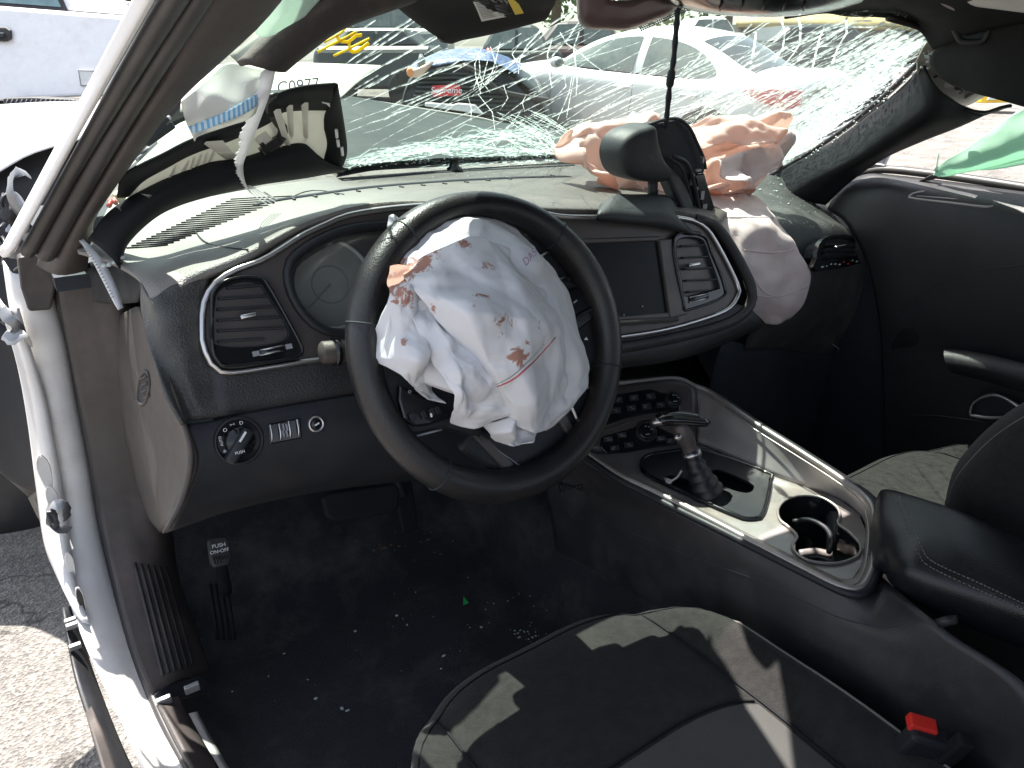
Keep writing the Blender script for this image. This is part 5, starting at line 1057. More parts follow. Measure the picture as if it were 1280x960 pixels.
for q in ([(1125, 619), (1134, 640), (1143, 663), (1152, 684), (1166, 702), (1220, 727), (1285, 757)], [(1118, 618), (1128, 645), (1137, 668), (1148, 692), (1162, 708), (1216, 734), (1285, 764)]):
    qq = spl([Vector((a, b, 0)) for a, b in q], 120)
    for i in range(0, 118, 3):
        a, b = H(qq[i].x, qq[i].y, .0026, BVM), H(qq[i+2].x, qq[i+2].y, .0026, BVM)
        if a is not None and b is not None:
            if i == 0: mbs_ = MB()
            mbs_.tube([a, b], .0008, 4)
    obj('stitching', mbs_, M['thread'], arm)
mb = MB(); mb.box(Z(1108, 676, .64), .006, .010, .005); obj('latch', mb, M['gloss'], arm, bevel=.002)
mb = MB(); mb.tube([X(1182, 772, -.082), X(1186, 782, -.085)], [.012, .010], 10); obj('hinge_foot', mb, M['black'], con)
mb = MB()
for k in range(9): mb.tube([X(696+k*3.6, 600+k*1.6, -.117), X(700+k*3.2, 616-k*1.2, -.118)], .0016, 5)
obj('foot_vent', mb, M['black'], con)
# ---------------------------------------------------------------- gear lever
gear = thing('gear_lever', 'silver and black T-handle gear lever in its leather boot', 'gear lever', tuple(Z(880, 620, ZT)))
base = Z(884, 616, ZT); top = Z(862, 560, ZT+.072)
mb = MB(); pth = [base, base.lerp(top, .3), base.lerp(top, .62), base.lerp(top, .95)]
mb.tube(spl(pth, 16), [.036-.0015*i+.0026*math.sin(i*2.1) for i in range(16)], 18, flat=.72); bm_ = mb; bm_.V = crumple(bm_.V, .004, 40, 5, Vector((-1, -.5, .2))); obj('boot', bm_, M['leather'], gear)
mb = MB(); mb.tube(spl([Z(833, 604, ZT+.005), Z(846, 597, ZT+.016), Z(852, 588, ZT+.03)], 8), [.010, .007, .002]+[.002]*5, 6, flat=.3); obj('boot_fold', mb, M['silver'], gear)
ax = (top-base).normalized(); hc = top+ax*.045
gx = (Z(905, 530, hc.z)-Z(832, 530, hc.z)).normalized(); gy = ax.cross(gx).normalized()
mb = MB(); mb.tube(spl([top-ax*.01, top+ax*.012, top+ax*.03, hc], 10), [.0125, .012, .0115, .0125, .014, .015, .0155, .015, .014, .013], 14); obj('stem', mb, M['bezel'], gear)
mb = MB(); mb.tube(spl([hc-gx*.042-ax*.004, hc-gx*.03+ax*.004, hc+ax*.006, hc+gx*.03+ax*.002, hc+gx*.046-ax*.002], 18), [.004, .009, .012, .0135, .014, .0145, .015, .0152, .015, .0148, .0145, .014, .0135, .013, .012, .011, .009, .005], 14, flat=.72, up=ax); hd = obj('handle', mb, M['gloss'], gear)
mb = MB(); mb.tube(spl([hc-gx*.02+ax*.013, hc+ax*.0155, hc+gx*.03+ax*.011, hc+gx*.043+ax*.004], 12), [.004, .008, .0095, .010, .0102, .0102, .010, .0095, .009, .008, .006, .004], 10, flat=.4, up=ax); obj('handle_cap', mb, M['gloss'], hd)
mb = MB(); mb.tube(spl([hc-gx*.045-ax*.005, hc-gx*.036+ax*.001, hc-gx*.022+ax*.0055], 8), [.003, .007, .0095, .0112, .0122, .0128, .0132, .0134], 12, flat=.74, up=ax); obj('handle_tip', mb, M['chrome'], hd)
mb = MB(); mb.blob(hc-gx*.012-ax*.022-gy*.012, (.008, .006, .006), n=2); obj('thumb_button', mb, M['chrome'], gear)
mb = MB(); mb.tube([top-ax*.014, top-ax*.006], [.0148, .0148], 16); obj('collar', mb, M['chrome'], gear)
# ---------------------------------------------------------------- seats
def cushion_z(a, b):                                     # a -1..1 across, b 0 front .. 1 rear
    bol = .022*math.exp(-((abs(a)-.86)/.16)**2); dip = -.012*math.exp(-((abs(a)-.62)/.07)**2)
    return .514 + bol + dip*.5 + .022*math.sin(min(b*3.2, 1.57)) - .02*b
def make_seat(name, label, cx, y0, back):
    t = thing(name, label, 'seat', (cx, y0-.3, .25))
    hw, L_ = .268, .62; rows = []; na, nb = 41, 36
    prof = [-.155, -.12, -.06, -.02, 0]
    def fy(a): return y0 - .17*abs(a)**3.6 - .03*abs(a)**10
    V = []; cols = na
    rr = []
    for j, dz in enumerate((-.17, -.12, -.07, -.035, -.014)):
        fwd = (-.012, .006, .012, .009, .004)[j]
        rr.append([Vector((cx+hw*a*(1-.02*(j == 0)), fy(a)+fwd, cushion_z(a, 0)+dz)) for a in [-1+2*i/(na-1) for i in range(na)]])
    for b in [0.008, .03, .07, .13]+[.2+.8*k/10 for k in range(11)]:
        r = []
        for a in [-1+2*i/(na-1) for i in range(na)]:
            e = max(0, (abs(a)-.9)/.1); z = cushion_z(a, b) - .05*e*e - .012*(1-min(b/.05, 1))**2
            r.append(Vector((cx+hw*a, fy(a)-b*L_*(1-.1*abs(a)**4), z)))
        rr.append(r)
    # side skirts
    full = []
    for r in rr: full.append([r[0]+Vector((.004, 0, -.16)), r[0]+Vector((-.006, 0, -.06))]+r+[r[-1]+Vector((.006, 0, -.06)), r[-1]+Vector((-.004, 0, -.16))])
    nv = na+4; V = [p for r in full for p in r]; V = [v+Vector((0, 0, .0035*noise.noise(v*9))) for v in V]
    Fc = [(i*nv+j, i*nv+j+1, (i+1)*nv+j+1, (i+1)*nv+j) for i in range(len(full)-1) for j in range(nv-1)]
    cu = obj('cushion', (V, Fc), M['seat'], t); bv = BVHTree.FromPolygons(V, Fc)
    def on(a, b, o=.0012):
        p = Vector((cx+hw*a, fy(a)-b*L_, 1.0)); h = bv.ray_cast(p, Vector((0, 0, -1))); return h[0]+Vector((0, 0, o)) if h[0] is not None else None
    for s in (-1, 1):
        pts = [p for p in (on(s*(.62+.0*k), .02+.05*k) for k in range(18)) if p is not None]; mb = MB(); mb.tube(pts, .0016, 6); obj('seam', mb, M['pedal'], cu)
        pts = [p for p in (on(s*.90, .0+.05*k) for k in range(18)) if p is not None]; mb = MB(); mb.tube(pts, .0016, 6); obj('piping', mb, M['thread'], cu)
    pts = [p for p in (on(-.9+1.8*k/24, .022+.05*0) for k in range(25)) if p is not None]; mb = MB(); mb.tube(pts, .0011, 5); obj('seam', mb, M['pedal'], cu)
    pts = [p for p in (on(-.6+1.2*k/24, .36) for k in range(25)) if p is not None]; mb = MB(); mb.tube(pts, .0016, 5); obj('seam', mb, M['pedal'], cu)
    cols_ = [[on(-.6+1.2*k/16, .37+.06*j, .0016) for k in range(17)] for j in range(11)]
    if all(p is not None for r in cols_ for p in r):
        Vg = [p for r in cols_ for p in r]; obj('grey_insert', (Vg, [(i*17+j, i*17+j+1, (i+1)*17+j+1, (i+1)*17+j) for i in range(10) for j in range(16)]), M['seatgrey'], cu)
    mb = MB(); mb.box((cx, y0-.34, .30), .2, .24, .05); obj('seat_base', mb, M['void'], t, smooth=False, bevel=.01)
    return t, bv
ds_, BVS = make_seat('bucket_seat', 'black cloth driver seat cushion nearest the camera, partly sunlit below the steering wheel', -.382, -.072, False)
ps_, BVP = make_seat('bucket_seat', 'black cloth passenger seat beyond the armrest with a sunlit cushion front', .43, -.05, True)
rows = []
ed = [(1188, 650, .19), (1198, 612, .185), (1224, 578, .18), (1258, 548, .175), (1302, 522, .17), (1350, 500, .17)]
L0 = [X(*q) for q in ed]
mb = MB(); mb.loft([[p+Vector((.05, -.16, -.03)) for p in L0], [p+Vector((-.004, -.07, -.01)) for p in L0], L0, [p+Vector((.06, .035, .0)) for p in L0], [p+Vector((.13, .02, -.005)) for p in L0], [p+Vector((.3, .0, -.01)) for p in L0], [p+Vector((.44, .03, 0)) for p in L0], [p+Vector((.5, -.02, 0)) for p in L0], [p+Vector((.46, -.14, -.02)) for p in L0]], 40, 20); obj('backrest', mb, M['seat'], ps_)
for du in (.0, .0035):
    mb = MB(); mb.tube(spl([p+Vector((.012+du*3, .012+du, .002)) for p in L0], 30), .0012, 5); obj('backrest_seam', mb, M['thread'], ps_)
# belt buckle
bk = thing('belt_buckle', 'red release button of the seat belt buckle in its black housing beside the console', 'buckle', tuple(X(1150, 930, -.11)))
e1 = (X(1186, 912, -.1)-X(1122, 893, -.14)).normalized(); e2 = Vector((0, -.35, .94)); e2 = (e2-e1*e2.dot(e1)).normalized(); e3 = e1.cross(e2)
c = X(1152, 930, -.145); mb = MB(); mb.box(c-e2*.012, .021, .034, .011, e1, e2, e3); obj('housing', mb, M['black'], bk, smooth=False, bevel=.005)
mb = MB(); mb.box(X(1152, 906, -.145), .0145, .006, .0085, e1, e2, e3); obj('release_button', mb, M['red'], bk, smooth=False, bevel=.002)
mb = MB(); mb.box(X(1190, 940, -.135), .008, .03, .008, e1, e2, e3); obj('tongue_slot', mb, M['pedal'], bk, smooth=False, bevel=.003)
# ---------------------------------------------------------------- pedals
pk = thing('parking_brake_pedal', 'small parking brake pedal with white push on/off lettering at far left of the footwell', 'pedal', tuple(Y(275, 690, .36)))
PP = [(259, 676), (264, 671), (281, 669), (286, 673), (291, 697), (288, 705), (268, 710), (263, 704)]
nP = Vector((.05, -.75, .66)).normalized(); cP = Y(275, 690, .36)
mb = MB(); mb.prism([PL(u, v, cP, nP) for u, v in PP], -nP*.012); pp = obj('pad', mb, M['rubber'], pk, smooth=False, bevel=.004)
ex = (PL(290, 684, cP, nP)-PL(262, 690, cP, nP)).normalized(); ey = nP.cross(ex)
text('lettering', 'PUSH', .0088, PL(273.5, 682, cP+nP*.001, nP), ex, ey, M['print'], pk, .0003)
text('lettering', 'ON\u2022OFF', .0078, PL(274.5, 689, cP+nP*.001, nP), ex, ey, M['print'], pk, .0003)
for k in range(6):
    a, b = PL(266+k*3.6, 697-k*.4, cP+nP*.0006, nP), PL(268+k*3.6, 705-k*.6, cP+nP*.0006, nP); mb = MB(); mb.tube([a, b], .0011, 5); obj('pad_rib', mb, M['rubber'], pk)
mb = MB(); mb.tube(spl([cP+Vector((.0, .02, .0)), cP+Vector((.006, .05, -.06)), cP+Vector((.01, .07, -.13))], 8), .010, 8); obj('arm', mb, M['black'], pk)
for k in range(4):
    mb = MB(); mb.tube([Y(262+k*7, 730, .47-k*.004), Y(272+k*7, 800, .40-k*.004)], .0035, 6); obj('foot_rest_rib', mb, M['pedal'], pk)
bp_ = thing('brake_pedal', 'wide black brake pedal in the dark footwell behind the steering wheel rim', 'pedal', tuple(Y(455, 640, .34)))
nB = Vector((0, -.85, .5)).normalized(); cB = Y(452, 628, .33)
mb = MB(); mb.prism([PL(u, v, cB, nB) for u, v in ((402, 622), (412, 615), (492, 604), (500, 609), (500, 634), (490, 642), (420, 652), (408, 646))], -nB*.012); obj('pad', mb, M['pedal'], bp_, smooth=False, bevel=.005)
mb = MB(); mb.tube([cB+Vector((.0, .02, 0)), cB+Vector((0, .12, .12)), cB+Vector((0, .2, .3))], .011, 8); obj('arm', mb, M['black'], bp_)
ac = thing('accelerator_pedal', 'narrow black accelerator pedal to the right of the brake pedal', 'pedal', tuple(Y(508, 640, .40)))
cA = Y(508, 635, .40)
mb = MB(); mb.prism([PL(u, v, cA, nB) for u, v in ((492, 606), (516, 602), (524, 662), (504, 668))], -nB*.010); obj('pad', mb, M['pedal'], ac, smooth=False, bevel=.004)
mb = MB(); mb.tube([cA+Vector((0, .01, .02)), cA+Vector((0, .1, .14))], .009, 8); obj('arm', mb, M['black'], ac)
# ---------------------------------------------------------------- passenger door
door = thing('passenger_door', 'closed black lined passenger door with its window broken out', 'door', (.74, -.1, .3))
rows = [[(1036, 262, .75), (1052, 236, .765), (1082, 220, .765), (1120, 222, .765), (1190, 230, .765), (1310, 246, .765)], [(1044, 268, .735), (1064, 240, .735), (1094, 228, .735), (1130, 230, .735), (1196, 241, .735), (1310, 260, .735)], [(1060, 280, .71), (1084, 254, .705), (1110, 243, .705), (1150, 247, .705), (1206, 256, .705), (1310, 277, .705)],
        [(1086, 330, .695), (1104, 310, .69), (1130, 300, .69), (1160, 300, .69), (1210, 306, .69), (1310, 325, .69)], [(1100, 400, .70), (1116, 390, .695), (1140, 386, .695), (1170, 388, .695), (1215, 392, .695), (1310, 400, .695)], [(1104, 470, .71), (1120, 466, .71), (1145, 464, .71), (1175, 464, .71), (1220, 466, .71), (1310, 474, .71)],
        [(1106, 560, .72), (1124, 556, .72), (1150, 556, .72), (1180, 556, .72), (1222, 560, .72), (1310, 580, .72)], [(1108, 640, .74), (1126, 640, .74), (1150, 650, .74), (1180, 660, .74), (1222, 670, .74), (1310, 690, .74)]]
V, Fc = grid([[X(*q) for q in r] for r in rows], 44, 40); BVD2 = BVHTree.FromPolygons(V, Fc); M['door'] = mat('door_soft_black', (.016, .016, .019), .5, bump=.3, bscale=500, voron=True, bdist=.001, dirt=(.05, .045, .045), damt=.3, dscale=6)
obj('door_card', (V, Fc), M['door'], door, solid=.01)
def onD(lst, o=.002): return [p for p in (H(u, v, o, BVD2) for u, v in lst) if p is not None]
ins = onD([tuple(x)[:2] for x in spl([Vector((a, b, 0)) for a, b in ((1116, 424), (1124, 396), (1150, 368), (1190, 348), (1240, 336), (1300, 330))], 30)], .003)
mb = MB(); mb.tube(ins, .003, 6); obj('insert_edge', mb, M['black'], door)
mb = MB(); top_ = ins; low = onD([(1114+i*6.2, 440+i*.9) for i in range(30)], .004); n = min(len(top_), len(low)); mb.loft([top_[:n], [a.lerp(b, .5)-Vector((.002, 0, 0)) for a, b in zip(top_, low)], low[:n]], 8, 30); obj('insert', mb, M['leather'], door, solid=.002)
rows = [[(1178, 440, .685), (1230, 448, .685), (1310, 468, .685)], [(1180, 435, .66), (1230, 442, .65), (1310, 462, .65)], [(1180, 446, .635), (1230, 456, .625), (1310, 476, .625)], [(1184, 460, .635), (1232, 470, .63), (1310, 492, .63)], [(1190, 466, .69), (1236, 478, .69), (1310, 500, .69)]]
mb = MB(); mb.loft([[X(*q) for q in r] for r in rows], 20, 20); obj('armrest', mb, M['door'], door)
mb = MB(); mb.tube(spl([X(1184, 455, .634), X(1232, 465, .624), X(1310, 486, .624)], 20), .0009, 5); obj('stitching', mb, M['thread'], door)
hr = spl([X(u, v, .69) for u, v in ((1213, 517), (1217, 503), (1235, 494), (1253, 496), (1273, 509), (1271, 518), (1244, 522), (1220, 520))], 40, True)
mb = MB(); mb.tube(hr, .0042, 8, closed=True); hd2 = obj('door_handle', mb, M['chrome'], door); mb = MB(); mb.add([p+Vector((.006, 0, 0)) for p in hr], [tuple(range(40))]); obj('handle_cup', mb, M['void'], hd2, smooth=False)
mb = MB(); mb.tube(spl([X(u, v, .708) for u, v in ((1120, 519), (1170, 520), (1220, 526), (1290, 535))], 16), .0025, 6); obj('pocket_edge', mb, M['black'], door)
sr = onD([(1137, 245), (1145, 241), (1160, 240), (1200, 243), (1238, 247), (1243, 251), (1242, 256), (1234, 259), (1190, 254), (1142, 248)], .004)
if len(sr) == 10:
    sr = spl(sr, 50, True); mb = MB(); mb.tube(sr, .003, 6, closed=True); dv = obj('demister_vent', mb, M['silver'], door); mb = MB(); mb.add([p+Vector((.001, 0, -.002)) for p in sr], [tuple(range(50))]); obj('vent_opening', mb, M['void'], dv, smooth=False)
    mb = MB(); mb.tube(onD([(1146, 245), (1190, 248.5), (1236, 253)], .005), .0018, 5); obj('vent_blade', mb, M['silver'], dv)
mb = MB(); mb.tube(spl([X(u, v, .77) for u, v in ((1060, 222), (1100, 212), (1160, 217), (1220, 225), (1310, 239))], 24), .010, 8, flat=.7); obj('window_seal', mb, M['rubber'], door)
mb = MB(); mb.tube(spl([X(u, v, .772) for u, v in ((1034, 252), (1044, 238), (1060, 222), (1082, 208), (1098, 197), (1102, 186))], 24), .006, 8); obj('door_seal', mb, M['whiteplastic'], door)
mb = MB(); mb.tube(spl([X(u, v, .785) for u, v in ((1078, 211), (1098, 206), (1120, 214), (1150, 216), (1170, 218))], 16), .004, 6); obj('glass_run', mb, M['dim'], door)
mb = MB(); mb.quadbox((.80, -.8, .25), (.80, .45, .25), (.80, .45, .95), (.80, -.8, .95), (.06, 0, 0)); obj('outer_skin', mb, M['white'], door, smooth=False, bevel=.02)
# mirror-post of the passenger side
mb = MB(); mb.prism([X(u, v, .79) for u, v in ((1090, 206), (1108, 184), (1112, 190), (1102, 212))], (.01, 0, 0)); obj('window_post', mb, M['dim'], door, smooth=False)
# ---------------------------------------------------------------- passenger pillar: bare metal and the trim springing off it
mb = MB(); mb.loft([[X(u, v, x) for u, v, x in ((1146, 76, .60), (1162, 50, .59), (1200, 46, .60), (1296, 60, .6))], [X(u, v, x) for u, v, x in ((1150, 100, .66), (1176, 82, .64), (1220, 84, .64), (1296, 98, .64))], [X(u, v, x) for u, v, x in ((1180, 124, .70), (1208, 118, .69), (1248, 103, .68), (1270, 112, .68))], [X(u, v, x) for u, v, x in ((1196, 136, .73), (1214, 129, .715), (1252, 110, .70), (1272, 120, .70))]], 14, 20); pm = obj('pillar_metal', mb, M['metal'], car, solid=.004)
mb = MB(); mb.tube(spl([X(u, v, .655) for u, v in ((1168, 96), (1178, 90), (1184, 80), (1196, 74))], 10), .005, 6, flat=.4); obj('sealer_strip', mb, M['rubber'], pm)
mb = MB(); mb.tube([X(1207, 121, .69), X(1250, 97, .675), X(1264, 99, .675)], .006, 6, flat=.5); obj('sealer_strip', mb, M['dim'], pm)
c = X(1188, 103, .655); mb = MB(); mb.box(c, .009, .003, .008, Vector((.5, -.8, .2)).normalized(), Vector((.8, .5, 0)).normalized(), Vector((0, .2, 1)).normalized()); tb = obj('trim_clip', mb, M['zinc'], pm, smooth=False, bevel=.001)
mb = MB(); mb.blob(X(1187.5, 103, .645), (.003, .003, .003)); obj('clip_hole', mb, M['void'], pm)
mb = MB(); mb.box(X(1198, 104, .665), .006, .006, .012, Vector((.5, -.8, .2)).normalized(), Vector((.8, .5, 0)).normalized(), Vector((0, .2, 1)).normalized()); obj('clip_recess', mb, M['void'], pm, smooth=False, bevel=.003)
text('marker_writing', 'STELLA', .017, X(1216, 106, .674), X(1240, 96, .674)-X(1204, 113, .674), Vector((0, 0, 1)), M['void'], pm, .0002, .3)
tr = thing('pillar_trim', 'long black windscreen pillar trim springing loose on the passenger side', 'pillar trim', tuple(X(1035, 252, .74)))
R_ = [((950, 232), (982, 246, .71), (1032, 256, .745)), ((984, 210), (1018, 226, .70), (1064, 226, .745)), ((1040, 178), (1072, 198, .675), (1104, 198, .74)), ((1094, 138), (1122, 166, .645), (1150, 177, .725)), ((1134, 103), (1164, 138, .62), (1196, 159, .715)), ((1154, 79), (1168, 106, .605), (1200, 130, .66), (1232, 143, .70))]
rows = []
for r in R_:
    pts = [W(*r[0], .035)]+[X(*q) for q in r[1:]]
    rows.append(pts)
mb = MB(); mb.loft(rows, 40, 24); V = mb.V; M['trim'] = mat('pillar_trim_black', (.013, .0145, .017), .7, bump=.08, bscale=400, dirt=(.05, .05, .048), damt=.2, dscale=5, spec=.15)
obj('trim_shell', mb, M['trim'], tr, solid=.004)
mb = MB(); mb.loft([[X(1206, 136, .665), X(1232, 143, .70)], [X(1230, 140, .67), X(1244, 139, .695)], [X(1250, 134, .675), X(1258, 134, .69)], [X(1263, 131, .68), X(1265, 133, .682)]], 10, 5); obj('trim_tongue', mb, M['trim'], tr, solid=.004)
mb = MB()
for k in range(70):
    t = rnd.random(); u = 985+t*170; v = 212-t*138; p = W(u+rnd.gauss(3, 2), v+rnd.gauss(6, 2), .045); r = rnd.uniform(.001, .0026); mb.blob(p, (r, r, r))
for k in range(40):
    p = X(1164+rnd.gauss(0, 6)+0, 66+rnd.gauss(0, 8), .60); r = rnd.uniform(.002, .005); mb.blob(p, (r, r*.6, r*.7))
obj('glass_crumb', mb, M['crumb'], tr, smooth=False, kind='stuff')
# green side curtain hanging in the passenger window
gc = thing('side_curtain_airbag', 'pale green curtain airbag hanging in the open passenger window', 'airbag', tuple(X(1230, 190, .74)))
rows = [[(1166, 220, .745), (1168, 216, .745), (1170, 212, .745)], [(1180, 222, .745), (1180, 212, .735), (1184, 200, .735)], [(1210, 216, .745), (1212, 200, .725), (1220, 178, .735)], [(1250, 208, .75), (1252, 185, .72), (1262, 148, .735)], [(1310, 194, .755), (1310, 165, .72), (1312, 116, .735)]]
V, Fc = grid([[X(*q) for q in r] for r in rows], 40, 26); V = crumple(V, .008, 9, 21, Vector((-1, 0, .2))); obj('curtain', (V, Fc), M['green'], gc, solid=.001)
rows = [[(1226, 213, .752), (1230, 208, .748)], [(1250, 211, .752), (1254, 200, .745)], [(1310, 200, .755), (1310, 182, .745)]]
mb = MB(); mb.loft([[X(*q) for q in r] for r in rows], 10, 6); obj('curtain', mb, M['green'], gc, solid=.001)
mb = MB(); mb.prism([X(u, v, .744) for u, v in ((1146, 227), (1166, 217), (1174, 222), (1160, 226))], (.008, 0, 0)); obj('end_clip', mb, M['rubber'], gc, smooth=False, bevel=.002)
mb = MB(); mb.tube(spl([X(1170, 214, .742), X(1172, 200, .742), X(1174, 188, .742)], 6), [.004, .003, .002, .002, .002, .001], 5); obj('loose_tag', mb, M['mint'], gc)
# ---------------------------------------------------------------- driver's pillar trim lying along the base of the windscreen
lt = thing('pillar_trim', 'broken black pillar trim showing its white ribbed inside, lying across the left of the dashboard', 'pillar trim', tuple(Y(260, 235, .5)))
lo_t = [(112, 300, .34), (142, 262, .325), (200, 228, .315), (260, 205, .32), (300, 199, .325), (340, 187, .33), (376, 179, .335), (394, 192, .345), (410, 207, .36), (424, 214, .37)]
lo_b = [(150, 336, .30), (158, 306, .31), (190, 274, .315), (224, 256, .32), (272, 242, .325), (320, 231, .335), (360, 225, .345), (386, 221, .355), (408, 217, .365), (428, 214, .375)]
def YW(u, v, y):
    a, b = Y(u, v, y), W(u, v, .025); return a if (a-CAM).length < (b-CAM).length else b
A_ = spl([YW(*q) for q in lo_t], 40); B_ = spl([YW(*q) for q in lo_b], 40)
mb = MB(); mb.loft([[p+Vector((.0, .006, -.004)) for p in A_], A_, [p.lerp(q, .4)+Vector((0, -.018, .006)) for p, q in zip(A_, B_)], [p.lerp(q, .8)+Vector((0, -.014, .004)) for p, q in zip(A_, B_)], B_], 14, 60); obj('outer_shell', mb, M['trim'], lt, solid=.003)
up_t = [(146, 246), (156, 218), (206, 191), (240, 174), (285, 158), (321, 146), (345, 119), (379, 108), (420, 104)]
up_b = [(162, 244), (178, 226), (208, 209), (240, 192), (290, 174), (334, 154), (352, 140), (380, 137), (411, 137)]
C_ = spl([YW(u, v, .37-.0003*(u-146)) for u, v in up_t], 40); D_ = spl([YW(u, v, .37-.00025*(u-162)) for u, v in up_b], 40)
mb = MB(); mb.loft([C_, [p.lerp(q, .5)+Vector((0, -.006, 0)) for p, q in zip(C_, D_)], D_], 6, 60); obj('outer_shell', mb, M['trim'], lt, solid=.003)
E_ = [p+Vector((.0, .010, -.008)) for p in A_]; Dm = [p+Vector((0, .004, 0)) for p in D_]
mid = [p.lerp(q, .5)+Vector((0, .012, -.012)) for p, q in zip(E_, Dm)]
V, Fc = grid([Dm, mid, E_], 18, 60); V = [v+Vector((0, 0, .003*noise.noise(v*25))) for v in V]; BVT = BVHTree.FromPolygons(V, Fc); obj('inner_lining', (V, Fc), M['whiteplastic'], lt, solid=.002)
for (u0, v0, u1, v1, w) in ((268, 176, 292, 198, .010), (348, 136, 362, 182, .003), (364, 131, 366, 170, .0025), (383, 128, 384, 172, .003), (340, 150, 352, 184, .002), (212, 222, 220, 206, .0016), (228, 214, 236, 200, .0016), (246, 207, 252, 192, .0016), (262, 202, 268, 186, .0016), (238, 212, 243, 196, .0012), (255, 205, 259, 190, .0012)):
    a, b = H(u0, v0, .006, BVT), H(u1, v1, .006, BVT)
    if a is None: a = W(u0, v0, .055)
    if b is None: b = YW(u1, v1, .32)
    mb = MB(); mb.quadbox(a+Vector((-w, 0, 0)), a+Vector((w, 0, 0)), b+Vector((w*.6, 0, 0)), b+Vector((-w*.6, 0, 0)), (0, .012, -.004)); obj('rib', mb, M['whiteplastic'], lt, smooth=False, bevel=.0008)
fl_o = [(411, 137), (420, 103), (424, 112), (428, 150), (433, 185), (430, 200), (422, 214), (412, 210), (404, 202), (409, 180), (403, 152)]
def flp(u, v): return YW(u, v, .285+.0008*(v-103))
rows = [[(421, 104), (427, 140), (433, 184), (430, 202), (424, 214)], [(416, 112), (418, 146), (422, 182), (419, 200), (416, 210)], [(410, 137), (404, 152), (409, 178), (406, 194), (404, 202)]]
mb = MB(); mb.loft([[flp(*q)+Vector((0, -.01*(i == 1), 0)) for q in r] for i, r in enumerate(rows)], 10, 26); ef = obj('end_flange', mb, M['trim'], lt, solid=.003)
for (u, v, h) in ((416, 166, 5), (418, 178, 4), (423, 188, 5)):
    mb = MB(); mb.tube([flp(u, v-h)+Vector((0, -.012, 0)), flp(u+1, v+h)+Vector((0, -.012, 0))], .0022, 6); obj('slot', mb, M['print'], ef)
for k in range(2):
    mb = MB(); mb.tube([W(403+k*5, 128+k, .06), W(412+k*0, 130+k*3, .06)], .001, 5); obj('moulded_mark', mb, M['print'], lt)
mb = MB(); mb.tube(spl([YW(341, 118, .27), YW(337, 134, .28), YW(346, 150, .29), YW(353, 160, .30), (YW(351, 173, .31)), YW(335, 184, .31)], 24), .007, 8, flat=.25, up=(0, 1, 0)); obj('tether', mb, M['rubber'], lt)
mb = MB(); mb.box(Y(331, 176, .315), .008, .008, .011, Vector((.8, 0, .6)).normalized(), Vector((0, 1, 0)), Vector((-.6, 0, .8)).normalized()); obj('tether_clip', mb, M['whiteplastic'], lt, smooth=False, bevel=.002)
mb = MB(); mb.box(Y(337, 182, .31), .014, .006, .005, Vector((.85, 0, .5)).normalized(), Vector((0, 1, 0)), Vector((-.5, 0, .85)).normalized()); mb.tube([Y(326, 178, .31), Y(332, 184, .31)], .004, 6); obj('tether_clip', mb, M['gloss'], lt, smooth=False, bevel=.001)
# torn white curtain airbag and the strip hanging from it
wc = thing('torn_curtain_airbag', 'torn white curtain fabric with a blue woven stripe hanging beside the driver pillar', 'airbag', tuple(Y(290, 120, .13)))
rows = [[(226, 128, .16), (256, 102, .15), (284, 78, .14), (318, 84, .12), (341, 88, .11)], [(230, 145, .16), (262, 122, .135), (292, 104, .125), (318, 100, .11), (333, 100, .11)], [(234, 157, .155), (264, 146, .13), (296, 132, .115), (316, 120, .11), (328, 112, .11)], [(239, 168, .155), (266, 160, .13), (292, 150, .12), (310, 143, .115), (321, 134, .115)], [(243, 178, .155), (250, 170, .14), (290, 156, .125), (308, 149, .12), (318, 142, .12)]]
V, Fc = grid([[Y(*q) for q in r] for r in rows], 40, 44); V = crumple(V, .005, 12, 31, Vector((0, -1, .1)));
M['whitecloth'] = mat('torn_white_cloth', (.66, .66, .62), .8, var=.05, trans=.35, bump=.3, bscale=900)
BVW = BVHTree.FromPolygons(V, Fc); obj('fabric', (V, Fc), M['whitecloth'], wc, solid=.001)
def blue():
    m = mat('blue_woven_stripe', (.25, .5, .72), .8, var=.05); nt = m.node_tree; b = nt.nodes['Principled BSDF']; tc = nt.nodes.new('ShaderNodeTexCoord')
    w = nt.nodes.new('ShaderNodeTexWave'); w.inputs['Scale'].default_value = 70; w.bands_direction = 'X'; nt.links.new(tc.outputs['Object'], w.inputs[0])
    c = ramp(nt, w.outputs[0], [(.35, (.14, .38, .66)), (.65, (.5, .66, .76))]); nt.links.new(c, b.inputs['Base Color']); return m
st_ = [[H(u, v, .003, BVW) for u, v in r] for r in (((236, 158), (260, 149), (290, 136), (310, 124), (325, 116)), ((241, 167), (262, 160), (290, 149), (308, 141), (320, 133)))]
if all(p is not None for r in st_ for p in r): mb = MB(); mb.loft(st_, 4, 24); obj('blue_stripe', mb, blue(), wc, solid=.0006)
rows = []
sp = [(338, 88, .10, 6), (331, 110, .105, 8), (322, 136, .12, 8), (312, 165, .15, 7), (304, 190, .19, 5), (300, 206, .24, 4), (304, 226, .29, 2.5), (314, 242, .34, 1.2)]
L1, L2 = [], []
for (u, v, y, w) in sp: L1.append(Y(u-w, v-1, y)); L2.append(Y(u+w, v+1, y))
a, b = spl(L1, 70), spl(L2, 70); a = [p+(p-q).normalized()*(rnd.random()**2*.004) for p, q in zip(a, b)]
V = []; [V.extend([p, (p+q)/2+Vector((0, -.003, 0)), q]) for p, q in zip(a, b)]; obj('torn_strip', (V, [(i*3+j, i*3+j+1, i*3+j+4, i*3+j+3) for i in range(69) for j in range(2)]), M['fabric'], wc, solid=.001)
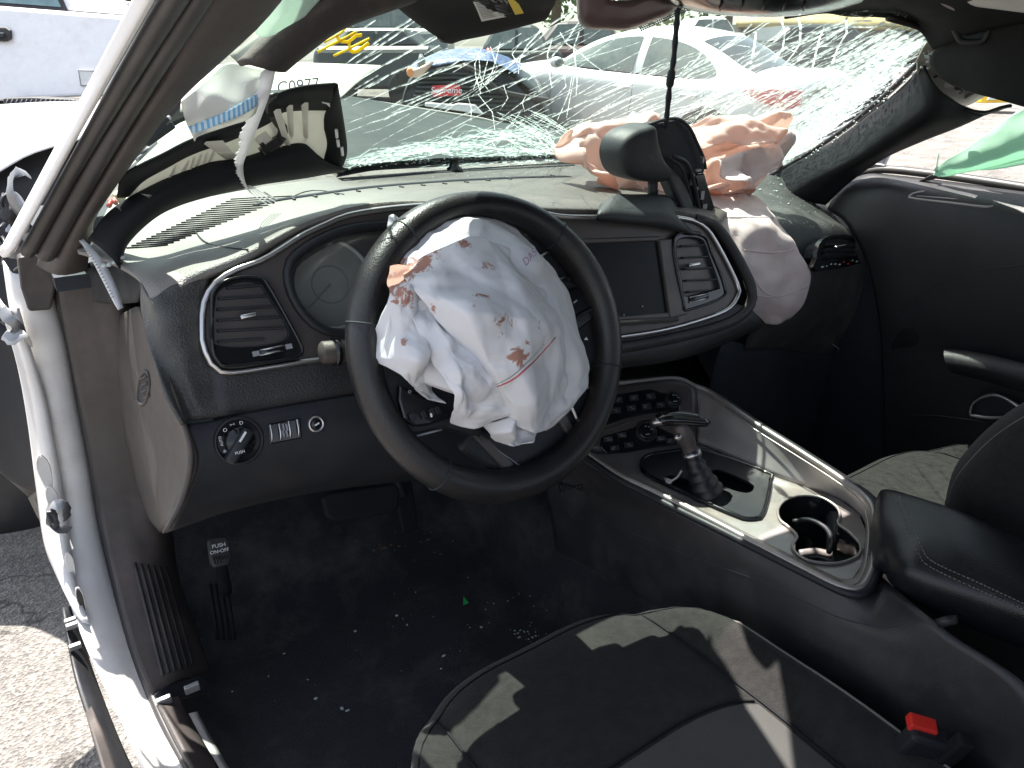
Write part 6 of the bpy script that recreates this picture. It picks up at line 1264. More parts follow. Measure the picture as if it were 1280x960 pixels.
for k in range(4):
    mb = MB(); mb.tube(spl([Y(306+k*2, 232, .31), Y(320+k*4, 246-k, .37), Y(338+k*3, 258-k*3, .40)], 12), .0007, 4); obj('thread', mb, M['fabric'], wc)
rows = [[(258, -40, .0), (300, -40, .01), (350, -40, .03), (420, -40, .06)], [(268, 0, .0), (300, -8, -.01), (350, -6, .02), (404, -6, .06)], [(284, 10, .02), (308, 12, .0), (345, 14, .02), (384, 16, .07)], [(300, 12, .03), (316, 30, .015), (338, 32, .03), (358, 32, .07)], [(312, 22, .04), (320, 42, .03), (332, 46, .04), (344, 40, .07)]]
V, Fc = grid([[Y(*q) for q in r] for r in rows], 30, 30); V = crumple(V, .008, 11, 41, Vector((0, -1, -.2))); mc = thing('bunched_curtain_airbag', 'pale green and white curtain fabric bunched at the top of the driver pillar', 'airbag', tuple(Y(330, 20, .03))); obj('fabric', (V, Fc), M['mint'], mc, solid=.001)
# white strap at the pillar foot
sv = thing('loose_strap', 'narrow white strap with stitched centre hanging at the foot of the driver pillar', 'strap', tuple(Y(128, 340, .33)))
q = [(102, 300, .36, 2), (110, 310, .35, 3), (122, 326, .33, 5), (134, 348, .31, 5.5), (145, 372, .29, 4.5), (151, 386, .28, 3)]
a = spl([Y(u-w, v+w*.5, y) for u, v, y, w in q], 24); b = spl([Y(u+w, v-w*.5, y) for u, v, y, w in q], 24)
V = []; [V.extend([p, (p+r)/2+Vector((-.003, -.003, 0)), r]) for p, r in zip(a, b)]; obj('strap', (V, [(i*3+j, i*3+j+1, i*3+j+4, i*3+j+3) for i in range(23) for j in range(2)]), M['fabric'], sv, solid=.0012)
for k in range(3, 20):
    p = (a[k]+b[k])/2+Vector((-.004, -.0045, 0)); d_ = (b[k]-a[k]).normalized(); mb = MB(); mb.tube([p-d_*.0016, p+d_*.0016], .0005, 4); obj('stitch', mb, M['dim'], sv)
mb = MB()
for (u, v) in ((130, 332), (136, 331), (143, 328), (148, 326), (152, 322)): r = .003; mb.blob(Y(u, v, .30), (r*1.3, r, r))
obj('glass_crumb', mb, M['crumb'], dash, smooth=False, kind='stuff')
# ---------------------------------------------------------------- overhead: header trim, visors, sensor cover, overhead console
hdr = [[(298, 80, .10), (345, 38, .085), (402, -2, .06), (470, -40, .05)], [(308, 79, .085), (356, 42, .075), (420, 4, .055), (490, -30, .05)], [(330, 86, .08), (372, 60, .08), (425, 30, .075), (520, -5, .08)], [(352, 88, .09), (380, 66, .095), (430, 32, .10), (522, -2, .11)], [(360, 82, .11), (388, 58, .115), (440, 26, .12), (526, -6, .125)]]
mb = MB(); mb.loft([[Y(*q) for q in r] for r in hdr], 20, 30); obj('header_trim', mb, M['brownhead'], car, solid=.006)
rows = [[(288, 70, .13), (310, 54, .12), (336, 36, .11)], [(300, 80, .12), (318, 66, .11), (344, 40, .10)]]
mb = MB(); mb.loft([[Y(*q) for q in r] for r in rows], 4, 8); obj('header_bracket', mb, M['metal'], car, solid=.004)
vis = thing('sun_visor', 'black driver sun visor folded up with a white and yellow warning label', 'sun visor', tuple(Y(590, 30, .08)))
rows = [[(440, -60, -0.030), (500, -60, -0.040), (600, -70, -0.050), (700, -70, -0.050)], [(470, -20, 0.070), (520, -18, 0.050), (600, -22, 0.050), (695, -20, 0.050)], [(500, 10, 0.120), (525, 8, 0.100), (600, 4, 0.100), (694, 0, 0.100)], [(528, 32, 0.140), (550, 32, 0.130), (610, 24, 0.130), (690, 8, 0.130)], [(551, 48, 0.150), (566, 46, 0.150), (612, 38, 0.150), (684, 20, 0.150)], [(556, 52, 0.162), (570, 50, 0.162), (614, 41, 0.162), (680, 24, 0.162)], [(556, 50, 0.175), (570, 46, 0.175), (614, 36, 0.175), (680, 16, 0.175)]]
V, Fc = grid([[Y(*q) for q in r] for r in rows], 30, 30); BVV = BVHTree.FromPolygons(V, Fc); obj('visor_pad', (V, Fc), M['ash'], vis, solid=.004)
lab = [[H(u, v, .005, BVV) for u, v in r] for r in (((589, -2), (615, -4), (642, -7)), ((596, 12), (622, 9), (648, 5)), ((602, 27), (628, 22), (656, 17)))]
if all(p is not None for r in lab for p in r):
    mb = MB(); mb.loft(lab, 8, 10); lb = obj('label', mb, M['paper'], vis, smooth=True)
    def lpt(s, t, o=.0068): return H(589+s*53+t*13, -2-s*5+t*29-s*t*5, o, BVV)
    mb = MB(); mb.loft([[lpt(.80, .02, .006), lpt(1, .02, .006)], [lpt(.80, .98, .006), lpt(1, .98, .006)]], 4, 4); obj('label_stripe', mb, M['yellowp'], vis)
    mb = MB()
    for i in range(13):
        for s0, s1 in ((.05, .40), (.45, .76)):
            t = .1+i*.065
            if s0 > .4 and t < .42: continue
            s1 -= rnd.random()*.12; a, b = lpt(s0, t), lpt(s1, t)
            if a is not None and b is not None: mb.tube([a, b], .00035, 4)
    obj('label_print', mb, M['dim'], vis, kind=None)
    mb = MB(); pts = [lpt(s, t) for s, t in ((.45, .12), (.52, .3), (.6, .1), (.66, .34), (.72, .14), (.76, .36))]
    if all(p is not None for p in pts): mb.tube(pts, .0014, 4); obj('label_picture', mb, M['dim'], vis)
mb = MB(); mb.prism([Y(u, v, .158) for u, v in ((549, 46), (583, 42), (584, 49), (566, 55), (556, 53))], (0, .012, 0)); obj('visor_clip', mb, M['black'], vis, smooth=False, bevel=.003)
sc_ = thing('mirror_base_cover', 'brownish plastic mirror base cover at the top centre of the windscreen', 'cover', tuple(Y(785, 15, .13)))
M['taupe'] = mat('smoky_brown_plastic', (.16, .115, .115), .3, var=.08, trans=.2)
O_ = [(720, -30), (722, 6), (724, 24), (732, 34), (760, 36), (786, 36), (812, 27), (846, 10), (852, -30)]
mb = MB(); mb.loft([[Y(u, v, .16) for u, v in O_], [Y(u*.97+785*.03, v*.97, .12) for u, v in O_], [Y(u*.86+785*.14, v*.82-3, .105) for u, v in O_], [Y(u*.4+785*.6, v*.3-10, .10) for u, v in O_]], 12, 30); obj('cover', mb, M['taupe'], sc_, solid=.003)
mb = MB()
for k in range(26):
    for j in range(4):
        u = 798+k*2.6+j*1.2; v = 34-k*1.15+j*2.2-2; mb.tube([W(u, v, .004), W(u+.9, v-1.5, .004)], .0012, 4)
obj('dot_border', mb, M['void'], ws)
oc = thing('overhead_console', 'dark overhead console edge above the centre of the windscreen', 'overhead console', tuple(Y(950, 5, .06)))
mb = MB(); mb.loft([[Y(u, v, .10) for u, v in ((830, 0), (860, 10), (900, 17), (960, 20), (1020, 15), (1080, 4), (1130, -8))], [Y(u, v, .06) for u, v in ((834, -4), (870, 6), (910, 12), (960, 14), (1016, 10), (1080, -2), (1130, -12))], [Y(u, v, .0) for u, v in ((840, -30), (870, -26), (910, -22), (960, -20), (1016, -22), (1080, -26), (1130, -30))]], 12, 30); obj('console_shell', mb, M['gloss'], oc, solid=.004)
mb = MB(); mb.tube(spl([Y(u, v, .095) for u, v in ((836, 2), (862, 9), (900, 15), (960, 18), (1018, 13), (1070, 4))], 30), .0035, 6); obj('edge_bead', mb, M['bezel'], oc)
for k in range(5):
    mb = MB(); mb.tube([Y(900+k*26, 13+k*.0, .055), Y(904+k*26, 2, .03)], .0015, 5); obj('grille_bar', mb, M['black'], oc)
hp_ = [[(980, 22, .14), (1030, 15, .135), (1060, 19, .13), (1110, 22, .11), (1148, 38, .07), (1168, 62, .035)], [(990, 16, .13), (1036, 10, .125), (1064, 13, .12), (1116, 15, .10), (1158, 30, .055), (1180, 56, .015)], [(990, -10, .05), (1040, -10, .05), (1070, -8, .05), (1120, -2, .03), (1180, 14, -.02), (1220, 40, -.05)], [(990, -60, -.05), (1050, -60, -.06), (1100, -60, -.07), (1160, -50, -.09), (1240, -20, -.13), (1310, 20, -.16)]]
V, Fc = grid([[Y(*q) for q in r] for r in hp_], 24, 40); BVHd = BVHTree.FromPolygons(V, Fc); obj('header_panel', (V, Fc), M['ash'], car, solid=.006)
pvz = thing('sun_visor', 'black passenger sun visor at the top right corner with its hinge bracket', 'sun visor', tuple(X(1235, 90, .5)))
rows = [[(1172, 60, .56), (1196, 40, .53), (1240, 28, .50), (1310, 20, .47)], [(1164, 76, .565), (1196, 62, .535), (1240, 60, .50), (1310, 58, .47)], [(1172, 92, .565), (1204, 92, .535), (1242, 96, .50), (1310, 100, .47)], [(1190, 104, .565), (1216, 112, .54), (1246, 120, .505), (1310, 136, .48)], [(1196, 106, .57), (1220, 114, .55), (1250, 122, .52), (1310, 138, .49)]]
mb = MB(); mb.loft([[X(*q) for q in r] for r in rows], 24, 24); obj('visor_pad', mb, M['ash'], pvz, solid=.006)
hx = spl([X(u, v, .498) for u, v in ((1194, 34), (1197, 44), (1203, 52), (1220, 53), (1230, 50), (1236, 38), (1242, 32), (1240, 29), (1228, 33), (1212, 33))], 50, True)
mb = MB(); mb.tube(hx, .005, 8, closed=True); hb = obj('hinge_bracket', mb, M['mirror'], pvz); mb = MB(); mb.add(hx, [tuple(range(50))]); obj('bracket_recess', mb, M['void'], pvz, smooth=False)
for (a, b) in (((1206, 37), (1218, 38)), ((1230, 35), (1241, 31))):
    mb = MB(); mb.tube([X(*a, .492), X(*b, .492)], .003, 6); obj('bracket_pin', mb, M['zinc'], pvz)
pl_ = [H(u, v, .007, BVHd) for u, v in ((1143, 5), (1200, 17), (1226, 7), (1204, -3), (1160, -4))]
pl_ = [p if p is not None else Y(u, v, .0) for p, (u, v) in zip(pl_, ((1143, 5), (1200, 17), (1226, 7), (1204, -3), (1160, -4)))]
mb = MB(); mb.prism(pl_, (0, .0, .001)); M['labelgrey'] = mat('label_pinkish', (.42, .38, .38), .6, var=.06); obj('header_label', mb, M['labelgrey'], car, smooth=False)
mb = MB(); mb.loft([[X(1196, -8, .40), X(1240, -10, .38), X(1310, -10, .36)], [X(1214, 5, .40), X(1250, 9, .38), X(1310, 14, .36)], [X(1224, 8, .405), X(1256, 12, .385), X(1310, 19, .365)]], 8, 12); wl3 = thing('white_tag', 'blurred white card at the extreme top right corner', 'card', tuple(X(1260, 5, .38))); obj('card', mb, M['paper'], wl3, solid=.002)
# ---------------------------------------------------------------- the lot outside
def K(u, v, d): return CAM + ray(u, v)*d
def vo(name, mb, mat_, parent, **k):
    o = obj(name, mb, mat_, parent, **k); o.matrix_parent_inverse = Matrix.Identity(4); return o
M['pane'] = mat('car_window', (.16, .19, .185), .12, rvar=.05, dirt=(.36, .37, .34), damt=.5, dscale=4)
M['panedark'] = mat('car_window_dark', (.05, .06, .065), .1, rvar=.05)
M['tail'] = mat('tail_lamp_red', (.55, .03, .05), .2, rvar=.05)
M['tyre'] = mat('tyre', (.03, .03, .03), .8)
M['alloy'] = mat('alloy', (.42, .42, .42), .35, metal=.7)
M['dkpaint'] = mat('dark_green_grey_paint', (.028, .036, .036), .4, coat=.15, dirt=(.08, .09, .085), damt=.4, dscale=3)
M['maroon'] = mat('maroon_paint', (.06, .03, .033), .4, coat=.15, dirt=(.1, .08, .08), damt=.3)
M['greypaint'] = mat('grey_paint', (.2, .225, .215), .4, coat=.2, dirt=(.2, .2, .19), damt=.3)
M['offwhite'] = mat('offwhite_paint', (.72, .71, .68), .4, coat=.3, dirt=(.5, .47, .42), damt=.3)
def mirror_rows(half): return half+[Vector((p.x, -p.y, p.z)) for p in reversed(half[:-1])]
def sedan(name, label, paint, loc, yaw, pit, rol, panes):
    t = thing(name, label, 'car', loc); t.rotation_euler = (rol, -pit, yaw)
    st = [(2.22, .52, .36, .62, .66), (2.10, .72, .28, .66, .76), (1.75, .84, .22, .74, .88), (1.35, .875, .2, .80, .935), (1.0, .88, .2, .84, .985), (.4, .885, .2, .86, .975), (-.3, .885, .2, .875, .98), (-1.0, .88, .2, .90, .99), (-1.5, .865, .2, .93, 1.03), (-1.9, .83, .24, .95, 1.07), (-2.16, .77, .30, .93, 1.05), (-2.25, .66, .36, .86, .94)]
    rows = []
    for a, w, s, sh, dk in st:
        rows.append(mirror_rows([Vector((a, w*.90, s)), Vector((a, w*.985, s+.16)), Vector((a, w, (s+sh)/2+.05)), Vector((a, w*.975, sh)), Vector((a, w*.86, dk-.025)), Vector((a, w*.5, dk+.005)), Vector((a, 0, dk+.012))]))
    mb = MB(); mb.loft(rows, 46, 40); mb.F += []; body = vo('body', mb, paint, t, solid=.01)
    rail = [(1.08, .955), (.72, 1.15), (.35, 1.30), (0, 1.375), (-.4, 1.395), (-.8, 1.36), (-1.15, 1.25), (-1.45, 1.11), (-1.72, 1.02)]
    RL = spl([Vector((a, z, 0)) for a, z in rail], 60)
    def rz(a):
        for p, q in zip(RL, RL[1:]):
            if q.x <= a <= p.x: return p.y+(q.y-p.y)*(a-p.x)/(q.x-p.x-1e-9)
        return RL[0].y if a > RL[0].x else RL[-1].y
    def zb(a): return .95+.03*(1-(a+.3)/1.4 if a < 1 else 0)*.3
    def side(a, k, s, o=0):
        b = .785-.20*k**1.4-.03*abs((a+.2)/1.4)**3; z = zb(a)+k*(rz(a)-zb(a)); return Vector((a, s*(b+o), z))
    aa = [1.08-2.8*i/30 for i in range(31)]
    mb = MB()
    for s in (1, -1): mb.loft([[side(a, k/5, s) for a in aa] for k in range(6)], 8, 40)
    vo('cabin_side', mb, paint, t)
    def top(a, f, o=0):                                   # f -1..1 across
        e = side(a, 1, 1); return Vector((a, e.y*f, e.z+.045*(1-f*f)+o))
    mb = MB(); mb.loft([[top(a, f/4) for a in aa] for f in range(-4, 5)], 16, 50); vo('roof', mb, paint, t)
    def win(nm, prt, s):
        """side pane bounded by fraction points"""
        mb = MB(); mb.loft([[side(a, k0+(k1-k0)*j/4, s, .006) for a, k0, k1 in prt] for j in range(5)], 6, 20); return vo(nm, mb, panes, t)
    for s in (1, -1):
        win('side_window', [(.92, .05, .16), (.75, .04, .60), (.5, .03, .78), (.2, .03, .86), (-.10, .03, .88), (-.22, .03, .88)], s)
        win('side_window', [(-.34, .03, .88), (-.6, .03, .87), (-.85, .04, .84), (-1.05, .06, .76), (-1.2, .12, .58), (-1.27, .2, .4)], s)
        mb = MB(); mb.tube([side(a, .0, s, .004) for a in (.95, .4, -.2, -.8, -1.25)], .010, 6, flat=.5); vo('belt_moulding', mb, M['rubber'], t)
        for a0 in (.95, -.28, -1.22):
            mb = MB(); mb.tube([Vector((a0, s*.87, .93)), Vector((a0-.02, s*.892, .7)), Vector((a0+.03, s*.885, .34))], .004, 4); vo('door_seam', mb, M['dim'], t)
        for a0 in (-.15, -1.05):
            mb = MB(); mb.tube([Vector((a0+.11, s*.885, .80)), Vector((a0+.05, s*.905, .805)), Vector((a0-.05, s*.905, .808)), Vector((a0-.11, s*.885, .81))], .012, 6); vo('door_handle', mb, paint, t)
        mb = MB(); mb.blob(Vector((.80, s*.965, 1.0)), (.07, .10, .065), n=3); mm = vo('door_mirror', mb, paint, t); mb = MB(); mb.blob(Vector((.745, s*.97, 1.0)), (.03, .085, .052), n=2); vo('mirror_glass', mb, panes, t)
        for a0 in (1.35, -1.3):
            c = Vector((a0, s*.70, .32)); ax = Vector((0, s, 0))
            mb = MB(); mb.lathe(c+ax*.165, ax, [(.385, 0), (.385, .022), (.36, .024)], 32); vo('wheel_arch', mb, M['void'], t)
            mb = MB(); mb.lathe(c, ax, [(.2, 0), (.30, .02), (.318, .06), (.318, .17), (.30, .2), (.22, .205), (.215, .19)], 32); w = vo('wheel', mb, M['tyre'], t)
            mb = MB(); mb.lathe(c+ax*.17, ax, [(.215, 0), (.21, .02), (.19, .012), (.05, .02), (.03, .03)], 28); rm = vo('wheel_rim', mb, M['alloy'], t)
            mb = MB()
            for k in range(7):
                an = 2*math.pi*k/7; e = Vector((math.cos(an), 0, math.sin(an))); e2 = Vector((-math.sin(an), 0, math.cos(an)))
                mb.prism([c+ax*.186+e*.07+e2*.02, c+ax*.186+e*.19+e2*.06, c+ax*.186+e*.19-e2*.06, c+ax*.186+e*.07-e2*.02], ax*.004)
            vo('rim_opening', mb, M['void'], rm, smooth=False)
        P = [(-1.70, .868, .905, .925), (-1.88, .862, .84, .955), (-2.05, .835, .80, .965), (-2.17, .775, .79, .965), (-2.245, .66, .80, .95)]
        mb = MB(); mb.loft([[Vector((a-.014, s*(b+.016), z0+(z1-z0)*j/3)) for a, b, z0, z1 in P] for j in range(4)], 6, 20); vo('tail_lamp', mb, M['tail'], t, solid=.01)
        P = [(2.20, .60, .62, .70), (2.08, .74, .63, .76), (1.85, .83, .66, .80)]
        mb = MB(); mb.loft([[Vector((a+.014, s*(b+.012), z0+(z1-z0)*j/3)) for a, b, z0, z1 in P] for j in range(4)], 5, 12); vo('headlamp', mb, M['pane'], t, solid=.01)
    mb = MB(); mb.loft([[top(a, f*.92/4, .006) for a in (1.0, .8, .6, .40)] for f in range(-4, 5)], 12, 10); vo('windscreen', mb, panes, t)
    mb = MB(); mb.loft([[top(a, f*.90/4, .006) for a in (-.95, -1.15, -1.4, -1.62)] for f in range(-4, 5)], 12, 10); vo('rear_window', mb, M['panedark'], t)
    mb = MB(); mb.box(Vector((-2.27, 0, .58)), .01, .26, .07); vo('number_plate_recess', mb, M['dim'], t, smooth=False)
    mb = MB(); mb.tube([Vector((-2.22, b, .74+.0*b)) for b in (-.7, -.3, 0, .3, .7)], .005, 5); vo('bumper_seam', mb, M['dim'], t)
    return t
sedan('white_sedan', 'white four door sedan parked beyond the right half of the cracked windscreen', M['white'], (6.511, 6.87, .062), 1.796, .069, -.044, M['pane'])
# dark wrecked front end under a blue cover, with a red sticker on its grille
wk = thing('crashed_car', 'dark crashed vehicle front with blue covered bonnet, slatted grille and red lettered sticker', 'car', tuple(K(590, 150, 8.6)))
D0 = 8.6
def back(m): return Vector((math.sin(YAW), math.cos(YAW), 0))*m
mb = MB(); mb.loft([[K(u, v, d) for u, v, d in r] for r in ([(500, 165, D0), (505, 120, D0), (522, 94, D0), (560, 82, D0), (604, 82, D0), (640, 96, D0), (672, 122, D0), (690, 165, D0)], [(500, 165, D0+.5), (505, 116, D0+.5), (524, 84, D0+.5), (562, 71, D0+.5), (604, 69, D0+.5), (644, 82, D0+.5), (680, 112, D0+.5), (694, 165, D0+.5)], [(500, 165, D0+2.2), (506, 112, D0+2.2), (526, 84, D0+2.2), (562, 73, D0+2.2), (606, 72, D0+2.2), (640, 82, D0+2.2), (680, 108, D0+2.2), (694, 160, D0+2.2)])], 12, 40)
vo_ = obj('body', mb, M['dkpaint'], wk, solid=.01)
mb = MB(); mb.prism([K(u, v, D0-.01) for u, v in ((504, 162), (508, 118), (524, 95), (562, 84), (604, 84), (636, 97), (664, 124), (684, 162))], back(.05)); obj('nose_panel', mb, M['void'], wk, smooth=False)
for k in range(11):
    v = 92+k*5.6; a = 526-k*1.8; b = 616+k*5.2; mb = MB(); mb.tube([K(a, v, D0-.05), K((a+b)/2, v-.6, D0-.08), K(b, v+1.5, D0-.05)], .019, 5, flat=.6); obj('grille_slat', mb, M['dkpaint'], wk)
M['tarp'] = mat('blue_tarp', (.05, .09, .2), .55, bump=.5, bscale=14, bdist=.05, dirt=(.2, .24, .32), damt=.4, dscale=5)
rows = [[K(512, 96, D0-.1), K(540, 84, D0-.12), K(575, 79, D0-.12), K(610, 80, D0-.12), K(646, 96, D0-.1)], [K(514, 84, D0+.2), K(545, 70, D0+.2), K(580, 65, D0+.2), K(612, 68, D0+.2), K(650, 86, D0+.2)], [K(520, 78, D0+.9), K(550, 68, D0+.9), K(580, 64, D0+.9), K(612, 67, D0+.9), K(650, 82, D0+.9)]]
V, Fc = grid(rows, 20, 40); V = crumple(V, .04, 2.2, 51, Vector((0, -.5, 1))); obj('blue_cover', (V, Fc), M['tarp'], wk, solid=.005)
mb = MB(); mb.tube(spl([K(578, 82, D0-.16), K(600, 92, D0-.16), K(622, 112, D0-.14), (K(650, 120, D0-.12)), K(690, 126, D0-.1)], 20), .03, 6); obj('hose', mb, M['rubber'], wk)
sk = [K(u, v, D0-.13) for u, v in ((540, 107), (575, 106), (576, 119), (541, 121))]
mb = MB(); mb.prism(sk, back(.01)); obj('sticker', mb, mat('sticker_red', (.62, .035, .045), .5, var=.03), wk, smooth=False)
text('sticker_lettering', 'Supreme', .098, K(558, 113.2, D0-.137), RT, UP, M['print'], wk, .001, .1)
mb = MB(); mb.prism([K(u, v, D0-.2) for u, v in ((531, 128), (566, 131), (572, 129), (594, 131), (605, 143), (560, 137), (531, 133))], back(.12)); obj('bumper_bar', mb, M['offwhite'], wk, smooth=False, bevel=.01)
lp = thing('broken_lamp', 'broken orange and cream lamp lying at the left end of the blue cover', 'lamp', tuple(K(520, 92, D0-.2)))
mb = MB(); mb.loft([[K(510, 92, D0-.2), K(513, 84, D0-.2), K(516, 86, D0-.2)], [K(512, 96, D0-.3), K(518, 88, D0-.35), K(524, 86, D0-.3)], [K(524, 96, D0-.3), K(532, 84, D0-.35), K(536, 78, D0-.3)], [K(538, 82, D0-.2), K(541, 78, D0-.2), K(540, 76, D0-.2)]], 10, 10); obj('lamp_body', mb, mat('lamp_cream', (.66, .5, .4), .4), lp, solid=.02)
mb = MB(); mb.blob(K(512.5, 90, D0-.34), (.04, .04, .05), n=2); obj('lamp_lens', mb, mat('lamp_orange', (.8, .32, .12), .3), lp)
mb = MB(); mb.tube([K(527, 84, D0-.3), K(527, 76, D0-.3), K(526, 68, D0-.3)], [.05, .045, .02], 8); obj('bulb_holder', mb, M['pane'], lp)
rb = thing('red_struts', 'pair of red metal struts leaning beside the dark wreck', 'strut', tuple(K(625, 95, 9.2)))
for q in (((610, 62), (616, 82), (620, 100)), ((625, 72), (622, 90), (616, 104))):
    mb = MB(); mb.tube(spl([K(u, v, 9.2) for u, v in q], 8), .045, 6); obj('strut', mb, M['red'], rb)
# vehicles further back
def far_car(name, label, paint, u0, u1, vroof, vbelt, vbot, d, deep=1.8, split=(.28, .74), cat='car', panes='pane'):
    t = thing(name, label, cat, tuple(K((u0+u1)/2, vbot, d))); w = u1-u0
    low = [(u0, vbot), (u0+w*.01, vbelt+6), (u0+w*.06, vbelt+1), (u1-w*.06, vbelt+1), (u1-w*.01, vbelt+6), (u1, vbot)]
    bk = back(deep); mb = MB(); P = [K(u, v, d) for u, v in low]; mb.prism(P, bk); obj('body', mb, paint, t, smooth=False, bevel=.12, seg=3)
    cab = [(u0+w*.12, vbelt+2), (u0+w*split[0], vroof+2), (u0+w*(split[0]+.1), vroof), (u0+w*(split[1]-.08), vroof), (u0+w*split[1], vroof+2), (u1-w*.12, vbelt+2)]
    mb = MB(); mb.prism([K(u, v, d)+back(.15) for u, v in cab], back(deep-.3)); obj('cabin', mb, paint, t, smooth=False, bevel=.1, seg=3)
    c = sum(u for u, v in cab)/6; cv = (vroof+vbelt)/2
    for lo, hi in ((0, .47), (.53, 1)):
        xs = [u0+w*.18+(w*.64)*f for f in (lo, hi)]; ts = [u0+w*(split[0]+.02)+(w*(split[1]-split[0]-.04))*f for f in (lo, hi)]
        mb = MB(); mb.prism([K(u, v, d)+back(.135) for u, v in ((xs[0], vbelt-1), (ts[0], vroof+4), (ts[1], vroof+4), (xs[1], vbelt-1))], back(.02)); obj('window', mb, M[panes], t, smooth=False)
    for f in (.2, .8):
        cc_ = K(u0+w*f, vbot, d); r = .33; cc_.z = gh(cc_.x, cc_.y)+r if cc_.z < 1 else cc_.z; mb = MB(); mb.lathe(cc_-back(.04), -back(1), [(.2, -.1), (r, -.09), (r, .05), (.2, .06)], 24); obj('wheel', mb, M['tyre'], t)
    return t
far_car('dark_pickup', 'dark green grey vehicle behind the yellow paint scrawl at the upper left of the windscreen', M['dkpaint'], 388, 545, 34, 56, 112, 11.5, 2.0, panes='panedark')
far_car('grey_van', 'pale grey van with dark roof bars behind the dark vehicle at upper left', M['greypaint'], 420, 560, 2, 34, 90, 15, 2.2, (.06, .94), 'van')
far_car('maroon_suv', 'dark maroon vehicle between the driver visor and the white sedan', M['maroon'], 655, 800, 26, 56, 116, 13, 2.0)
far_car('green_grey_estate', 'green grey vehicle with pale windscreen just below the driver visor', M['dkpaint'], 585, 705, 30, 62, 118, 11.5, 2.0)
far_car('dark_hatchback', 'dark car half hidden behind the white splinters right of the sedan', M['dkpaint'], 940, 1120, 30, 52, 110, 12.5, 2.0, panes='panedark')
far_car('white_van', 'white vehicle roof just showing above the rear of the white sedan', M['offwhite'], 850, 935, 20, 40, 100, 15, 2.0)
# tan building strip
bd = thing('tan_building', 'low tan roofed building behind the sedan at the top right of the windscreen', 'building', tuple(K(1010, 60, 26)))
mb = MB(); mb.prism([K(u, v, 26) for u, v in ((926, 70), (926, 30), (1200, 36), (1200, 80))], back(6)); obj('wall', mb, mat('dark_wall', (.09, .085, .07), .8), bd, smooth=False)
mb = MB(); mb.loft([[K(920, 31, 25.6), K(1060, 33, 25.6), K(1210, 38, 25.6)], [K(924, 18, 28), K(1060, 17, 28), K(1210, 18, 28)], [K(926, 8, 33), K(1060, 6, 33), K(1210, 6, 33)]], 8, 10); obj('roof', mb, mat('tan_roof', (.42, .33, .16), .7, var=.25, vscale=1.2), bd, solid=.15)
# the white pickup at the left
tk = thing('white_pickup', 'white pickup truck side at the upper left beyond the open doorway', 'pickup', tuple(K(60, 150, 9.6)))
DT = 9.6
mb = MB(); mb.prism([K(u, v, DT) for u, v in ((-420, -20), (-200, -4), (0, 7.5), (120, 17), (158, 20), (168, 26), (170, 60), (150, 118), (-420, 150))], back(1.9)); tb_ = obj('body_side', mb, M['white'], tk, smooth=False, bevel=.05, seg=3)
mb = MB(); mb.prism([K(u, v, DT)+back(.1) for u, v in ((-420, -12), (-100, 3), (92, 14), (80, -8), (60, -60), (-420, -80))], back(1.6)); obj('cab', mb, M['white'], tk, smooth=False, bevel=.04)
mb = MB(); mb.prism([K(u, v, DT)+back(.085) for u, v in ((-300, -14), (0, 8), (80, 13), (71, -8), (56, -50), (-300, -70))], back(.012)); obj('window_frame', mb, M['rubber'], tk, smooth=False)
mb = MB(); mb.prism([K(u, v, DT)+back(.073) for u, v in ((-300, -22), (0, 3), (72, 8.5), (64, -8), (52, -44), (-300, -64))], back(.01)); obj('window', mb, mat('pickup_glass', (.16, .25, .27), .1), tk, smooth=False)
mb = MB(); mb.prism([K(u, v, DT-.01) for u, v in ((-26, 33), (10, 34), (16, 38), (16, 49), (10, 52), (-26, 52))], -back(.05)); hh = obj('door_handle', mb, M['rubber'], tk, smooth=False, bevel=.015)
mb = MB(); mb.prism([K(u, v, DT-.07) for u, v in ((-14, 40), (6, 41), (6, 47), (-14, 46))], -back(.03)); obj('handle_grip', mb, M['void'], hh, smooth=False, bevel=.01)
for pts in ([(152, 20), (153.5, 30), (155, 41)], [(-60, 4), (-56, 70), (-40, 130)]):
    mb = MB(); mb.tube([K(u, v, DT-.002) for u, v in pts], .008, 4); obj('panel_seam', mb, M['dim'], tk)
mb = MB(); mb.prism([K(u, v, DT-.004) for u, v in ((98, 88), (126, 89), (122, 107), (101, 107))], -back(.012)); fl2 = obj('filler_flap', mb, M['offwhite'], tk, smooth=False, bevel=.004)
mb = MB(); mb.tube([K(u, v, DT-.02) for u, v in ((98, 88), (126, 89), (122, 107), (101, 107))], .008, 4, closed=True); obj('flap_gap', mb, M['dim'], fl2)
mb = MB(); mb.prism([K(u, v, DT-.3) for u, v in ((4, 123), (40, 122), (86, 124), (110, 127), (60, 131), (4, 133))], back(.28)); rbd = obj('running_board', mb, M['rubber'], tk, smooth=False, bevel=.01)
for k in range(16):
    mb = MB(); mb.tube([K(6+k*6, 131.5-k*.2, DT-.31), K(10+k*6, 124, DT-.31)], .007, 4); obj('board_rib', mb, M['dim'], rbd)
for uu in (-150, 215):
    c = K(uu, 160, DT); c.z = gh(c.x, c.y)+.38; mb = MB(); mb.lathe(c+back(.12), -back(1), [(.2, -.12), (.38, -.1), (.38, .1), (.25, .12)], 28); obj('wheel', mb, M['tyre'], tk)
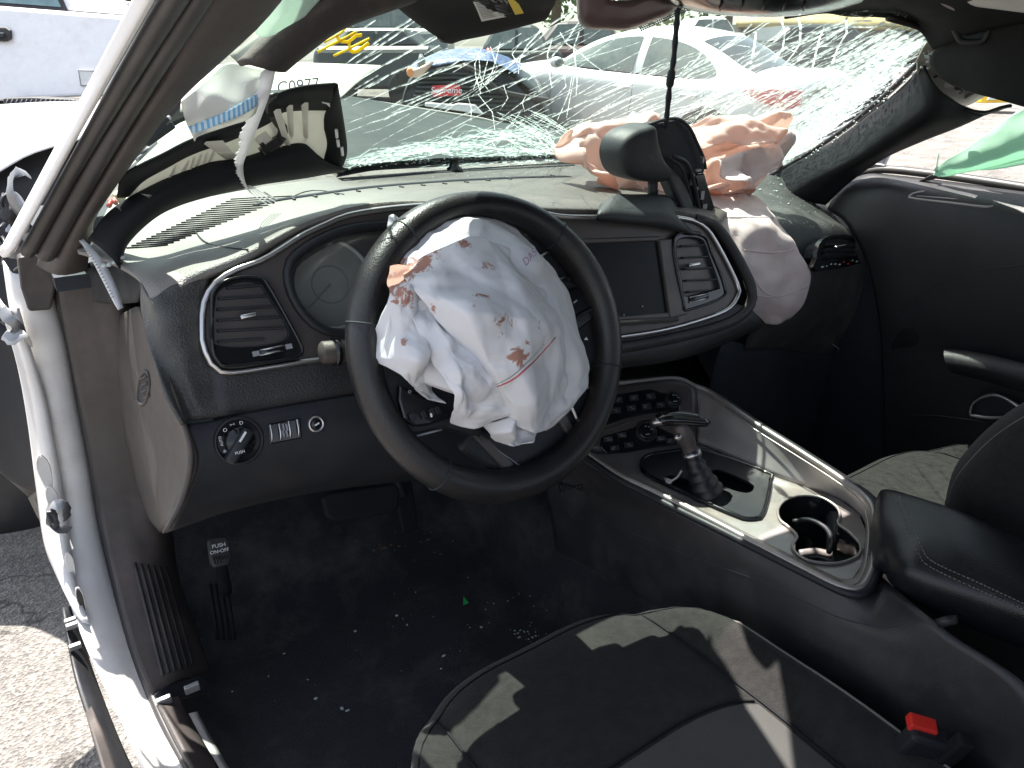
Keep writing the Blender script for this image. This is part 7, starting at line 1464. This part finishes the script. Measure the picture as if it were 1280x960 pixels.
# crumpled white car with blue glass, past the pickup
cw = thing('crumpled_white_car', 'crumpled white car with bent pillars and blue glass behind the pickup', 'car', tuple(K(140, 60, 12)))
mb = MB(); mb.prism([K(u, v, 12) for u, v in ((90, 70), (92, 12), (130, 14), (190, 10), (200, 70))], back(1.5)); obj('body', mb, M['greypaint'], cw, smooth=False, bevel=.1)
for q, w in (([(90, 0), (112, 8), (132, 15)], .05), ([(108, 9), (130, 2), (158, 4), (176, 9)], .03), ([(120, 9), (140, 6), (176, 10)], .02), ([(100, 6), (104, 14), (120, 16)], .02), ([(140, 12), (160, 13), (182, 8)], .03)):
    mb = MB(); mb.tube(spl([K(u, v, 11.8) for u, v in q], 10), w, 6); obj('bent_pillar', mb, M['white'] if w > .025 else M['void'], cw)
mb = MB(); mb.loft([[K(112, 5, 12), K(130, -4, 12), K(156, -2, 12)], [K(116, 8, 11.9), K(134, 3, 11.9), K(158, 4, 11.9)]], 5, 8); obj('window', mb, mat('blue_glass', (.05, .1, .22), .1), cw, solid=.02)
# yellow box beyond the passenger window
yb = thing('yellow_box', 'yellow metal box standing on the sunlit lot beyond the passenger window', 'box', tuple(K(1250, 128, 8)))
def r2(m): return Vector((.9, .43, 0))*m
yp = Z(1250, 128, .28); YD = (yp-CAM).dot(FW)
mb = MB(); mb.prism([K(u, v, YD) for u, v in ((1226, 129), (1226, 106), (1236, 96), (1276, 94), (1276, 128))], back(.5)); obj('box_body', mb, mat('yellow_enamel', (.75, .48, .03), .45, dirt=(.4, .3, .1), damt=.4), yb, smooth=False, bevel=.02)
mb = MB(); mb.prism([K(u, v, YD-.03) for u, v in ((1234, 125), (1242, 112), (1270, 110), (1269, 124))], back(.02)); obj('box_panel', mb, M['offwhite'], yb, smooth=False, bevel=.005)
# ---------------------------------------------------------------- trees behind the lot
def tree(u, d, h, r, label):
    p = K(u, 58, d); b = Vector((p.x, p.y, gh(p.x, p.y))); t = thing('broadleaf_tree', label, 'tree', tuple(b), 'trees behind the lot')
    mb = MB(); mb.tube(spl([b, b+Vector((.1, 0, h*.3)), b+Vector((-.1, .1, h*.6)), b+Vector((.1, 0, h*.85))], 8), [.28, .24, .2, .17, .14, .1, .07, .04], 8)
    for k in range(6):
        a = k*1.05; s = b+Vector((0, 0, h*(.28+.06*k))); mb.tube([s, s+Vector((math.cos(a)*r*.4, math.sin(a)*r*.4, h*.1)), s+Vector((math.cos(a)*r*.8, math.sin(a)*r*.8, h*.2))], [.1, .07, .03], 6)
    obj('trunk', mb, M['bark'], t)
    V = []; Fc = []
    cl = [(b+Vector((rnd.gauss(0, r*.45), rnd.gauss(0, r*.45), h*(.25+.7*rnd.random()))), r*rnd.uniform(.25, .5)) for _ in range(26)]
    for c, q in cl:
        for _ in range(95):
            n_ = Vector((rnd.gauss(0, 1), rnd.gauss(0, 1), rnd.gauss(0, 1))).normalized(); p = c+n_*q*rnd.uniform(.5, 1.05); x = n_.orthogonal().normalized(); x.rotate(Matrix.Rotation(rnd.random()*6, 3, n_)); y = n_.cross(x); s = rnd.uniform(.09, .2)
            o = len(V); V += [p-x*s, p+y*s*.6+n_*s*.3, p+x*s, p-y*s*.6-n_*s*.2]; Fc.append((o, o+1, o+2, o+3))
    obj('crown', (V, Fc), M['tree'], t, smooth=False)
for u, d, h, r, lb in ((692, 32, 8, 3.4, 'green tree showing in the gap between the driver visor and the brown mirror base cover'), (905, 36, 8, 3.6, 'green tree above the rear roof of the white sedan, beside the tan roof'), (560, 38, 9, 4, 'green tree hidden mostly behind the driver sun visor'),
                    (780, 42, 9, 4, 'green tree behind the brown mirror base cover'), (440, 34, 8, 3.6, 'green tree behind the pale grey van at upper left'), (1110, 46, 9, 4, 'green tree behind the tan roofed building'), (170, 40, 9, 4, 'green tree above the crumpled white car at upper left')):
    tree(u, d, h, r, lb)
